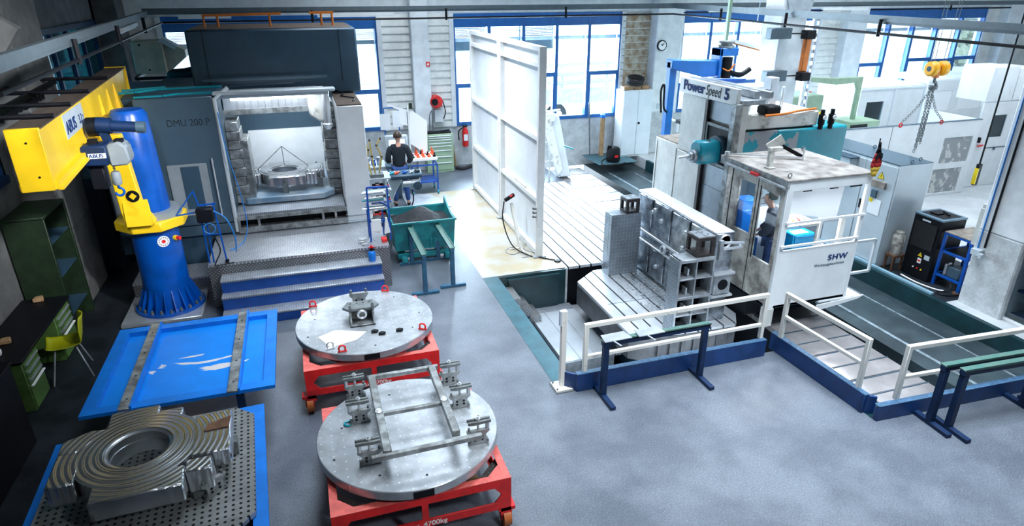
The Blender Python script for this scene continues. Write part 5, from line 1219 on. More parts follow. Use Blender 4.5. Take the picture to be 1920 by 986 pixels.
# ================================================================ along the rear wall
cv = thing('chip_conveyor', 'white leaning chip conveyor chute behind the tall screen', 'conveyor', (6.3, 15.5, 0))
B().prism([(5.92, 1.66), (6.22, 1.70), (6.62, .05), (6.30, .05)], 15.38, 15.72, 'y').build('chute', M['white'], cv, bevel=.02)
B().prism([(5.76, 1.5), (5.95, 1.68), (6.35, .3), (6.2, .1)], 15.28, 15.38, 'y').build('side_cover', M['white_worn'], cv, bevel=.02)
B().box(5.7, 6.1, 15.3, 15.75, 1.55, 1.75).cyl((5.75, 15.5, 1.76), (6.3, 15.5, 1.80), .03, 8).build('head_box', M['white'], cv, bevel=.02)
b = B().bar((5.85, 15.4, 0), (5.85, 15.4, 1.5), .04).bar((6.0, 15.4, 0), (6.0, 15.4, 1.4), .04).bar((5.85, 15.4, .5), (6.1, 15.4, .5), .03).bar((5.85, 15.4, 1.0), (6.0, 15.4, 1.0), .03); each(b, 1, 'frame_bar', M['offwhite'], cv)
B().bar((6.35, 15.3, .9), (6.6, 15.25, .82), .03).build('lever', M['teal'], cv)
tag(B().box(4.4, 5.7, 15.22, 16.2, .0, .05).build('cover_slab', M['alu'], bevel=.01), 'flat grey cover slab on the floor behind the slotted plate', 'slab')
tag(B().box(7.9, 9.15, 16.35, 17.6, .0, .02).build('pedestal_slab', M['floor_green'], bevel=.01), 'dark teal floor slab in front of the white double door cabinet', 'slab')
sc = thing('steel_cabinet', 'pale two door steel cabinet at the rear wall beside the clock column', 'cabinet', (9.3, 17.0, .0))
B().box(8.88, 9.84, 17.02, 17.5, .0, 1.95).build('cabinet_body', M['white'], sc, bevel=.008)
b = B().box(8.89, 9.355, 17.0, 17.02, .06, 1.93).box(9.365, 9.83, 17.0, 17.02, .06, 1.93); each(b, 1, 'cabinet_door', M['panel_white'], sc, bevel=.004)
B().cyl((9.42, 16.985, 1.0), (9.42, 17.0, 1.0), .035, 16).build('cabinet_knob', M['black'], sc)
b = B().box(8.9, 9.15, 17.05, 17.3, 1.955, 2.05).box(9.25, 9.45, 17.05, 17.3, 1.955, 2.08).box(9.5, 9.75, 17.1, 17.3, 1.955, 2.05)
for i, (q, lb) in enumerate(zip(_pieces(b, 1), ('left wooden box on the pale steel cabinet', 'middle wooden box on the pale steel cabinet', 'right wooden box on the pale steel cabinet'))): tag(q.build('wooden_box', M['wood'], bevel=.01), lb, 'box', 'wooden boxes on the steel cabinet')
b = B()
for i in range(5):
    z = 2.10 + i * .03; r = .24 - .01 * (i % 3); b.tube([(9.28 + r * 1.1 * math.cos(t) + .01 * i, 17.17 + r * .85 * math.sin(t), z + .05 + .07 * math.sin(t)) for t in [2 * PI * k / 20 for k in range(20)]], .022, 6, closed=True)
tag(b.build('hose_coil', M['rubber']), 'coiled black hose lying on top of the pale steel cabinet', 'hose')
vc = thing('wet_vacuum', 'black wet vacuum cleaner with blue lid standing by the pale cabinet', 'vacuum cleaner', (8.45, 16.6, .02))
B().lathe((8.45, 16.6, .02), [(0, 0), (.19, 0), (.21, .1), (.19, .36), (.15, .42), (0, .46)], 24).build('tank', M['black'], vc)
B().bar((8.32, 16.6, .36), (8.30, 16.55, .50), .12, .05).build('handle', M['black'], vc); box(8.4, 8.5, 16.38, 16.40, .18, .24).build('red_badge', M['red'], vc)
B().tube(smooth_path([(8.3, 16.5, .2), (8.0, 16.4, .1), (8.0, 16.2, .03), (8.4, 16.15, .03), (8.7, 16.3, .03)]), .02, 8).build('suction_hose', M['black'], vc)
tag(B().box(8.36, 8.47, 17.3, 17.4, .0, 1.15).build('timber_post', M['wood']), 'upright timber plank behind the black vacuum cleaner', 'plank')
tag(B().box(8.35, 8.48, 17.28, 17.41, 1.152, 1.25).build('pipe_cap', M['blue_light'], bevel=.01), 'blue cap on top of the timber plank', 'cap')
tag(B().bar((8.12, 17.5, 0), (8.02, 17.5, 1.6), .03).build('steel_rod', M['steel_dark']), 'thin dark rod leaning against the wall under the middle window', 'rod')
ck = thing('wall_clock', 'round white wall clock with black rim on the rear column', 'clock', (10.1, 17.2, 3.15))
B().cyl((10.08, 17.16, 3.15), (10.08, 17.21, 3.15), .15, 32).build('clock_case', M['black'], ck); f_ = B().cyl((10.08, 17.150, 3.15), (10.08, 17.16, 3.15), .12, 32).build('dial', M['sheet_white'], ck)
b = B().bar((10.08, 17.146, 3.15), (10.13, 17.146, 3.22), .014).bar((10.08, 17.146, 3.15), (10.05, 17.146, 3.20), .016); each(b, 1, 'clock_hand', M['black'], f_)
tag(box(10.1, 10.18, 17.19, 17.21, 1.35, 1.5).build('wall_switch', M['lightgrey']), 'small grey switch box low on the clock column', 'switch')
rl = thing('hose_reel', 'red and black air hose reel on the boarded wall pier', 'hose reel', (3.45, 17.4, 1.85))
B().cyl((3.45, 17.3, 1.86), (3.45, 17.55, 1.86), .17, 24).box(3.3, 3.62, 17.35, 17.6, 1.72, 1.96).build('reel_case', M['red'], rl, bevel=.02); B().cyl((3.40, 17.28, 1.86), (3.40, 17.32, 1.86), .09, 20).build('reel_hub', M['black'], rl)
B().tube(smooth_path([(3.62, 17.35, 1.9), (3.68, 17.3, 1.6), (3.62, 17.3, 1.4)]), .015, 8).build('hose', M['black'], rl)
tag(box(3.42, 3.66, 17.5, 17.62, 1.28, 1.62).build('white_wall_box', M['white'], bevel=.01), 'white wall box behind the red hose reel', 'box')
tag(B().tube([(3.30, 17.2, .3), (3.30, 17.2, 1.68)], .022, 8).tube(smooth_path([(3.3, 17.2, 1.68), (3.22, 17.2, 1.5), (3.22, 17.2, 1.0), (3.3, 17.2, .6)]), .016, 6).build('hose_pole', M['steel_dark']), 'thin dark pole with a hanging hose in front of the red reel', 'pole')
fs = thing('fire_sign', 'small red fire extinguisher sign on the rear column', 'sign', (3.1, 17.3, 2.9))
box(3.22, 3.32, 17.325, 17.338, 2.78, 2.90).build('sign_plate', M['red'], fs); B().prism([(3.24, 2.82), (3.27, 2.88), (3.30, 2.84), (3.27, 2.80)], 17.320, 17.325, 'y').build('sign_symbol', M['sheet_white'], fs)
fe = thing('fire_extinguisher', 'red fire extinguisher hanging on the parapet left of the tall screen', 'fire extinguisher', (4.28, 17.5, .55))
B().lathe((4.28, 17.57, 0), [(0, .55), (.08, .55), (.085, .6), (.085, .98), (.05, 1.05), (.03, 1.1), (0, 1.1)], 20).build('cylinder_body', M['red'], fe); B().box(4.22, 4.34, 17.53, 17.62, 1.1, 1.14).tube(smooth_path([(4.22, 17.5, 1.1), (4.08, 17.5, 1.0), (4.08, 17.5, .75)]), .018, 6).build('valve', M['black'], fe)
box(4.22, 4.33, 17.475, 17.485, .72, .9).build('label_band', M['sheet_white'], fe)
dc = thing('drawer_cabinet', 'green workshop cabinet with eight drawers by the red hose reel', 'drawer cabinet', (3.4, 17.1, 0))
B().box(3.06, 3.80, 17.0, 17.33, 0, 1.06).build('cabinet_body', M['green'], dc, bevel=.01)
z = .08
for h_ in (.22, .17, .17, .12, .085, .085, .06, .05):
    d_ = B().box(3.12, 3.74, 16.98, 17.0, z, z + h_ - .012).build('drawer', M['green'], dc, bevel=.003); B().box(3.12, 3.74, 16.955, 16.98, z + h_ - .035, z + h_ - .015).build('drawer_handle', M['sheet_white'], d_); z += h_
tag(B().box(3.1, 3.76, 17.03, 17.3, 1.062, 1.10).bar((3.5, 17.1, 1.12), (3.75, 17.2, 1.12), .03).build('cabinet_tray', M['black'], bevel=.006), 'black tray and bits lying on the green drawer cabinet', 'tray')
tag(B().cyl((3.95, 17.4, .0), (3.86, 17.45, .75), .03, 8).build('broom_handle', M['wood']), 'wooden handle leaning beside the green drawer cabinet', 'handle')
tag(B().tube(smooth_path([(3.9, 17.2, .05), (4.1, 17.1, .04), (4.4, 17.3, .04), (4.7, 17.2, .04)]), .05, 8).build('floor_hose', M['rubber']), 'black hose on the floor under the fire extinguisher', 'hose')
# banners, screens and controls around the operator
bn = thing('banner_stand', 'white hanging cloth screen on a pole right of the standing operator', 'screen', (2.4, 15.35, 0))
B().box(2.345, 2.375, 15.3, 15.34, 0, 2.14).build('pole', M['white'], bn)
B().prism([(2.39, 2.07), (2.80, 1.75), (2.77, .95), (2.36, 1.24)], 15.31, 15.325, 'y').build('cloth', M['sheet_white'], bn)
B().prism([(1.84, 2.20), (2.33, 2.04), (2.33, 1.66), (2.15, 1.72), (2.15, 2.04)], 15.35, 15.36, 'y').build('cloth', M['sheet_white'], bn)
box(2.38, 2.46, 15.28, 15.3, 2.06, 2.2).build('clip_box', M['green_dark'], bn)
tag(B().box(2.55, 2.82, 17.5, 17.6, 1.3, 1.6).box(2.58, 2.79, 17.49, 17.5, 1.4, 1.56).build('wall_screen', M['grey_dark'], bevel=.006), 'small dark wall display on the rear column left of the reel', 'display')
bf = thing('tube_stand', 'thin blue tube frame standing behind the operator screens', 'frame', (2.0, 15.6, 0))
B().bar((1.82, 15.6, 2.06), (2.17, 15.6, 2.06), .03).bar((2.17, 15.6, 2.06), (2.17, 15.6, 0), .03).bar((1.82, 15.6, 2.06), (1.82, 15.6, 0), .03).build('frame_tube', M['frame_blue'], bf)
cn = thing('control_console', 'machine control console with lit screen in front of the standing operator', 'console', (2.0, 15.0, 0))
B().box(1.74, 2.26, 15.0, 15.12, .85, 1.52).build('console_housing', M['lightgrey'], cn, bevel=.02); box(1.82, 2.18, 14.99, 15.0, 1.0, 1.42).build('lit_screen', M['screen'], cn)
B().box(1.70, 2.28, 14.78, 15.1, .78, .86).box(1.95, 2.05, 15.0, 15.1, 0, .8).build('console_arm', M['grey'], cn, bevel=.01)
for lb, x, z in (('taller paper sheet pinned behind the console', 1.72, 1.55), ('shorter paper sheet pinned behind the console', 2.02, 1.60)):
    tag(box(x, x + .24, 15.572, 15.584, z, z + .38).build('paper_sheet', M['paper']), lb, 'paper')
tag(B().box(1.1, 1.72, 15.0, 15.6, .0, .78).box(1.1, 1.74, 14.98, 15.62, .78, .82).build('machine_bench', M['lightgrey'], bevel=.01), 'pale work bench left of the console behind the machine column', 'bench')
rr = random.Random(21)
for i, lb in enumerate(('grey clamp part farthest left on the pale bench', 'second metal part on the pale bench', 'blue tool part on the pale bench', 'metal cup at the right end of the pale bench')):
    x = 1.18 + i * .13; tag(B().cyl((x, 15.2, .822), (x, 15.2, .95 + .05 * (i % 2)), .05, 12).box(x - .03, x + .05, 15.05, 15.15, .822, .90).build('machine_part', M['steel'] if i != 2 else M['blue'], bevel=.005), lb, 'part', 'parts on the pale bench')
fm_ = tag(B().prism([(2.05, 13.9), (3.02, 13.95), (2.75, 15.0), (2.05, 15.3)], .004, .03).build('floor_mat', M['mat_ribbed']), 'ribbed grey floor mat the operator stands beside', 'floor mat')
tr = thing('tool_trolley', 'blue wheeled trolley with white tray of orange tool holders', 'trolley', (2.65, 15.3, 0))
b = B()
for x in (2.33, 2.95):
    for y in (15.08, 15.6): b.bar((x, y, .12), (x, y, .74), .035)
each(b, 1, 'post', M['blue'], tr)
b = B()
for z in (.74, .32): b.bar((2.33, 15.08, z), (2.95, 15.08, z), .035).bar((2.33, 15.6, z), (2.95, 15.6, z), .035).bar((2.33, 15.08, z), (2.33, 15.6, z), .035).bar((2.95, 15.08, z), (2.95, 15.6, z), .035)
each(b, 1, 'side_rail', M['blue'], tr)
B().box(2.30, 2.96, 15.04, 15.62, .86, .93).build('tool_tray', M['sheet_white'], tr, bevel=.006); B().box(2.34, 2.94, 15.1, 15.6, .30, .33).build('shelf', M['blue'], tr)
for x in (2.33, 2.95):
    for y in (15.08, 15.6):
        c_ = B().cyl((x - .015, y, .06), (x + .015, y, .06), .055, 16).build('castor', M['teal'], tr)
for i in range(3):
    for j in range(5):
        x = 2.38 + j * .13; y = 15.12 + i * .17; m_ = M['orange_red'] if (i + j) % 4 else M['black']
        o = B().lathe((x, y, .931), [(0, 0), (.045, 0), (.045, .03), (.02, .04), (.018, .09 + .03 * ((i * j) % 3)), (0, .10 + .03 * ((i * j) % 3))], 12).build('tool_holder', m_)
        tag(o, ('orange red' if (i + j) % 4 else 'black') + ' tool holder standing in %s row of the white trolley tray, %s' % (['the front', 'the middle', 'the rear'][i], ['leftmost', 'second', 'centre', 'fourth', 'rightmost'][j] + ' place'), 'tool holder', 'tool holders on the trolley')
# swing arm with tray of tools before the operator
sw = thing('swing_arm_support', 'grey swing arm support with black tray and motor before the operator', 'support arm', (1.7, 12.8, 0))
B().prism([(1.38, 1.10), (1.48, 1.30), (1.62, 1.22), (1.74, 1.16), (1.62, .98), (1.42, .55), (1.24, .30), (1.20, .55)], 12.5, 12.72, 'y').build('arm', M['lightgrey'], sw, bevel=.02)
B().box(1.15, 1.40, 12.4, 12.9, 0, .5).build('pedestal', M['offwhite'], sw, bevel=.02)
B().prism([(1.46, 12.3), (2.10, 12.3), (2.14, 12.75), (1.50, 12.75)], 1.22, 1.30).build('tray', M['grey_dark'], sw, bevel=.02)
B().cyl((1.70, 12.35, 1.12), (2.02, 12.35, 1.12), .07, 18).box(1.85, 2.06, 12.3, 12.5, 1.0, 1.2).build('drive_motor', M['alu'], sw, bevel=.01); B().cyl((1.99, 12.26, 1.08), (1.99, 12.34, 1.08), .085, 20).cyl((1.99, 12.25, 1.08), (1.99, 12.26, 1.08), .035, 14).build('hand_wheel', M['grey'], sw)
B().tube(smooth_path([(1.9, 12.45, 1.0), (1.92, 12.5, .7), (1.8, 12.6, .4), (1.7, 12.7, .2)]), .014, 6).build('cable', M['black'], sw)
for i, (lb, m_, x) in enumerate((('orange handled pliers on the black tray', 'orange_red', 1.62), ('blue grip tool on the black tray', 'blue', 1.78), ('steel spanner near the right end of the black tray', 'steel_bright', 1.92), ('black grip tool at the right end of the black tray', 'black', 2.03), ('teal grip tool left on the black tray', 'teal', 1.53))):
    tag(B().bar((x - .05, 12.4, 1.318), (x + .06, 12.55, 1.318), .03, .03).bar((x + .02, 12.42, 1.318), (x - .03, 12.58, 1.318), .02, .03).build('hand_tool', M[m_], bevel=.004), lb, 'tool', 'tools on the black swing arm tray')
# jointed gauge holders on a small rack
rk = thing('tool_rack', 'grey rack with shelves of measuring tools beside the white machine column', 'rack', (1.15, 12.0, 0))
B().box(1.02, 1.06, 11.8, 12.3, .0, 1.4).box(1.3, 1.34, 11.8, 12.3, 0, 1.4).build('rack_side', M['lightgrey'], rk)
b = B()
for z in (1.40, 1.16, .92, .68, .45): b.box(1.0, 1.42, 11.78, 12.3, z, z + .02)
each(b, 1, 'shelf', M['alu'], rk)
names = ['silver gauge', 'blue gauge', 'red coil', 'steel bar tool', 'black tube']
sh = ['top', 'upper', 'middle', 'lower']
for k, z in enumerate((1.18, .94, .70, .47)):
    for j in range(4):
        m_ = [('steel_bright', 'silver'), ('blue', 'blue'), ('red', 'red'), ('black', 'black')][(j + k) % 4]
        y = 11.8 + j * .12; tag(B().cyl((1.02 - .06 * (j % 2), y, z + .022), (1.40, y + .02, z + .022), .02, 8).box(1.15, 1.22, y - .02, y + .03, z + .003, z + .06).build('measuring_tool', M[m_[0]]), '%s measuring tool on the %s shelf of the grey rack' % (m_[1], sh[k]), 'measuring tool', 'measuring tools on the grey rack')
B().box(1.05, 1.30, 11.85, 12.15, 1.421, 1.48).build('holder_base', M['steel_dark'], rk)
for i, (lb, pts) in enumerate((('jointed yellow gauge holder with ball top, closest to the white column', [(1.08, 11.9, 1.48), (1.02, 11.95, 1.75), (1.06, 11.9, 1.95), (.97, 11.9, 2.22)]), ('jointed yellow gauge holder in the middle of the rack top', [(1.16, 12.0, 1.48), (1.12, 12.0, 1.8), (1.10, 12.0, 2.1)]), ('jointed yellow gauge holder bent to the right on the rack top', [(1.24, 12.05, 1.48), (1.30, 12.0, 1.78), (1.22, 12.0, 2.0), (1.30, 12.0, 2.12)]))):
    g = thing('gauge_holder', lb, 'gauge holder', pts[0], None, 'gauge holders on the grey rack')
    for a_, c_ in zip(pts, pts[1:]): B().cyl(a_, c_, .016, 10).build('arm', M['brass'], g)
    for p in pts[1:]: B().lathe(p, [(0, -.03), (.03, 0), (0, .03)], 10).build('joint', M['black'], g)
# blue tube rack at the platform corner with cloth and bag
br = thing('tube_rack', 'tall blue tube frame with tool shelves at the corner of the step platform', 'rack', (.98, 10.35, .752))
B().bar((.83, 10.30, .76), (.83, 10.30, 1.70), .028).bar((1.16, 10.30, .76), (1.16, 10.30, 1.68), .028).bar((.83, 10.30, 1.70), (1.16, 10.30, 1.69), .028).bar((.83, 10.30, 1.12), (1.16, 10.30, 1.12), .028).bar((.83, 10.56, .76), (.83, 10.56, 1.35), .028).bar((1.08, 10.56, .76), (1.08, 10.56, 1.35), .028).bar((.83, 10.3, 1.35), (.83, 10.56, 1.35), .028).bar((1.16, 10.3, 1.35), (1.08, 10.56, 1.35), .028).build('frame', M['blue'], br)
b = B()
for z in (1.30, 1.44, 1.56): b.box(.84, 1.14, 10.31, 10.5, z, z + .012)
each(b, 1, 'shelf', M['alu'], br)
for k, z in enumerate((1.313, 1.453, 1.573)):
    for j in range(3):
        tag(B().cyl((.74 + .03 * j, 10.34 + j * .05, z + .018), (1.10, 10.36 + j * .05, z + .018), .016, 8).build('boring_bar', M[['steel_bright', 'teal', 'steel_worn2'][(k + j) % 3]]), '%s boring bar on the %s shelf of the blue tube rack, %s' % (['bright', 'teal', 'scuffed'][(k + j) % 3], ['bottom', 'middle', 'top'][k], ['in front', 'centre', 'behind'][j]), 'boring bar', 'boring bars on the blue tube rack')
B().box(.86, 1.02, 10.28, 10.33, .94, 1.14).prism([(.87, .94), (1.0, .94), (.98, .88), (.93, .91)], 10.29, 10.32, 'y').build('cloth', M['sheet_white'], None)
tag(bpy.data.objects['cloth.002'] if 'cloth.002' in bpy.data.objects else bpy.data.objects['cloth'], 'white cloth hung over the blue tube rack at the platform corner', 'cloth')
tag(B().prism([(1.06, .88), (1.16, .90), (1.12, 1.16), (1.09, 1.16)], 10.27, 10.32, 'y').build('plastic_bag', M['sheet_white']), 'small white plastic bag hanging beside the white cloth', 'bag')
sp = thing('spray_bottle', 'blue pressure spray bottle with red and black pump on the top step', 'spray bottle', (.79, 9.92, .577))
B().lathe((.79, 9.92, .577), [(0, 0), (.055, 0), (.06, .02), (.06, .13), (.045, .16), (.025, .175), (0, .175)], 24).build('bottle', M['blue_light'], sp); B().cyl((.79, 9.92, .75), (.79, 9.92, .80), .03, 14).bar((.79, 9.92, .80), (.84, 9.88, .77), .025).build('pump', M['black'], sp)
B().cyl((.79, 9.92, .80), (.79, 9.92, .84), .018, 10).box(.75, .84, 9.905, 9.935, .80, .815).build('pump_handle', M['red'], sp)
tag(B().box(1.0, 1.09, 10.22, 10.36, .752, .81).build('red_box', M['red'], bevel=.008), 'small open red box on the platform corner', 'box')
for i, lb in enumerate(('stack of flat steel parallels beside the red box', 'bent steel strap lying by the red box', 'small steel block in front of the parallels')):
    x = .70 + .08 * i; tag([B().box(.62, .74, 10.25, 10.42, .752, .80).box(.63, .76, 10.27, 10.40, .802, .83), B().tube([(.80, 10.3, .76), (.84, 10.38, .80), (.9, 10.32, .76)], .01, 6), B().box(.66, .76, 10.14, 10.2, .752, .79)][i].build(['steel_parallel', 'steel_strap', 'steel_block'][i], M['steel'], bevel=.003), lb, ['block', 'strap', 'block'][i])
# small blue stand with black control box on the platform
bs = thing('pendant_stand', 'blue tube stand holding a black control box on the step platform', 'stand', (-1.6, 10.15, .752))
B().bar((-1.66, 10.15, .76), (-1.66, 10.15, 1.65), .022).bar((-1.60, 10.15, .76), (-1.60, 10.2, 1.65), .022).bar((-1.41, 10.12, .76), (-1.46, 10.15, 1.72), .022).bar((-1.66, 10.15, 1.22), (-1.43, 10.15, 1.22), .016).bar((-1.66, 10.15, 1.70), (-1.42, 10.15, 1.70), .022).bar((-2.06, 10.15, 1.56), (-1.66, 10.15, 1.60), .018).bar((-1.98, 10.15, 1.58), (-1.70, 10.15, 1.92), .018).bar((-1.70, 10.15, 1.93), (-1.66, 10.15, 1.70), .018).build('stand_frame', M['blue'], bs)
B().box(-1.70, -1.46, 10.0, 10.14, 1.46, 1.68).build('control_box', M['black'], bs, bevel=.02); B().box(-1.43, -1.38, 10.09, 10.15, .755, .80).build('rubber_foot', M['black'], bs)
b = B().tube(smooth_path([(-1.46, 10.05, 1.62), (-1.30, 10.0, 1.5), (-1.22, 10.0, 1.2), (-1.24, 10.0, .95)]), .010, 6).tube(arc((-1.55, 10.02, 1.36), .08, 0, 2 * PI, 18, 'xz'), .008, 6); each(b, 1, 'blue_hose', M['hose_blue'], bs)
B().tube(smooth_path([(-1.5, 10.02, 1.2), (-1.46, 10.0, 1.0), (-1.56, 9.95, .8), (-1.5, 10.0, .765), (-1.3, 10.05, .765)]), .010, 6).build('black_cable', M['black'], bs)
tag(B().tube(smooth_path([(-1.30, 11.30, 2.86), (-1.26, 11.25, 2.2), (-1.16, 11.2, 1.5), (-1.13, 11.1, 1.0), (-1.22, 10.9, .765), (-1.4, 10.6, .765)]), .009, 6).build('air_hose', M['hose_blue']), 'thin blue air hose hanging down at the left edge of the machine opening', 'hose')
# teal chip skip
sk = thing('chip_skip', 'teal tipping skip heaped with dark metal chips near the steps', 'skip', (1.85, 11.35, 0))
def frus(b, x0, x1, y0, y1, zt, dx, dy, zb, t=.02):
    o = [(x0, y0, zt), (x1, y0, zt), (x1, y1, zt), (x0, y1, zt)]; l = [(x0 + dx, y0 + dy, zb), (x1 - dx, y0 + dy, zb), (x1 - dx, y1 - dy, zb), (x0 + dx, y1 - dy, zb)]
    oi = [(x0 + t, y0 + t, zt), (x1 - t, y0 + t, zt), (x1 - t, y1 - t, zt), (x0 + t, y1 - t, zt)]; li = [(x0 + dx + t, y0 + dy + t, zb + t), (x1 - dx - t, y0 + dy + t, zb + t), (x1 - dx - t, y1 - dy - t, zb + t), (x0 + dx + t, y1 - dy - t, zb + t)]
    fs = [(4, 7, 6, 5), (12, 13, 14, 15)]
    for k in range(4):
        n_ = (k + 1) % 4; fs += [(k, 4 + k, 4 + n_, n_), (8 + k, 8 + n_, 12 + n_, 12 + k), (k, n_, 8 + n_, 8 + k)]
    b.add(o + l + oi + li, fs)
b = B(); frus(b, 1.28, 2.42, 10.90, 11.82, .80, .03, .06, .26); b.build('skip_body', M['teal_bin'], sk)
b = B().tube([(1.27, 10.89, .80), (2.43, 10.89, .80), (2.43, 11.83, .80), (1.27, 11.83, .80)], .022, 8, closed=True).bar((1.75, 10.875, .79), (2.1, 10.875, .79), .02); each(b, 1, 'rim_tube', M['teal_bin'], sk)
B().prism([(11.83, .80), (11.3, .80), (11.80, .97)], 2.40, 2.425, 'x').build('side_wing', M['teal_bin'], sk)
b = B().box(1.34, 2.36, 10.95, 11.03, .10, .20).box(1.34, 2.36, 11.65, 11.73, .10, .20).box(1.40, 1.50, 10.85, 11.8, .06, .16).box(2.2, 2.3, 10.85, 11.8, .06, .16); each(b, 1, 'skid', M['teal_bin'], sk, bevel=.005)
b = B().bar((1.95, 10.88, .5), (1.95, 10.88, .28), .02).bar((2.02, 10.88, .48), (2.02, 10.88, .28), .02).bar((1.95, 10.88, .34), (2.02, 10.88, .34), .02); each(b, 3, 'latch', M['teal_bin'], sk)
for x in (1.55, 2.15):
    B().cyl((x - .03, 11.0, .07), (x + .03, 11.0, .07), .07, 16).build('wheel', M['steel_worn2'], sk)
rr = random.Random(4); b = B(); N = 26; vs = []; fs = []
for j in range(N + 1):
    for i in range(N + 1):
        x = 1.31 + 1.08 * i / N; y = 10.93 + .86 * j / N; u = (x - 1.86) / .34; v = (y - 11.35) / .45
        z = .66 + .27 * math.exp(-(u * u + v * v) * 1.2) + rr.uniform(-.012, .012); vs.append((x, y, z))
for j in range(N):
    for i in range(N): k = j * (N + 1) + i; fs.append((k, k + 1, k + N + 2, k + N + 1))
b.add(vs, fs); o = b.build('chip_heap', M['chip_dark']); tag(o, 'heap of dark metal turnings piled in the teal skip', 'metal turnings', kind='stuff')

# ================================================================ upper left: beige filter unit, elbow duct
fu = thing('filter_unit', 'beige extraction filter unit high on the rear wall left of the dark housing', 'filter unit', (-2.7, 15.9, 3.0))
B().box(-3.22, -2.62, 15.6, 16.2, 3.02, 3.67).build('filter_box', M['beige'], fu, bevel=.02); B().prism([(-2.62, 3.02), (-2.62, 3.67), (-2.22, 3.48), (-2.22, 3.34)], 15.65, 16.15, 'y').build('duct_cone', M['beige'], fu)
B().prism([(-2.70, 3.67), (-2.60, 3.73), (-2.34, 3.56), (-2.42, 3.50)], 15.6, 15.9, 'y').build('cone_flap', M['lightgrey'], fu)
b = B().cyl((-3.05, 15.585, 3.60), (-3.05, 15.6, 3.60), .02, 8).cyl((-2.95, 15.585, 3.1), (-2.95, 15.6, 3.1), .02, 8); each(b, 1, 'bolt', M['black'], fu)
B().tube([(-2.45, 15.2, 3.0), (-2.42, 15.1, 3.02), (-2.2, 15.0, 3.04), (-1.9, 14.9, 3.1)], .14, 16).build('elbow_duct', M['black'], fu)
B().bar((-3.3, 15.9, 2.9), (-2.3, 15.9, 2.9), .06).bar((-2.6, 15.9, 2.9), (-3.0, 16.9, 2.4), .05).bar((-3.3, 15.9, 2.9), (-3.3, 17.6, 2.9), .06).bar((-2.3, 15.9, 2.9), (-2.3, 17.6, 2.9), .06).build('wall_bracket', M['black'], fu)

# ================================================================ dark corner at the left
def pedestal(lb, y0, y1):
    r = thing('desk_pedestal', lb, 'drawer unit', (-3.7, (y0 + y1) / 2, 0), None, 'green drawer units under the dark desk')
    B().box(-3.98, -3.49, y0, y1, 0, .67).build('unit_body', M['green_mid'], r, bevel=.008)
    for z0, z1 in ((.56, .63), (.46, .54), (.36, .44)):
        d_ = B().box(-3.49, -3.475, y0 + .02, y1 - .02, z0, z1).build('drawer', M['green_mid'], r, bevel=.003); B().box(-3.475, -3.455, y0 + .04, y1 - .06, z0 + .035, z0 + .055).build('drawer_handle', M['alu'], d_)
    d_ = B().box(-3.49, -3.475, y0 + .02, y1 - .02, .03, .34).build('drawer', M['green_mid'], r, bevel=.003); B().box(-3.475, -3.45, y0 + .03, y1 - .03, .325, .34).build('drawer_handle', M['sheet_white'], d_)
pedestal('green drawer unit nearer the camera under the dark desk', 7.85, 8.32)
pedestal('green drawer unit beyond the lime chair under the dark desk', 9.05, 9.62)
tag(B().box(-4.03, -3.46, 7.80, 9.66, .672, .71).build('dark_desk', M['black'], bevel=.005), 'dark desk top lying across the two green drawer units', 'desk')
ch = thing('shell_chair', 'lime yellow plastic shell chair pushed to the dark desk', 'chair', (-3.30, 8.66, 0), math.radians(-75))
b = B(); prof = [(-.21, .47), (-.17, .43), (0, .415), (.14, .43), (.20, .50), (.23, .62), (.25, .74), (.27, .82)]; vs = []
for (y, z) in prof:
    wd = .20 if z < .6 else .20 - (z - .6) * .25
    for k in range(9): u = -1 + 2 * k / 8; vs.append((u * wd, y - abs(u) ** 2 * (.05 if z > .5 else 0), z + abs(u) ** 2.5 * (.05 if z < .5 else 0)))
b.add(vs, [(r_ * 9 + k, r_ * 9 + k + 1, r_ * 9 + k + 10, r_ * 9 + k + 9) for r_ in range(7) for k in range(8)])
o = b.build('seat_shell', M['lime'], ch, subsurf=1); sm = o.modifiers.new('thick', 'SOLIDIFY'); sm.thickness = .012
for x, y in ((-.15, -.15), (.15, -.15), (-.15, .14), (.15, .14)): B().cyl((x * .8, y * .8, .42), (x * 1.5, y * 1.5, 0), .011, 8).build('leg', M['alu'], ch)
gc = thing('tall_cabinet', 'tall dark green cabinet with open side against the left wall', 'cabinet', (-3.8, 10.1, 0))
B().box(-4.02, -3.52, 9.74, 9.78, 0, 1.82).box(-4.02, -3.52, 10.6, 10.66, 0, 1.82).box(-4.02, -3.98, 9.78, 10.6, 0, 1.82).box(-4.02, -3.52, 9.74, 10.66, 1.80, 1.84).build('cabinet_body', M['green_dark'], gc, bevel=.006)
b = B()
for z in (.3, .9, 1.4): b.box(-3.98, -3.55, 9.78, 10.6, z, z + .02)
each(b, 1, 'shelf', M['grey_dark'], gc)
tag(B().box(-4.0, -3.4, 12.3, 13.6, 0, 1.7).box(-3.39, -3.37, 12.6, 13.2, .9, 1.4).build('switch_cabinet', M['grey_dark'], bevel=.02), 'dark switch cabinet at the left wall behind the green cabinet', 'cabinet')
tag(B().box(-4.02, -3.3, 5.6, 7.2, 0, 1.0).box(-4.02, -3.28, 5.58, 7.22, 1.0, 1.04).build('workbench', M['black'], bevel=.01), 'added black bench filling the dark at the left wall level with the blue trays', 'workbench')  # added black block, stands in for the dark left corner
for lb, y, m_ in (('crumpled white wrapper lying at the near end of the dark desk', 8.0, 'paper'), ('small brown wooden block on the dark desk', 8.3, 'wood'), ('small brown carton on the desk end by the green cabinet', 9.5, 'wood')):
    tag(B().prism([(-3.85, y), (-3.72, y + .02), (-3.75, y + .12), (-3.84, y + .1)], .711, .77).build('desk_item', M[m_], bevel=.01), lb, 'small item')

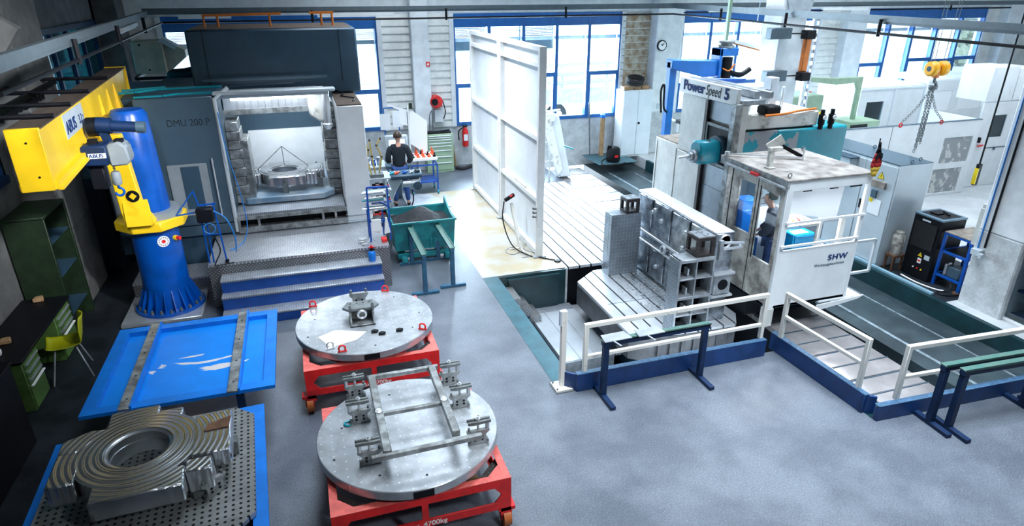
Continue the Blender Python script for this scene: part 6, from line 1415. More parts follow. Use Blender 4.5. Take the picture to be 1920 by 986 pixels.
# ================================================================ right side: electrics, chiller, tables
ec = thing('electrical_cabinet', 'large pale grey electrical cabinet with warning sign behind the operator cabin', 'cabinet', (10.0, 9.1, .006))
B().box(9.62, 10.36, 8.16, 10.3, .006, 1.88).build('cabinet_body', M['lightgrey'], ec, bevel=.012)
box(9.62, 10.36, 8.17, 10.29, 1.88, 1.895).build('cabinet_top', M['grey'], ec)
for y0, y1 in ((8.18, 8.86), (8.88, 9.55), (9.57, 10.28)):
    d_ = B().box(9.60, 9.62, y0, y1, .05, 1.84).build('cabinet_door', M['lightgrey'], ec, bevel=.004)
    B().box(9.585, 9.60, y1 - .07, y1 - .04, .95, 1.12).build('door_handle', M['black'], d_)
def warn(p, s, par, ax='x'):
    x, y, z = p
    b = B()
    if ax == 'x':
        b.prism([(y - s, z), (y + s, z), (y, z + s * 1.75)], x, x + .004, 'x'); b.cur = 1; b.prism([(y - s * .86, z + s * .08), (y + s * .86, z + s * .08), (y, z + s * 1.55)], x - .002, x, 'x')
        b.cur = 0; b.prism([(y + s * .12, z + s * 1.15), (y - s * .16, z + s * .62), (y + .0, z + s * .62), (y - s * .12, z + s * .2), (y + s * .2, z + s * .75), (y + s * .04, z + s * .75)], x - .004, x - .002, 'x')
    b.build('warning_sign', [M['black'], M['sign_yellow']], par)
warn((9.596, 8.48, 1.58), .075, ec); warn((9.596, 9.3, 1.62), .06, ec)
B().box(9.56, 9.60, 8.33, 8.66, 1.42, 1.54).build('vent_cover', M['brown_grime'], ec, bevel=.004); B().box(9.57, 9.60, 8.48, 8.60, 1.22, 1.36).build('switch_plate', M['grey'], ec, bevel=.004)
pp_ = box(9.594, 9.60, 8.36, 8.62, .92, 1.20).build('document_pocket', M['paper'], ec); box(9.592, 9.594, 8.54, 8.62, 1.13, 1.20).build('yellow_note', M['sign_yellow'], pp_)
B().box(9.42, 9.60, 9.05, 9.45, 1.5, 1.82).build('side_box', M['lightgrey'], ec, bevel=.01); box(9.40, 9.62, 9.03, 9.47, 1.82, 1.84).build('side_box_lid', M['grey_dark'], ec)
for y, x in ((8.3, 10.2), (8.2, 9.9), (9.3, 10.2)): B().tube([(x, y, 1.89)] + arc((x, y, 1.93), .03, -HP, 1.5 * PI, 12, 'xz'), .008, 6).build('lifting_eye', M['grey'], ec)
tag(B().bar((9.56, 6.95, .03), (9.56, 10.4, .03), .06, .045).build('cable_channel', M['cable_blue'], bevel=.004), 'pale blue steel channel along the platform edge before the grey cabinet', 'channel')
so = thing('small_stool', 'low rusty stool between the grey cabinet and the black chiller', 'stool', (9.82, 8.0, .006))
B().box(9.70, 9.95, 7.92, 8.12, .26, .30).build('seat', M['rust'], so)
for x in (9.71, 9.91):
    for y in (7.93, 8.08): B().box(x, x + .03, y, y + .03, .006, .26).build('leg', M['rust'], so)
tag(B().lathe((9.82, 8.02, .301), [(0, 0), (.095, 0), (.10, .02), (.10, .34), (.07, .38), (.07, .42), (.05, .42), (0, .40)], 24).build('metal_canister', M['canister']), 'scuffed metal canister standing on the low rusty stool', 'canister')
cl_ = thing('chiller_unit', 'black cooling unit with mesh front and warning sign', 'chiller', (10.17, 7.66, .006))
B().box(9.90, 10.44, 7.36, 7.90, .006, 1.10).build('housing', M['black'], cl_, bevel=.01)
B().box(9.895, 10.445, 7.355, 7.905, 1.10, 1.13).build('top_frame', M['grey_blue'], cl_, bevel=.004); box(9.97, 10.38, 7.42, 7.84, 1.13, 1.135).build('top_tray', M['black'], cl_)
B().box(9.885, 9.90, 7.42, 7.84, .55, 1.0).build('mesh_front', M['mesh_black'], cl_); box(9.884, 9.886, 7.56, 7.72, 1.03, 1.06).build('name_strip', M['lightgrey'], cl_)
warn((9.894, 7.60, .40), .05, cl_); box(9.894, 9.90, 7.56, 7.63, .28, .37).build('red_white_label', M['paper'], cl_); box(9.893, 9.894, 7.57, 7.62, .31, .34).build('label_band', M['red'], cl_); box(9.894, 9.90, 7.42, 7.52, .38, .46).build('grey_label', M['lightgrey'], cl_)
for y, m_ in ((7.68, 'sheet_white'), (7.60, 'red'), (7.52, 'sign_yellow')): B().cyl((9.89, y, .18), (9.90, y, .18), .014, 12).build('button', M[m_], cl_)
tag(B().box(10.05, 10.2, 7.6, 7.75, 1.136, 1.16).bar((10.2, 7.5, 1.15), (10.3, 7.7, 1.15), .03).build('tray_parts', M['black'], bevel=.004), 'black metal parts lying in the top tray of the chiller', 'parts')
tt_ = thing('shelf_table', 'blue tube framed table with brown top and two shelves beside the chiller', 'table', (10.27, 7.07, .006))
for x in (9.97, 10.56):
    for y in (6.84, 7.30): B().box(x - .02, x + .02, y - .02, y + .02, .006, .95).build('leg', M['blue'], tt_)
for z in (.93, .62, .20):
    B().bar((9.97, 6.84, z), (9.97, 7.30, z), .035).bar((10.56, 6.84, z), (10.56, 7.30, z), .035).bar((9.97, 6.84, z), (10.56, 6.84, z), .035).bar((9.97, 7.3, z), (10.56, 7.3, z), .035).build('rail', M['blue'], tt_)
B().box(9.95, 10.58, 6.82, 7.32, .95, .965).build('table_top', M['brown_grime'], tt_); B().box(9.98, 10.55, 6.86, 7.28, .615, .63).build('shelf', M['black'], tt_); B().box(9.98, 10.55, 6.86, 7.28, .2, .215).build('shelf', M['black'], tt_)
B().box(9.93, 10.05, 6.80, 6.90, 0.006, .04).build('foot_block', M['rust'], tt_)
tag(B().box(10.0, 10.2, 6.92, 7.14, .216, .40).build('grey_crate', M['grey'], bevel=.01), 'grey crate on the lower shelf of the blue table', 'crate')
tag(B().cyl((10.05, 7.2, .216), (10.05, 7.2, .40), .03, 10).bar((10.05, 7.2, .38), (10.0, 7.1, .46), .03).build('machine_vise', M['steel'], bevel=.003), 'bright metal fitting beside the grey crate on the blue table', 'fitting')
tag(B().tube(smooth_path([(9.75, 7.75, .02), (9.72, 7.4, .02), (9.78, 7.1, .02), (9.86, 7.0, .02)]), .012, 6).build('white_cable', M['sheet_white']), 'thin white cable on the platform before the chiller', 'cable')
tag(B().tube(smooth_path([(10.0, 7.0, .2), (9.9, 6.95, .05), (9.7, 7.0, .018), (9.75, 6.85, .018), (10.1, 6.78, .018)]), .012, 6).build('black_cable', M['black']), 'black cable looping on the platform under the blue table', 'cable')
# fittings on the big right column
tag(B().tube([(9.765, 6.60, .95), (9.765, 6.60, 7.4)], .012, 8).build('wall_cable', M['hose_blue']), 'blue cable conduit running up the big right column', 'cable')
tag(B().tube([(9.765, 6.5, 1.0), (9.765, 6.5, 7.4)], .016, 8).build('wall_cable', M['black']), 'black cable conduit running up the big right column', 'cable')
tag(B().box(9.68, 9.78, 6.5, 6.64, .86, .96).box(9.66, 9.72, 6.44, 6.50, .84, .92).build('wall_socket', M['lightgrey'], bevel=.006), 'grey socket box low on the big right column', 'socket')
tag(B().box(9.86, 9.98, 6.69, 6.80, 0.94, 1.55).box(9.87, 9.97, 6.70, 6.79, 1.55, 1.62).build('beige_post', M['offwhite'], bevel=.01), 'beige conduit box on the far side of the big right column', 'conduit box')
# glazed cupboard at the right edge
gv = thing('glazed_cupboard', 'glass fronted cupboard with dark shelves at the right picture edge', 'cupboard', (10.15, 5.5, .0))
B().box(9.86, 9.90, 6.08, 6.13, 0, 3.0).box(9.86, 9.90, 4.7, 4.76, 0, 3.0).box(9.86, 9.90, 4.76, 6.08, 0, .05).build('front_frame', M['sheet_white'], gv, bevel=.004)
B().box(10.42, 10.46, 4.7, 5.95, 0, 3.0).box(9.90, 10.46, 4.66, 4.70, 0, 3.0).build('carcass', M['grey_dark'], gv)
b = B()
for z in (.10, .48, .92, 1.4, 1.9, 2.4): b.box(9.93, 10.42, 4.72, 5.95, z, z + .025)
each(b, 1, 'shelf', M['blue_dark'], gv)
box(9.872, 9.876, 4.76, 6.08, .05, 2.95).build('glass_front', M['glass'], gv)
rr = random.Random(8)
desc = [('crumpled grey cloth bundle on the middle shelf of the glazed cupboard', 5.7, .506, 'alu', .16), ('yellow round part high in the glazed cupboard', 5.75, .946, 'sign_yellow', .06), ('yellow tape roll higher in the glazed cupboard', 5.6, 1.426, 'sign_yellow', .06), ('dark box on the lowest shelf of the glazed cupboard', 5.6, .126, 'black', .14), ('steel mug deep in the glazed cupboard', 5.35, .506, 'steel', .06)]
for lb, y, z, m_, r_ in desc:
    tag(B().lathe((10.1, y, z), [(0, 0), (r_, 0), (r_ * 1.05, r_ * .5), (r_ * .6, r_ * .95), (0, r_)], 9).build('stored_item', M[m_], smooth=(m_ != 'alu')), lb, 'item')

# ================================================================ white machine enclosures behind
en = thing('machine_enclosure', 'long low white enclosure wall with two windows beyond the electrical cabinet', 'enclosure', (13.5, 11.3, .006))
ew = B()
def wall_with_holes(b, x0, x1, z0, z1, y0, y1, holes):
    xs = sorted({x0, x1} | {h[0] for h in holes} | {h[1] for h in holes})
    for a, c in zip(xs, xs[1:]):
        hs_ = sorted([(h[2], h[3]) for h in holes if h[0] <= a + 1e-6 and h[1] >= c - 1e-6]); z = z0
        for h0, h1 in hs_:
            if h0 > z: b.box(a, c, y0, y1, z, h0)
            z = h1
        if z < z1: b.box(a, c, y0, y1, z, z1)
wall_with_holes(ew, 10.9, 15.4, .006, 1.80, 11.2, 11.26, [(14.35, 15.25, .80, 1.42), (14.25, 15.15, .06, .66)])
ew.box(11.3, 15.4, 11.26, 12.85, 1.2, 1.22).box(15.36, 15.4, 11.26, 12.85, .006, 1.8)
ew.build('enclosure_wall', M['white'], en, smooth=False)
for q in ((14.35, 15.25, .80, 1.42), (14.25, 15.15, .06, .66)):
    B().box(q[0], q[1], 11.22, 11.235, q[2], q[3]).build('enclosure_window', M['smeared_glass'], en)
box(10.9, 15.4, 11.19, 11.27, 1.80, 1.815).build('top_strip', M['grey'], en); box(12.68, 12.69, 11.195, 11.2, .1, 1.8).build('panel_joint', M['grey'], en)
hb = thing('machine_housing', 'white double door housing with small window in front of the far right window', 'housing', (15.6, 14.0, .006))
b = B(); wall_with_holes(b, 14.45, 16.75, .006, 2.2, 14.0, 14.06, [(14.72, 15.32, 1.25, 1.80)]); b.build('door_wall', M['white'], hb, smooth=False)
b = B().box(14.5, 15.55, 13.98, 14.0, .9, .93).box(15.60, 15.64, 13.97, 14.0, .1, 2.15).box(14.45, 16.75, 13.98, 14.0, 2.12, 2.16).box(16.66, 16.70, 13.97, 14.0, .1, 2.15); each(b, 1, 'door_trim', M['panel_white'], hb)
B().box(14.72, 15.32, 14.02, 14.03, 1.25, 1.80).build('door_window', M['glass_grey'], hb); B().box(14.45, 16.75, 14.06, 15.6, 2.1, 2.2).box(14.45, 14.5, 14.06, 15.6, .006, 2.1).build('housing_body', M['white'], hb)
hc = thing('machine_housing', 'white housing with two bright panes behind the hanging chains', 'housing', (18.0, 14.1, .006))
b = B(); wall_with_holes(b, 16.8, 19.6, .006, 2.28, 14.0, 14.06, [(17.05, 17.75, 1.45, 2.0), (18.05, 18.95, 1.45, 2.02)]); b.build('housing_wall', M['white'], hc, smooth=False)
for q in ((17.05, 17.75), (18.05, 18.95)): B().box(q[0], q[1], 14.02, 14.03, 1.45, 2.01).build('bright_pane', M['milky'], hc)
B().prism([(16.8, 14.06), (19.6, 14.06), (19.4, 15.8), (17.2, 15.8)], 2.2, 2.3).box(18.3, 18.9, 14.2, 14.8, 2.3, 2.34).build('housing_roof', M['panel_white'], hc)
rd = thing('enclosure_door', 'white door with red handled latch and tinted window at the far right', 'door', (16.3, 11.5, .006))
b = B(); wall_with_holes(b, 15.75, 16.95, .006, 2.12, 11.5, 11.55, [(16.2, 16.62, 1.25, 1.80)]); b.build('door_leaf', M['white'], rd, smooth=False)
B().box(16.2, 16.62, 11.52, 11.53, 1.25, 1.80).build('door_window', M['glass_grey'], rd)
B().box(15.84, 15.88, 11.44, 11.5, 1.15, 1.28).build('door_handle', M['black'], rd); B().bar((15.85, 11.46, 1.06), (16.02, 11.46, 1.08), .03).build('latch', M['red'], rd); B().box(16.2, 16.9, 11.49, 11.5, .98, 1.0).box(16.45, 16.5, 11.47, 11.5, .93, 1.0).build('hinge', M['grey'], rd)
wb = tag(B().box(15.75, 16.6, 11.5, 12.3, 2.14, 2.95).box(16.62, 17.3, 11.5, 12.4, 2.14, 2.9).box(16.45, 16.5, 11.48, 11.5, 2.3, 2.45).build('overhead_box', M['white'], bevel=.01), 'white box cabinet sitting above the red latched door', 'cabinet')
tag(B().box(16.95, 17.05, 8.0, 12.5, .006, 2.12).build('enclosure_side', M['white'], bevel=.005), 'white side panel leading forward from the red latched door', 'panel')
tag(B().prism([(11.05, .006), (11.25, .006), (11.22, 1.25), (11.15, 1.35), (11.08, 1.2)], 10.4, 10.5, 'y').build('leaning_board', M['offwhite'], bevel=.01), 'narrow pale board leaning upright behind the chiller', 'board')
tag(B().tube(smooth_path([(11.0, 9.0, .006), (11.0, 9.0, .9), (11.15, 9.0, 1.02), (11.35, 9.0, 1.0), (11.4, 9.0, .006)]), .018, 8).build('blue_hose', M['hose_blue']), 'bent blue hose end standing up behind the chiller', 'hose')
# green grinding machine between column and enclosure
gm = thing('green_machine', 'pale green machine with gantry arm behind the pillar', 'machine', (12.0, 13.3, .006))
B().box(10.9, 12.3, 13.0, 14.2, .006, 2.25).box(10.5, 11.2, 12.9, 13.6, .006, 1.9).build('machine_body', M['green_pale'], gm, bevel=.03)
box(11.9, 12.25, 12.98, 13.0, 1.55, 1.85).build('yellow_white_notice', M['paper'], gm); box(11.9, 12.25, 12.975, 12.98, 1.80, 1.86).build('notice_band', M['sign_yellow'], gm)
B().prism([(11.6, 2.62), (11.6, 2.72), (12.4, 2.66), (13.3, 2.66), (13.3, 2.54), (12.5, 2.50)], 12.9, 13.05, 'y').prism([(13.1, 2.54), (13.3, 2.54), (13.3, 1.2), (13.2, 1.2), (13.2, 2.35)], 12.9, 13.0, 'y').build('gantry_arm', M['green_pale'], gm, bevel=.01)
B().box(12.9, 13.8, 12.6, 13.3, 1.2, 1.62).build('control_head', M['green_pale'], gm, bevel=.01); B().box(12.88, 13.4, 12.58, 12.6, 1.22, 1.55).build('control_face', M['black'], gm)
tag(B().cyl((12.9, 14.2, 1.95), (12.9, 14.2, 2.15), .05, 10).cyl((12.9, 14.2, 1.8), (12.9, 14.2, 1.95), .06, 10).build('hanging_plug', M['red']), 'red and blue hanging plug behind the green gantry arm', 'plug')
# pillar fittings
for lb, x0, z0 in (('upper dark clamp beam on the free standing pillar', 9.40, 3.70), ('lower dark clamp beam on the free standing pillar', 9.44, 2.84)):
    r = thing('clamp_beam', lb, 'clamp', (9.8, 11.75, z0), None, 'clamp beams on the pillar')
    B().box(x0, x0 + .52, 11.70, 11.88, z0, z0 + .22).build('beam_box', M['steel_blue2'], r, bevel=.01); B().cyl((x0 + .52, 11.76, z0 + .1), (x0 + .95, 11.76, z0 + .1), .014, 8).build('tie_rod', M['black'], r); B().box(x0 + .92, x0 + 1.15, 11.7, 11.95, z0 - .02, z0 + .16).build('end_block', M['black'], r, bevel=.01)
tag(B().box(10.46, 10.60, 11.86, 11.98, 3.0, 3.68).build('orange_bumper', M['orange'], bevel=.01), 'upright orange block between the two clamp beams', 'block')
b = B(); b.box(10.95, 11.0, 12.28, 12.34, .006, 4.2).box(11.09, 11.14, 12.28, 12.34, .006, 4.2)
for i in range(24): b.box(11.0, 11.09, 12.3, 12.32, .1 + i * .17, .18 + i * .17)
tag(b.build('perforated_post', M['alu']), 'tall perforated grey shelf post right of the pillar', 'post')
lf = thing('ceiling_light', 'slanted white strip light hanging left of the pillar', 'lamp', (9.9, 13, 3.4))
B().bar((9.35, 13, 3.60), (10.55, 12.6, 3.30), .16, .07).build('lamp_housing', M['white'], lf); B().bar((9.38, 12.99, 3.545), (10.5, 12.6, 3.255), .05, .03).build('lamp_tube', M['orange'], lf); B().bar((9.9, 12.85, 3.45), (9.9, 12.85, 7.4), .012).build('suspension', M['alu'], lf)
tag(B().bar((9.24, 13, 3.45), (9.24, 13, 7.45), .07).build('green_pole', M['green_pale']), 'pale green hanging pole over the blue jib arm', 'pole')
# blue small jib behind the column
bj = thing('small_jib', 'blue swivel arm with round drive on a blue post behind the off-white machine column', 'crane', (6.7, 10.6, 0))
B().box(6.62, 6.76, 10.9, 11.04, .02, 3.42).build('post', M['blue_mid'], bj, bevel=.01)
B().prism([(6.62, 3.30), (6.62, 3.46), (7.55, 3.42), (7.75, 3.42), (7.75, 3.16), (7.35, 3.12)], 10.85, 11.09, 'y').build('arm', M['blue_mid'], bj, bevel=.012)
B().box(7.60, 8.0, 10.8, 11.1, 3.50, 3.64).box(7.60, 7.66, 10.8, 11.1, 3.1, 3.64).build('drive_box', M['blue_mid'], bj, bevel=.01)
B().lathe((7.80, 10.95, 3.64), [(0, 0), (.16, 0), (.16, .04), (.12, .05), (.12, .08), (.16, .09), (.16, .12), (0, .12)], 24).build('drive_wheel', M['steel_worn'], bj)
B().cyl((7.80, 10.85, 3.10), (7.80, 10.85, 3.48), .10, 18).build('motor', M['black'], bj); B().tube(smooth_path([(7.85, 10.8, 3.2), (8.1, 10.8, 3.15), (8.3, 10.8, 3.25)]), .05, 8).build('hose', M['black'], bj)
B().prism([(7.3, 3.02), (8.1, 3.02), (8.2, 3.08), (7.4, 3.10)], 10.7, 11.0, 'y').build('lower_arm', M['blue'], bj, bevel=.01)
B().tube(smooth_path([(7.68, 10.79, 3.28), (7.8, 10.75, 3.24), (7.9, 10.75, 3.36)]), .015, 6).build('yellow_cable', M['orange'], bj)
tag(B().tube(smooth_path([(6.50, 10.9, 2.5), (6.46, 10.9, 2.9), (6.52, 10.9, 3.0), (6.55, 10.9, 2.6), (6.62, 10.88, 2.5)]), .02, 6).build('cable_bundle', M['black']), 'black cable bundle hanging left of the blue post', 'cable')

# ================================================================ overhead
hk_ = thing('crane_hook', 'yellow twin sheave hook block hanging on ropes at the right', 'hook', (10.9, 9.0, 3.1))
for x in (10.78, 11.02):
    B().lathe((x, 9.0, 3.36), [(0, -.07), (.10, -.07), (.13, -.04), (.13, .04), (.10, .07), (0, .07)], 28, 'x').build('sheave', M['yellow2'], hk_)
    B().cyl((x - .075, 9.0, 3.36), (x + .075, 9.0, 3.36), .045, 18).build('sheave_hub', M['grey_dark'], hk_)
B().box(10.86, 10.94, 8.95, 9.05, 3.2, 3.42).build('yoke', M['orange'], hk_, bevel=.01)
B().tube([(10.9, 9, 3.22), (10.9, 9, 3.14)] + arc((10.9, 9, 3.06), .07, HP, -PI * .9, 12, 'xz'), .026, 10).build('hook', M['steel_dark'], hk_)
B().cyl((10.9, 9, 3.0), (10.9, 9, 3.06), .08, 16).build('hook_nut', M['steel_dark'], hk_)
b = B()
for x in (10.72, 10.80, 11.0, 11.08): b.cyl((x, 9, 3.40), (x + (.12 if x > 10.9 else -.02), 9, 7.45), .006, 6)
each(b, 1, 'wire_rope', M['steel_dark'], hk_)
chn = thing('lifting_chains', 'bundle of long dark lifting chains hanging from the yellow hook block', 'chain', (10.9, 9.0, 1.8))
def chain(pts, r=.018, l=.05):
    b = B(); pts = [Vector(p) for p in pts]; d = 0
    for a, c in zip(pts, pts[1:]):
        n_ = max(1, int((c - a).length / l)); dr = (c - a).normalized()
        for k in range(n_):
            m = a + (c - a) * ((k + .5) / n_); u = dr.cross(Vector((0, 1, 0)) if k % 2 else Vector((1, .3, 0))).normalized(); L2 = l * .62
            ring = [m + dr * (L2 * math.cos(t)) + u * (r * math.sin(t)) for t in [2 * PI * i / 8 for i in range(8)]]; b.tube(ring, .006, 4, closed=True)
    return b
for i in range(6):
    x = 10.83 + .025 * i; y = 8.98 + .02 * (i % 3)
    chain([(x, y, 3.0), (x + .01, y, 2.7), (x + .03 * (i % 2) - .02, y, 1.85 + .05 * i)]).build('chain_strand', M['steel_dark'], chn)
chain([(10.86, 9, 2.98), (10.62, 9, 2.65), (10.36, 9, 2.42)]).build('side_strand', M['steel_dark'], chn); chain([(10.94, 9, 2.9), (11.12, 9, 2.6), (11.34, 9, 2.42)]).build('side_strand', M['steel_dark'], chn)
for x in (10.36, 11.34): B().tube(arc((x, 9, 2.38), .035, 0, 2 * PI, 12, 'xz'), .012, 6).build('chain_hook', M['red'], chn)
pn = thing('pendant_control', 'yellow and black crane pendant control hanging on a long black cable', 'pendant control', (10.54, 7.5, 1.7))
B().tube([(10.54, 7.5, 2.0), (10.56, 7.5, 7.45)], .014, 8).build('cable', M['black'], pn); B().box(10.49, 10.57, 7.46, 7.52, 1.66, 2.02).build('control_body', M['black'], pn, bevel=.01); B().box(10.485, 10.50, 7.455, 7.52, 1.68, 1.95).build('yellow_edge', M['sign_yellow'], pn)
def runway(lb, a, b_, r=.05):
    o = thing('crane_rail', lb, 'rail', a, None, 'grey rails under the roof')
    B().bar(a, b_, .07, .09).bar((a[0], a[1], a[2] - .065), (b_[0], b_[1], b_[2] - .065), .035, .04).build('rail_profile', M['rail_grey'], o)
    return o
runway('grey crane rail along the rear wall under the roof', (-3.1, 16.9, 4.22), (10.2, 16.9, 4.24))
runway('grey crane rail running along the left wall', (-2.2, 6.0, 4.17), (-3.02, 16.8, 4.17))
runway('grey crane rail sloping across the upper right before the pillar', (10.2, 16.8, 4.24), (8.9, 6.0, 4.22))
runway('grey crane rail high along the far right windows', (10.2, 16.95, 4.24), (24.5, 16.95, 4.24))
for lb, a, b_ in (('thin black pipe along the rear wall windows', (-2.7, 16.6, 3.98), (10.0, 16.6, 4.02)), ('thin black pipe along the left wall', (-2.2, 6.0, 3.94), (-2.7, 16.6, 3.98)), ('thin black pipe slung below the upper right rail', (10.0, 16.6, 4.02), (8.9, 6.2, 3.99)), ('thin black cable before the farthest rear window', (10.0, 17.3, 4.02), (24.5, 17.3, 4.05))):
    o = thing('overhead_pipe', lb, 'pipe', a, None, 'black pipes under the roof'); B().cyl(a, b_, .022, 8).build('pipe', M['black'], o)
    for k in range(1, 4):
        p = Vector(a).lerp(Vector(b_), k / 4); B().cyl((p.x, p.y, p.z - .05), (p.x, p.y, p.z + .22), .03, 8).build('hanger', M['black'], o)
for lb, a, b_ in (('white strip light on the rear rail near the left corner', (-2.4, 16.9, 4.10), (-1.3, 16.9, 4.10)), ('white strip light on the rail left of the middle window', (.6, 16.9, 4.10), (2.4, 16.9, 4.10)), ('white strip light above the first window beyond the clock', (11.3, 16.9, 4.10), (13.0, 16.9, 4.10)), ('white strip light above the boarded pier before the farthest window', (15.3, 16.9, 4.10), (17.0, 16.9, 4.10)), ('white strip light on the left wall rail', (-2.70, 12.6, 4.05), (-2.85, 14.6, 4.05))):
    o = thing('strip_light', lb, 'lamp', a, None, 'strip lights under the rails'); B().bar(a, b_, .10, .06).build('lamp_housing', M['white'], o); B().bar((a[0], a[1] - .03, a[2] - .045), (b_[0], b_[1] - .03, b_[2] - .045), .03, .03).build('lamp_tube', M['sheet_white'], o)
# roof braces and ducts
tag(B().prism([(9.4, 6.2), (10.9, 6.2), (10.4, 4.15), (9.9, 4.15)], 11.85, 12.55, 'y').build('pillar_bracket', M['alu']), 'grey funnel shaped bracket at the top of the free standing pillar', 'bracket')
tag(B().bar((-4.0, 8.4, 5.0), (-2.9, 8.6, 4.15), .3, .35).build('roof_brace', M['concrete_shaded']), 'grey concrete brace at the top left under the roof', 'brace')
# small shop sheets
# ================================================================ people
def skin_mesh(name, verts, edges, radii, m, parent, levels=2, root=0):
    me = bpy.data.meshes.new(name); me.from_pydata(verts, edges, []); o = bpy.data.objects.new(name, me); COL.objects.link(o)
    sk_ = o.modifiers.new('skin', 'SKIN'); sk_.use_smooth_shade = True; sk_.branch_smoothing = .6
    if not me.skin_vertices: pass
    for i, r in enumerate(radii):
        v = me.skin_vertices[0].data[i]; v.radius = (r, r) if isinstance(r, (int, float)) else r; v.use_root = (i == root)
    o.modifiers.new('sub', 'SUBSURF').levels = levels; o.modifiers['sub'].render_levels = levels
    dg = bpy.context.evaluated_depsgraph_get(); dg.update(); ev = o.evaluated_get(dg); m2 = bpy.data.meshes.new_from_object(ev)
    m2.name = name; bpy.data.objects.remove(o); m2.materials.clear(); m2.materials.append(m)
    m2.polygons.foreach_set('use_smooth', [True] * len(m2.polygons))
    o = bpy.data.objects.new(name, m2); COL.objects.link(o); o.parent = parent; o['_local'] = 1
    return o
def person(label, loc, rz, J, m_top, m_leg):
    """J: joints in metres, facing +Y; returns the person"""
    r = thing('person', label, 'person', loc, rz)
    K = {k: Vector(v) for k, v in J.items()}
    order = ['pelvis', 'belly', 'chest', 'neckb', 'neckt', 'jaw', 'skull', 'crown', 'shL', 'elL', 'wrL', 'haL', 'shR', 'elR', 'wrR', 'haR', 'hiL', 'knL', 'anL', 'toL', 'hiR', 'knR', 'anR', 'toR']
    E = [('pelvis', 'belly'), ('belly', 'chest'), ('chest', 'neckb'), ('neckb', 'neckt'), ('neckt', 'jaw'), ('jaw', 'skull'), ('skull', 'crown'), ('chest', 'shL'), ('shL', 'elL'), ('elL', 'wrL'), ('wrL', 'haL'), ('chest', 'shR'), ('shR', 'elR'), ('elR', 'wrR'), ('wrR', 'haR'),
         ('pelvis', 'hiL'), ('hiL', 'knL'), ('knL', 'anL'), ('anL', 'toL'), ('pelvis', 'hiR'), ('hiR', 'knR'), ('knR', 'anR'), ('anR', 'toR')]
    R_ = dict(pelvis=(.14, .10), belly=(.135, .095), chest=(.15, .11), neckb=.058, neckt=.05, jaw=(.062, .07), skull=(.088, .106), crown=(.068, .08), shL=.062, elL=.042, wrL=.028, haL=(.038, .018), shR=.062, elR=.042, wrR=.028, haR=(.038, .018),
              hiL=.085, knL=.055, anL=.038, toL=(.04, .028), hiR=.085, knR=.055, anR=.038, toR=(.04, .028))
    ix = {k: i for i, k in enumerate(order)}
    vs = [K[k] for k in order]; es = [(ix[a], ix[b_]) for a, b_ in E]; rs = [R_[k] for k in order]
    for s in ('L', 'R'):                                           # fingers and thumb
        h = K['ha' + s]; w_ = K['wr' + s]; d = (h - w_).normalized(); side = d.cross(Vector((0, 0, 1))).normalized(); dn = Vector((0, 0, -1))
        for q in range(4):
            o_ = side * (-.027 + .018 * q); ln_ = (.034, .040, .037, .028)[q]; i0 = len(vs)
            vs += [h + d * .03 + o_, h + d * (.03 + ln_) + o_ + dn * .008, h + d * (.03 + ln_ * 1.6) + o_ + dn * .03]; rs += [.0095, .009, .0075]; es += [(ix['ha' + s], i0), (i0, i0 + 1), (i0 + 1, i0 + 2)]
        sg_ = 1 if s == 'R' else -1; i0 = len(vs); vs += [w_ + d * .04 - side * .035 * sg_, w_ + d * .075 - side * .05 * sg_ + dn * .01]; rs += [.012, .009]; es += [(ix['wr' + s], i0), (i0, i0 + 1)]
    skin_mesh('body', vs, es, rs, M['skin'], r)
    def garment(name, keys, edges, extra, m):
        kk = {k: i for i, k in enumerate(keys)}
        rr_ = []
        for k in keys:
            q = R_[k.split('~')[0]]; rr_.append(tuple(v + extra for v in q) if isinstance(q, tuple) else q + extra)
        return skin_mesh(name, [K2[k] for k in keys], [(kk[a], kk[b_]) for a, b_ in edges], rr_, m, r)
    K2 = dict(K); K2['wrL~'] = K['wrL'].lerp(K['elL'], .1); K2['wrR~'] = K['wrR'].lerp(K['elR'], .1); K2['neckb~'] = K['neckb'] - Vector((0, 0, .01)); K2['anL~'] = K['anL'] + Vector((0, 0, .03)); K2['anR~'] = K['anR'] + Vector((0, 0, .03)); K2['hem'] = K['pelvis'] + Vector((0, 0, -.09)); R_['hem'] = (.15, .11); K2['chestU'] = (K['shL'] + K['shR']) / 2 + Vector((0, 0, -.01)); R_['chestU'] = .07
    garment('sweater', ['chest', 'belly', 'hem', 'neckb~', 'shL', 'elL', 'wrL~', 'shR', 'elR', 'wrR~'], [('chest', 'belly'), ('belly', 'hem'), ('chest', 'neckb~'), ('chest', 'shL'), ('shL', 'elL'), ('elL', 'wrL~'), ('chest', 'shR'), ('shR', 'elR'), ('elR', 'wrR~')], .030, m_top)
    r_ = garment('yoke', ['shL', 'chestU', 'shR'], [('shL', 'chestU'), ('chestU', 'shR')], .026, m_top)
    garment('trousers', ['pelvis', 'hiL', 'knL', 'anL~', 'hiR', 'knR', 'anR~'], [('pelvis', 'hiL'), ('hiL', 'knL'), ('knL', 'anL~'), ('pelvis', 'hiR'), ('hiR', 'knR'), ('knR', 'anR~')], .018, m_leg)
    for s in 'LR':
        skin_mesh('shoe', [K['an' + s] + Vector((0, -.03, -.045)), K['an' + s].lerp(K['to' + s], .5) + Vector((0, 0, -.01)), K['to' + s] + Vector((0, .03, .0))], [(0, 1), (1, 2)], [(.045, .04), (.048, .038), (.044, .03)], M['black'], r, 1)
    c = K['skull']; fwd = (K['jaw'] - K['skull']); f2 = Vector((J.get('face', (0, 1, 0)))); f2.normalize()
    sd_ = Vector((-f2.y, f2.x, 0)) * -1
    hv = B(); n1, n2 = 14, 10; vsx = []                             # hair cap: back, sides and top, face left free
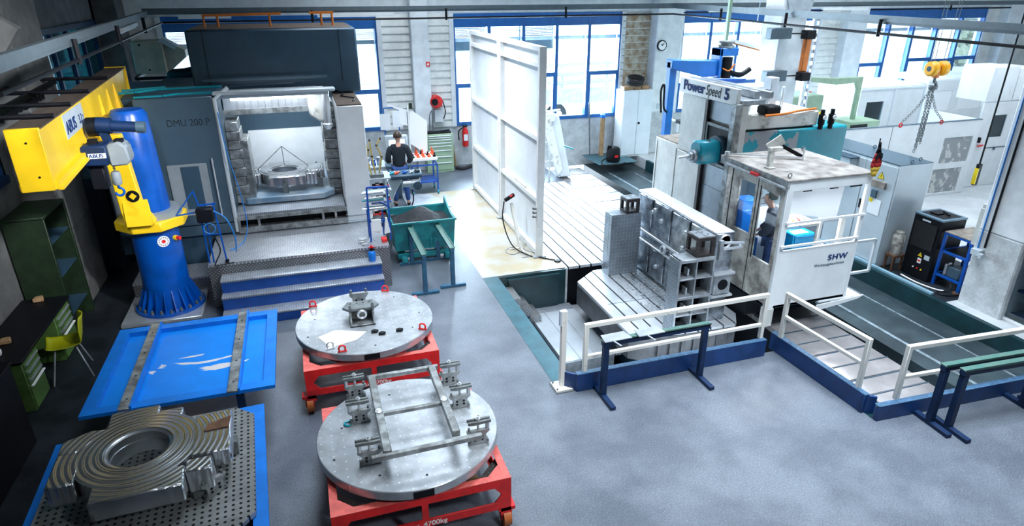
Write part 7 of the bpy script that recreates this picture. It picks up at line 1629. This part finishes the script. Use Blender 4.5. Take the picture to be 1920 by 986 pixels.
    for i in range(n1 + 1):
        ph = PI * i / n1
        for j in range(n2 * 2):
            th = 2 * PI * j / (n2 * 2); v = f2 * (math.sin(ph) * math.cos(th) * .116) + sd_ * (math.sin(ph) * math.sin(th) * .096) + Vector((0, 0, math.cos(ph) * .104))
            vsx.append(c + v + Vector((0, 0, .028)) - f2 * .012)
    fsx = []
    for i in range(n1):
        for j in range(n2 * 2):
            th = (j + .5) * PI / n2; ph = PI * (i + .5) / n1; front = math.cos(th) > .35
            if (front and ph > .72) or ph > 1.95: continue
            k = n2 * 2; fsx.append((i * k + j, i * k + (j + 1) % k, (i + 1) * k + (j + 1) % k, (i + 1) * k + j))
    hv.add(vsx, fsx); ho = hv.build('hair', M['hair'], r); sm = ho.modifiers.new('thick', 'SOLIDIFY'); sm.thickness = .012
    fb = B()
    for s_ in (-1, 1): fb.lathe(c + sd_ * (.083 * s_) + Vector((0, 0, -.015)), [(0, -.03), (.016, -.01), (.014, .02), (0, .03)], 8)
    each(fb, 1, 'ear', M['skin'], r)
    nb = c + f2 * .10 + Vector((0, 0, -.03)); B().add([nb + Vector((0, 0, .04)) - f2 * .01, nb + sd_ * .016 - f2 * .012, nb - sd_ * .016 - f2 * .012, nb + f2 * .022 + Vector((0, 0, -.002)), nb - Vector((0, 0, .012)) - f2 * .01], [(0, 1, 3), (0, 3, 2), (1, 4, 3), (3, 4, 2), (0, 2, 4, 1)]).build('nose', M['skin'], r)
    eb = B()
    for s_ in (-1, 1): eb.lathe(c + f2 * .092 + sd_ * (.032 * s_) + Vector((0, 0, -.005)), [(0, -.008), (.010, 0), (0, .008)], 8)
    each(eb, 1, 'eye', M['black'], r)
    mb = c + f2 * .086 + Vector((0, 0, -.078)); B().bar(mb - sd_ * .022, mb + sd_ * .022, .010, .006).build('mouth', M['lips'], r)
    return r
J1 = dict(pelvis=(0, 0, .95), belly=(0, .01, 1.08), chest=(0, -.01, 1.30), neckb=(0, -.02, 1.47), neckt=(0, .0, 1.51), jaw=(0, .035, 1.555), skull=(0, .02, 1.62), crown=(0, .01, 1.675),
          shL=(-.19, -.01, 1.38), elL=(-.25, -.03, 1.10), wrL=(-.20, .19, 1.02), haL=(-.18, .26, 1.02), shR=(.19, -.01, 1.38), elR=(.26, -.04, 1.10), wrR=(.22, .19, .98), haR=(.20, .26, .97),
          hiL=(-.10, 0, .88), knL=(-.12, .02, .48), anL=(-.13, -.02, .09), toL=(-.15, .14, .035), hiR=(.10, 0, .88), knR=(.13, .02, .48), anR=(.15, -.02, .09), toR=(.18, .14, .035))
p1 = person('person in dark sweater and blue trousers seen from behind at the control screen', (1.93, 14.28, .032), math.radians(-4), J1, M['sweater'], M['jeans'])
J2 = dict(pelvis=(0, 0, .93), belly=(0, .02, 1.06), chest=(0, .05, 1.27), neckb=(0, .08, 1.43), neckt=(0, .10, 1.465), jaw=(0, .145, 1.505), skull=(0, .13, 1.57), crown=(0, .12, 1.625),
          shL=(-.18, .05, 1.35), elL=(-.22, .10, 1.07), wrL=(-.15, .22, .98), haL=(-.13, .28, .96), shR=(.18, .05, 1.35), elR=(.22, .08, 1.07), wrR=(.15, .21, .97), haR=(.13, .27, .95),
          hiL=(-.09, 0, .87), knL=(-.11, .03, .47), anL=(-.12, -.02, .09), toL=(-.13, .13, .035), hiR=(.09, 0, .87), knR=(.11, .03, .47), anR=(.12, -.02, .09), toR=(.13, .13, .035))
p2 = person('person in dark jacket and blue jeans standing in the cabin bending over the controls', (6.46, 7.34, .42), math.radians(50), J2, M['jacket'], M['jeans']); p2.scale = (.92, .92, .92)
tag(B().box(6.14, 6.45, 7.62, 7.95, .42, 1.15).box(6.14, 6.42, 7.70, 7.95, 1.2, 1.75).box(6.14, 6.3, 7.68, 7.72, 1.25, 1.6).build('cabin_desk', M['blue_light'], bevel=.01), 'blue and dark control desk in front of the person in the cabin', 'control desk')
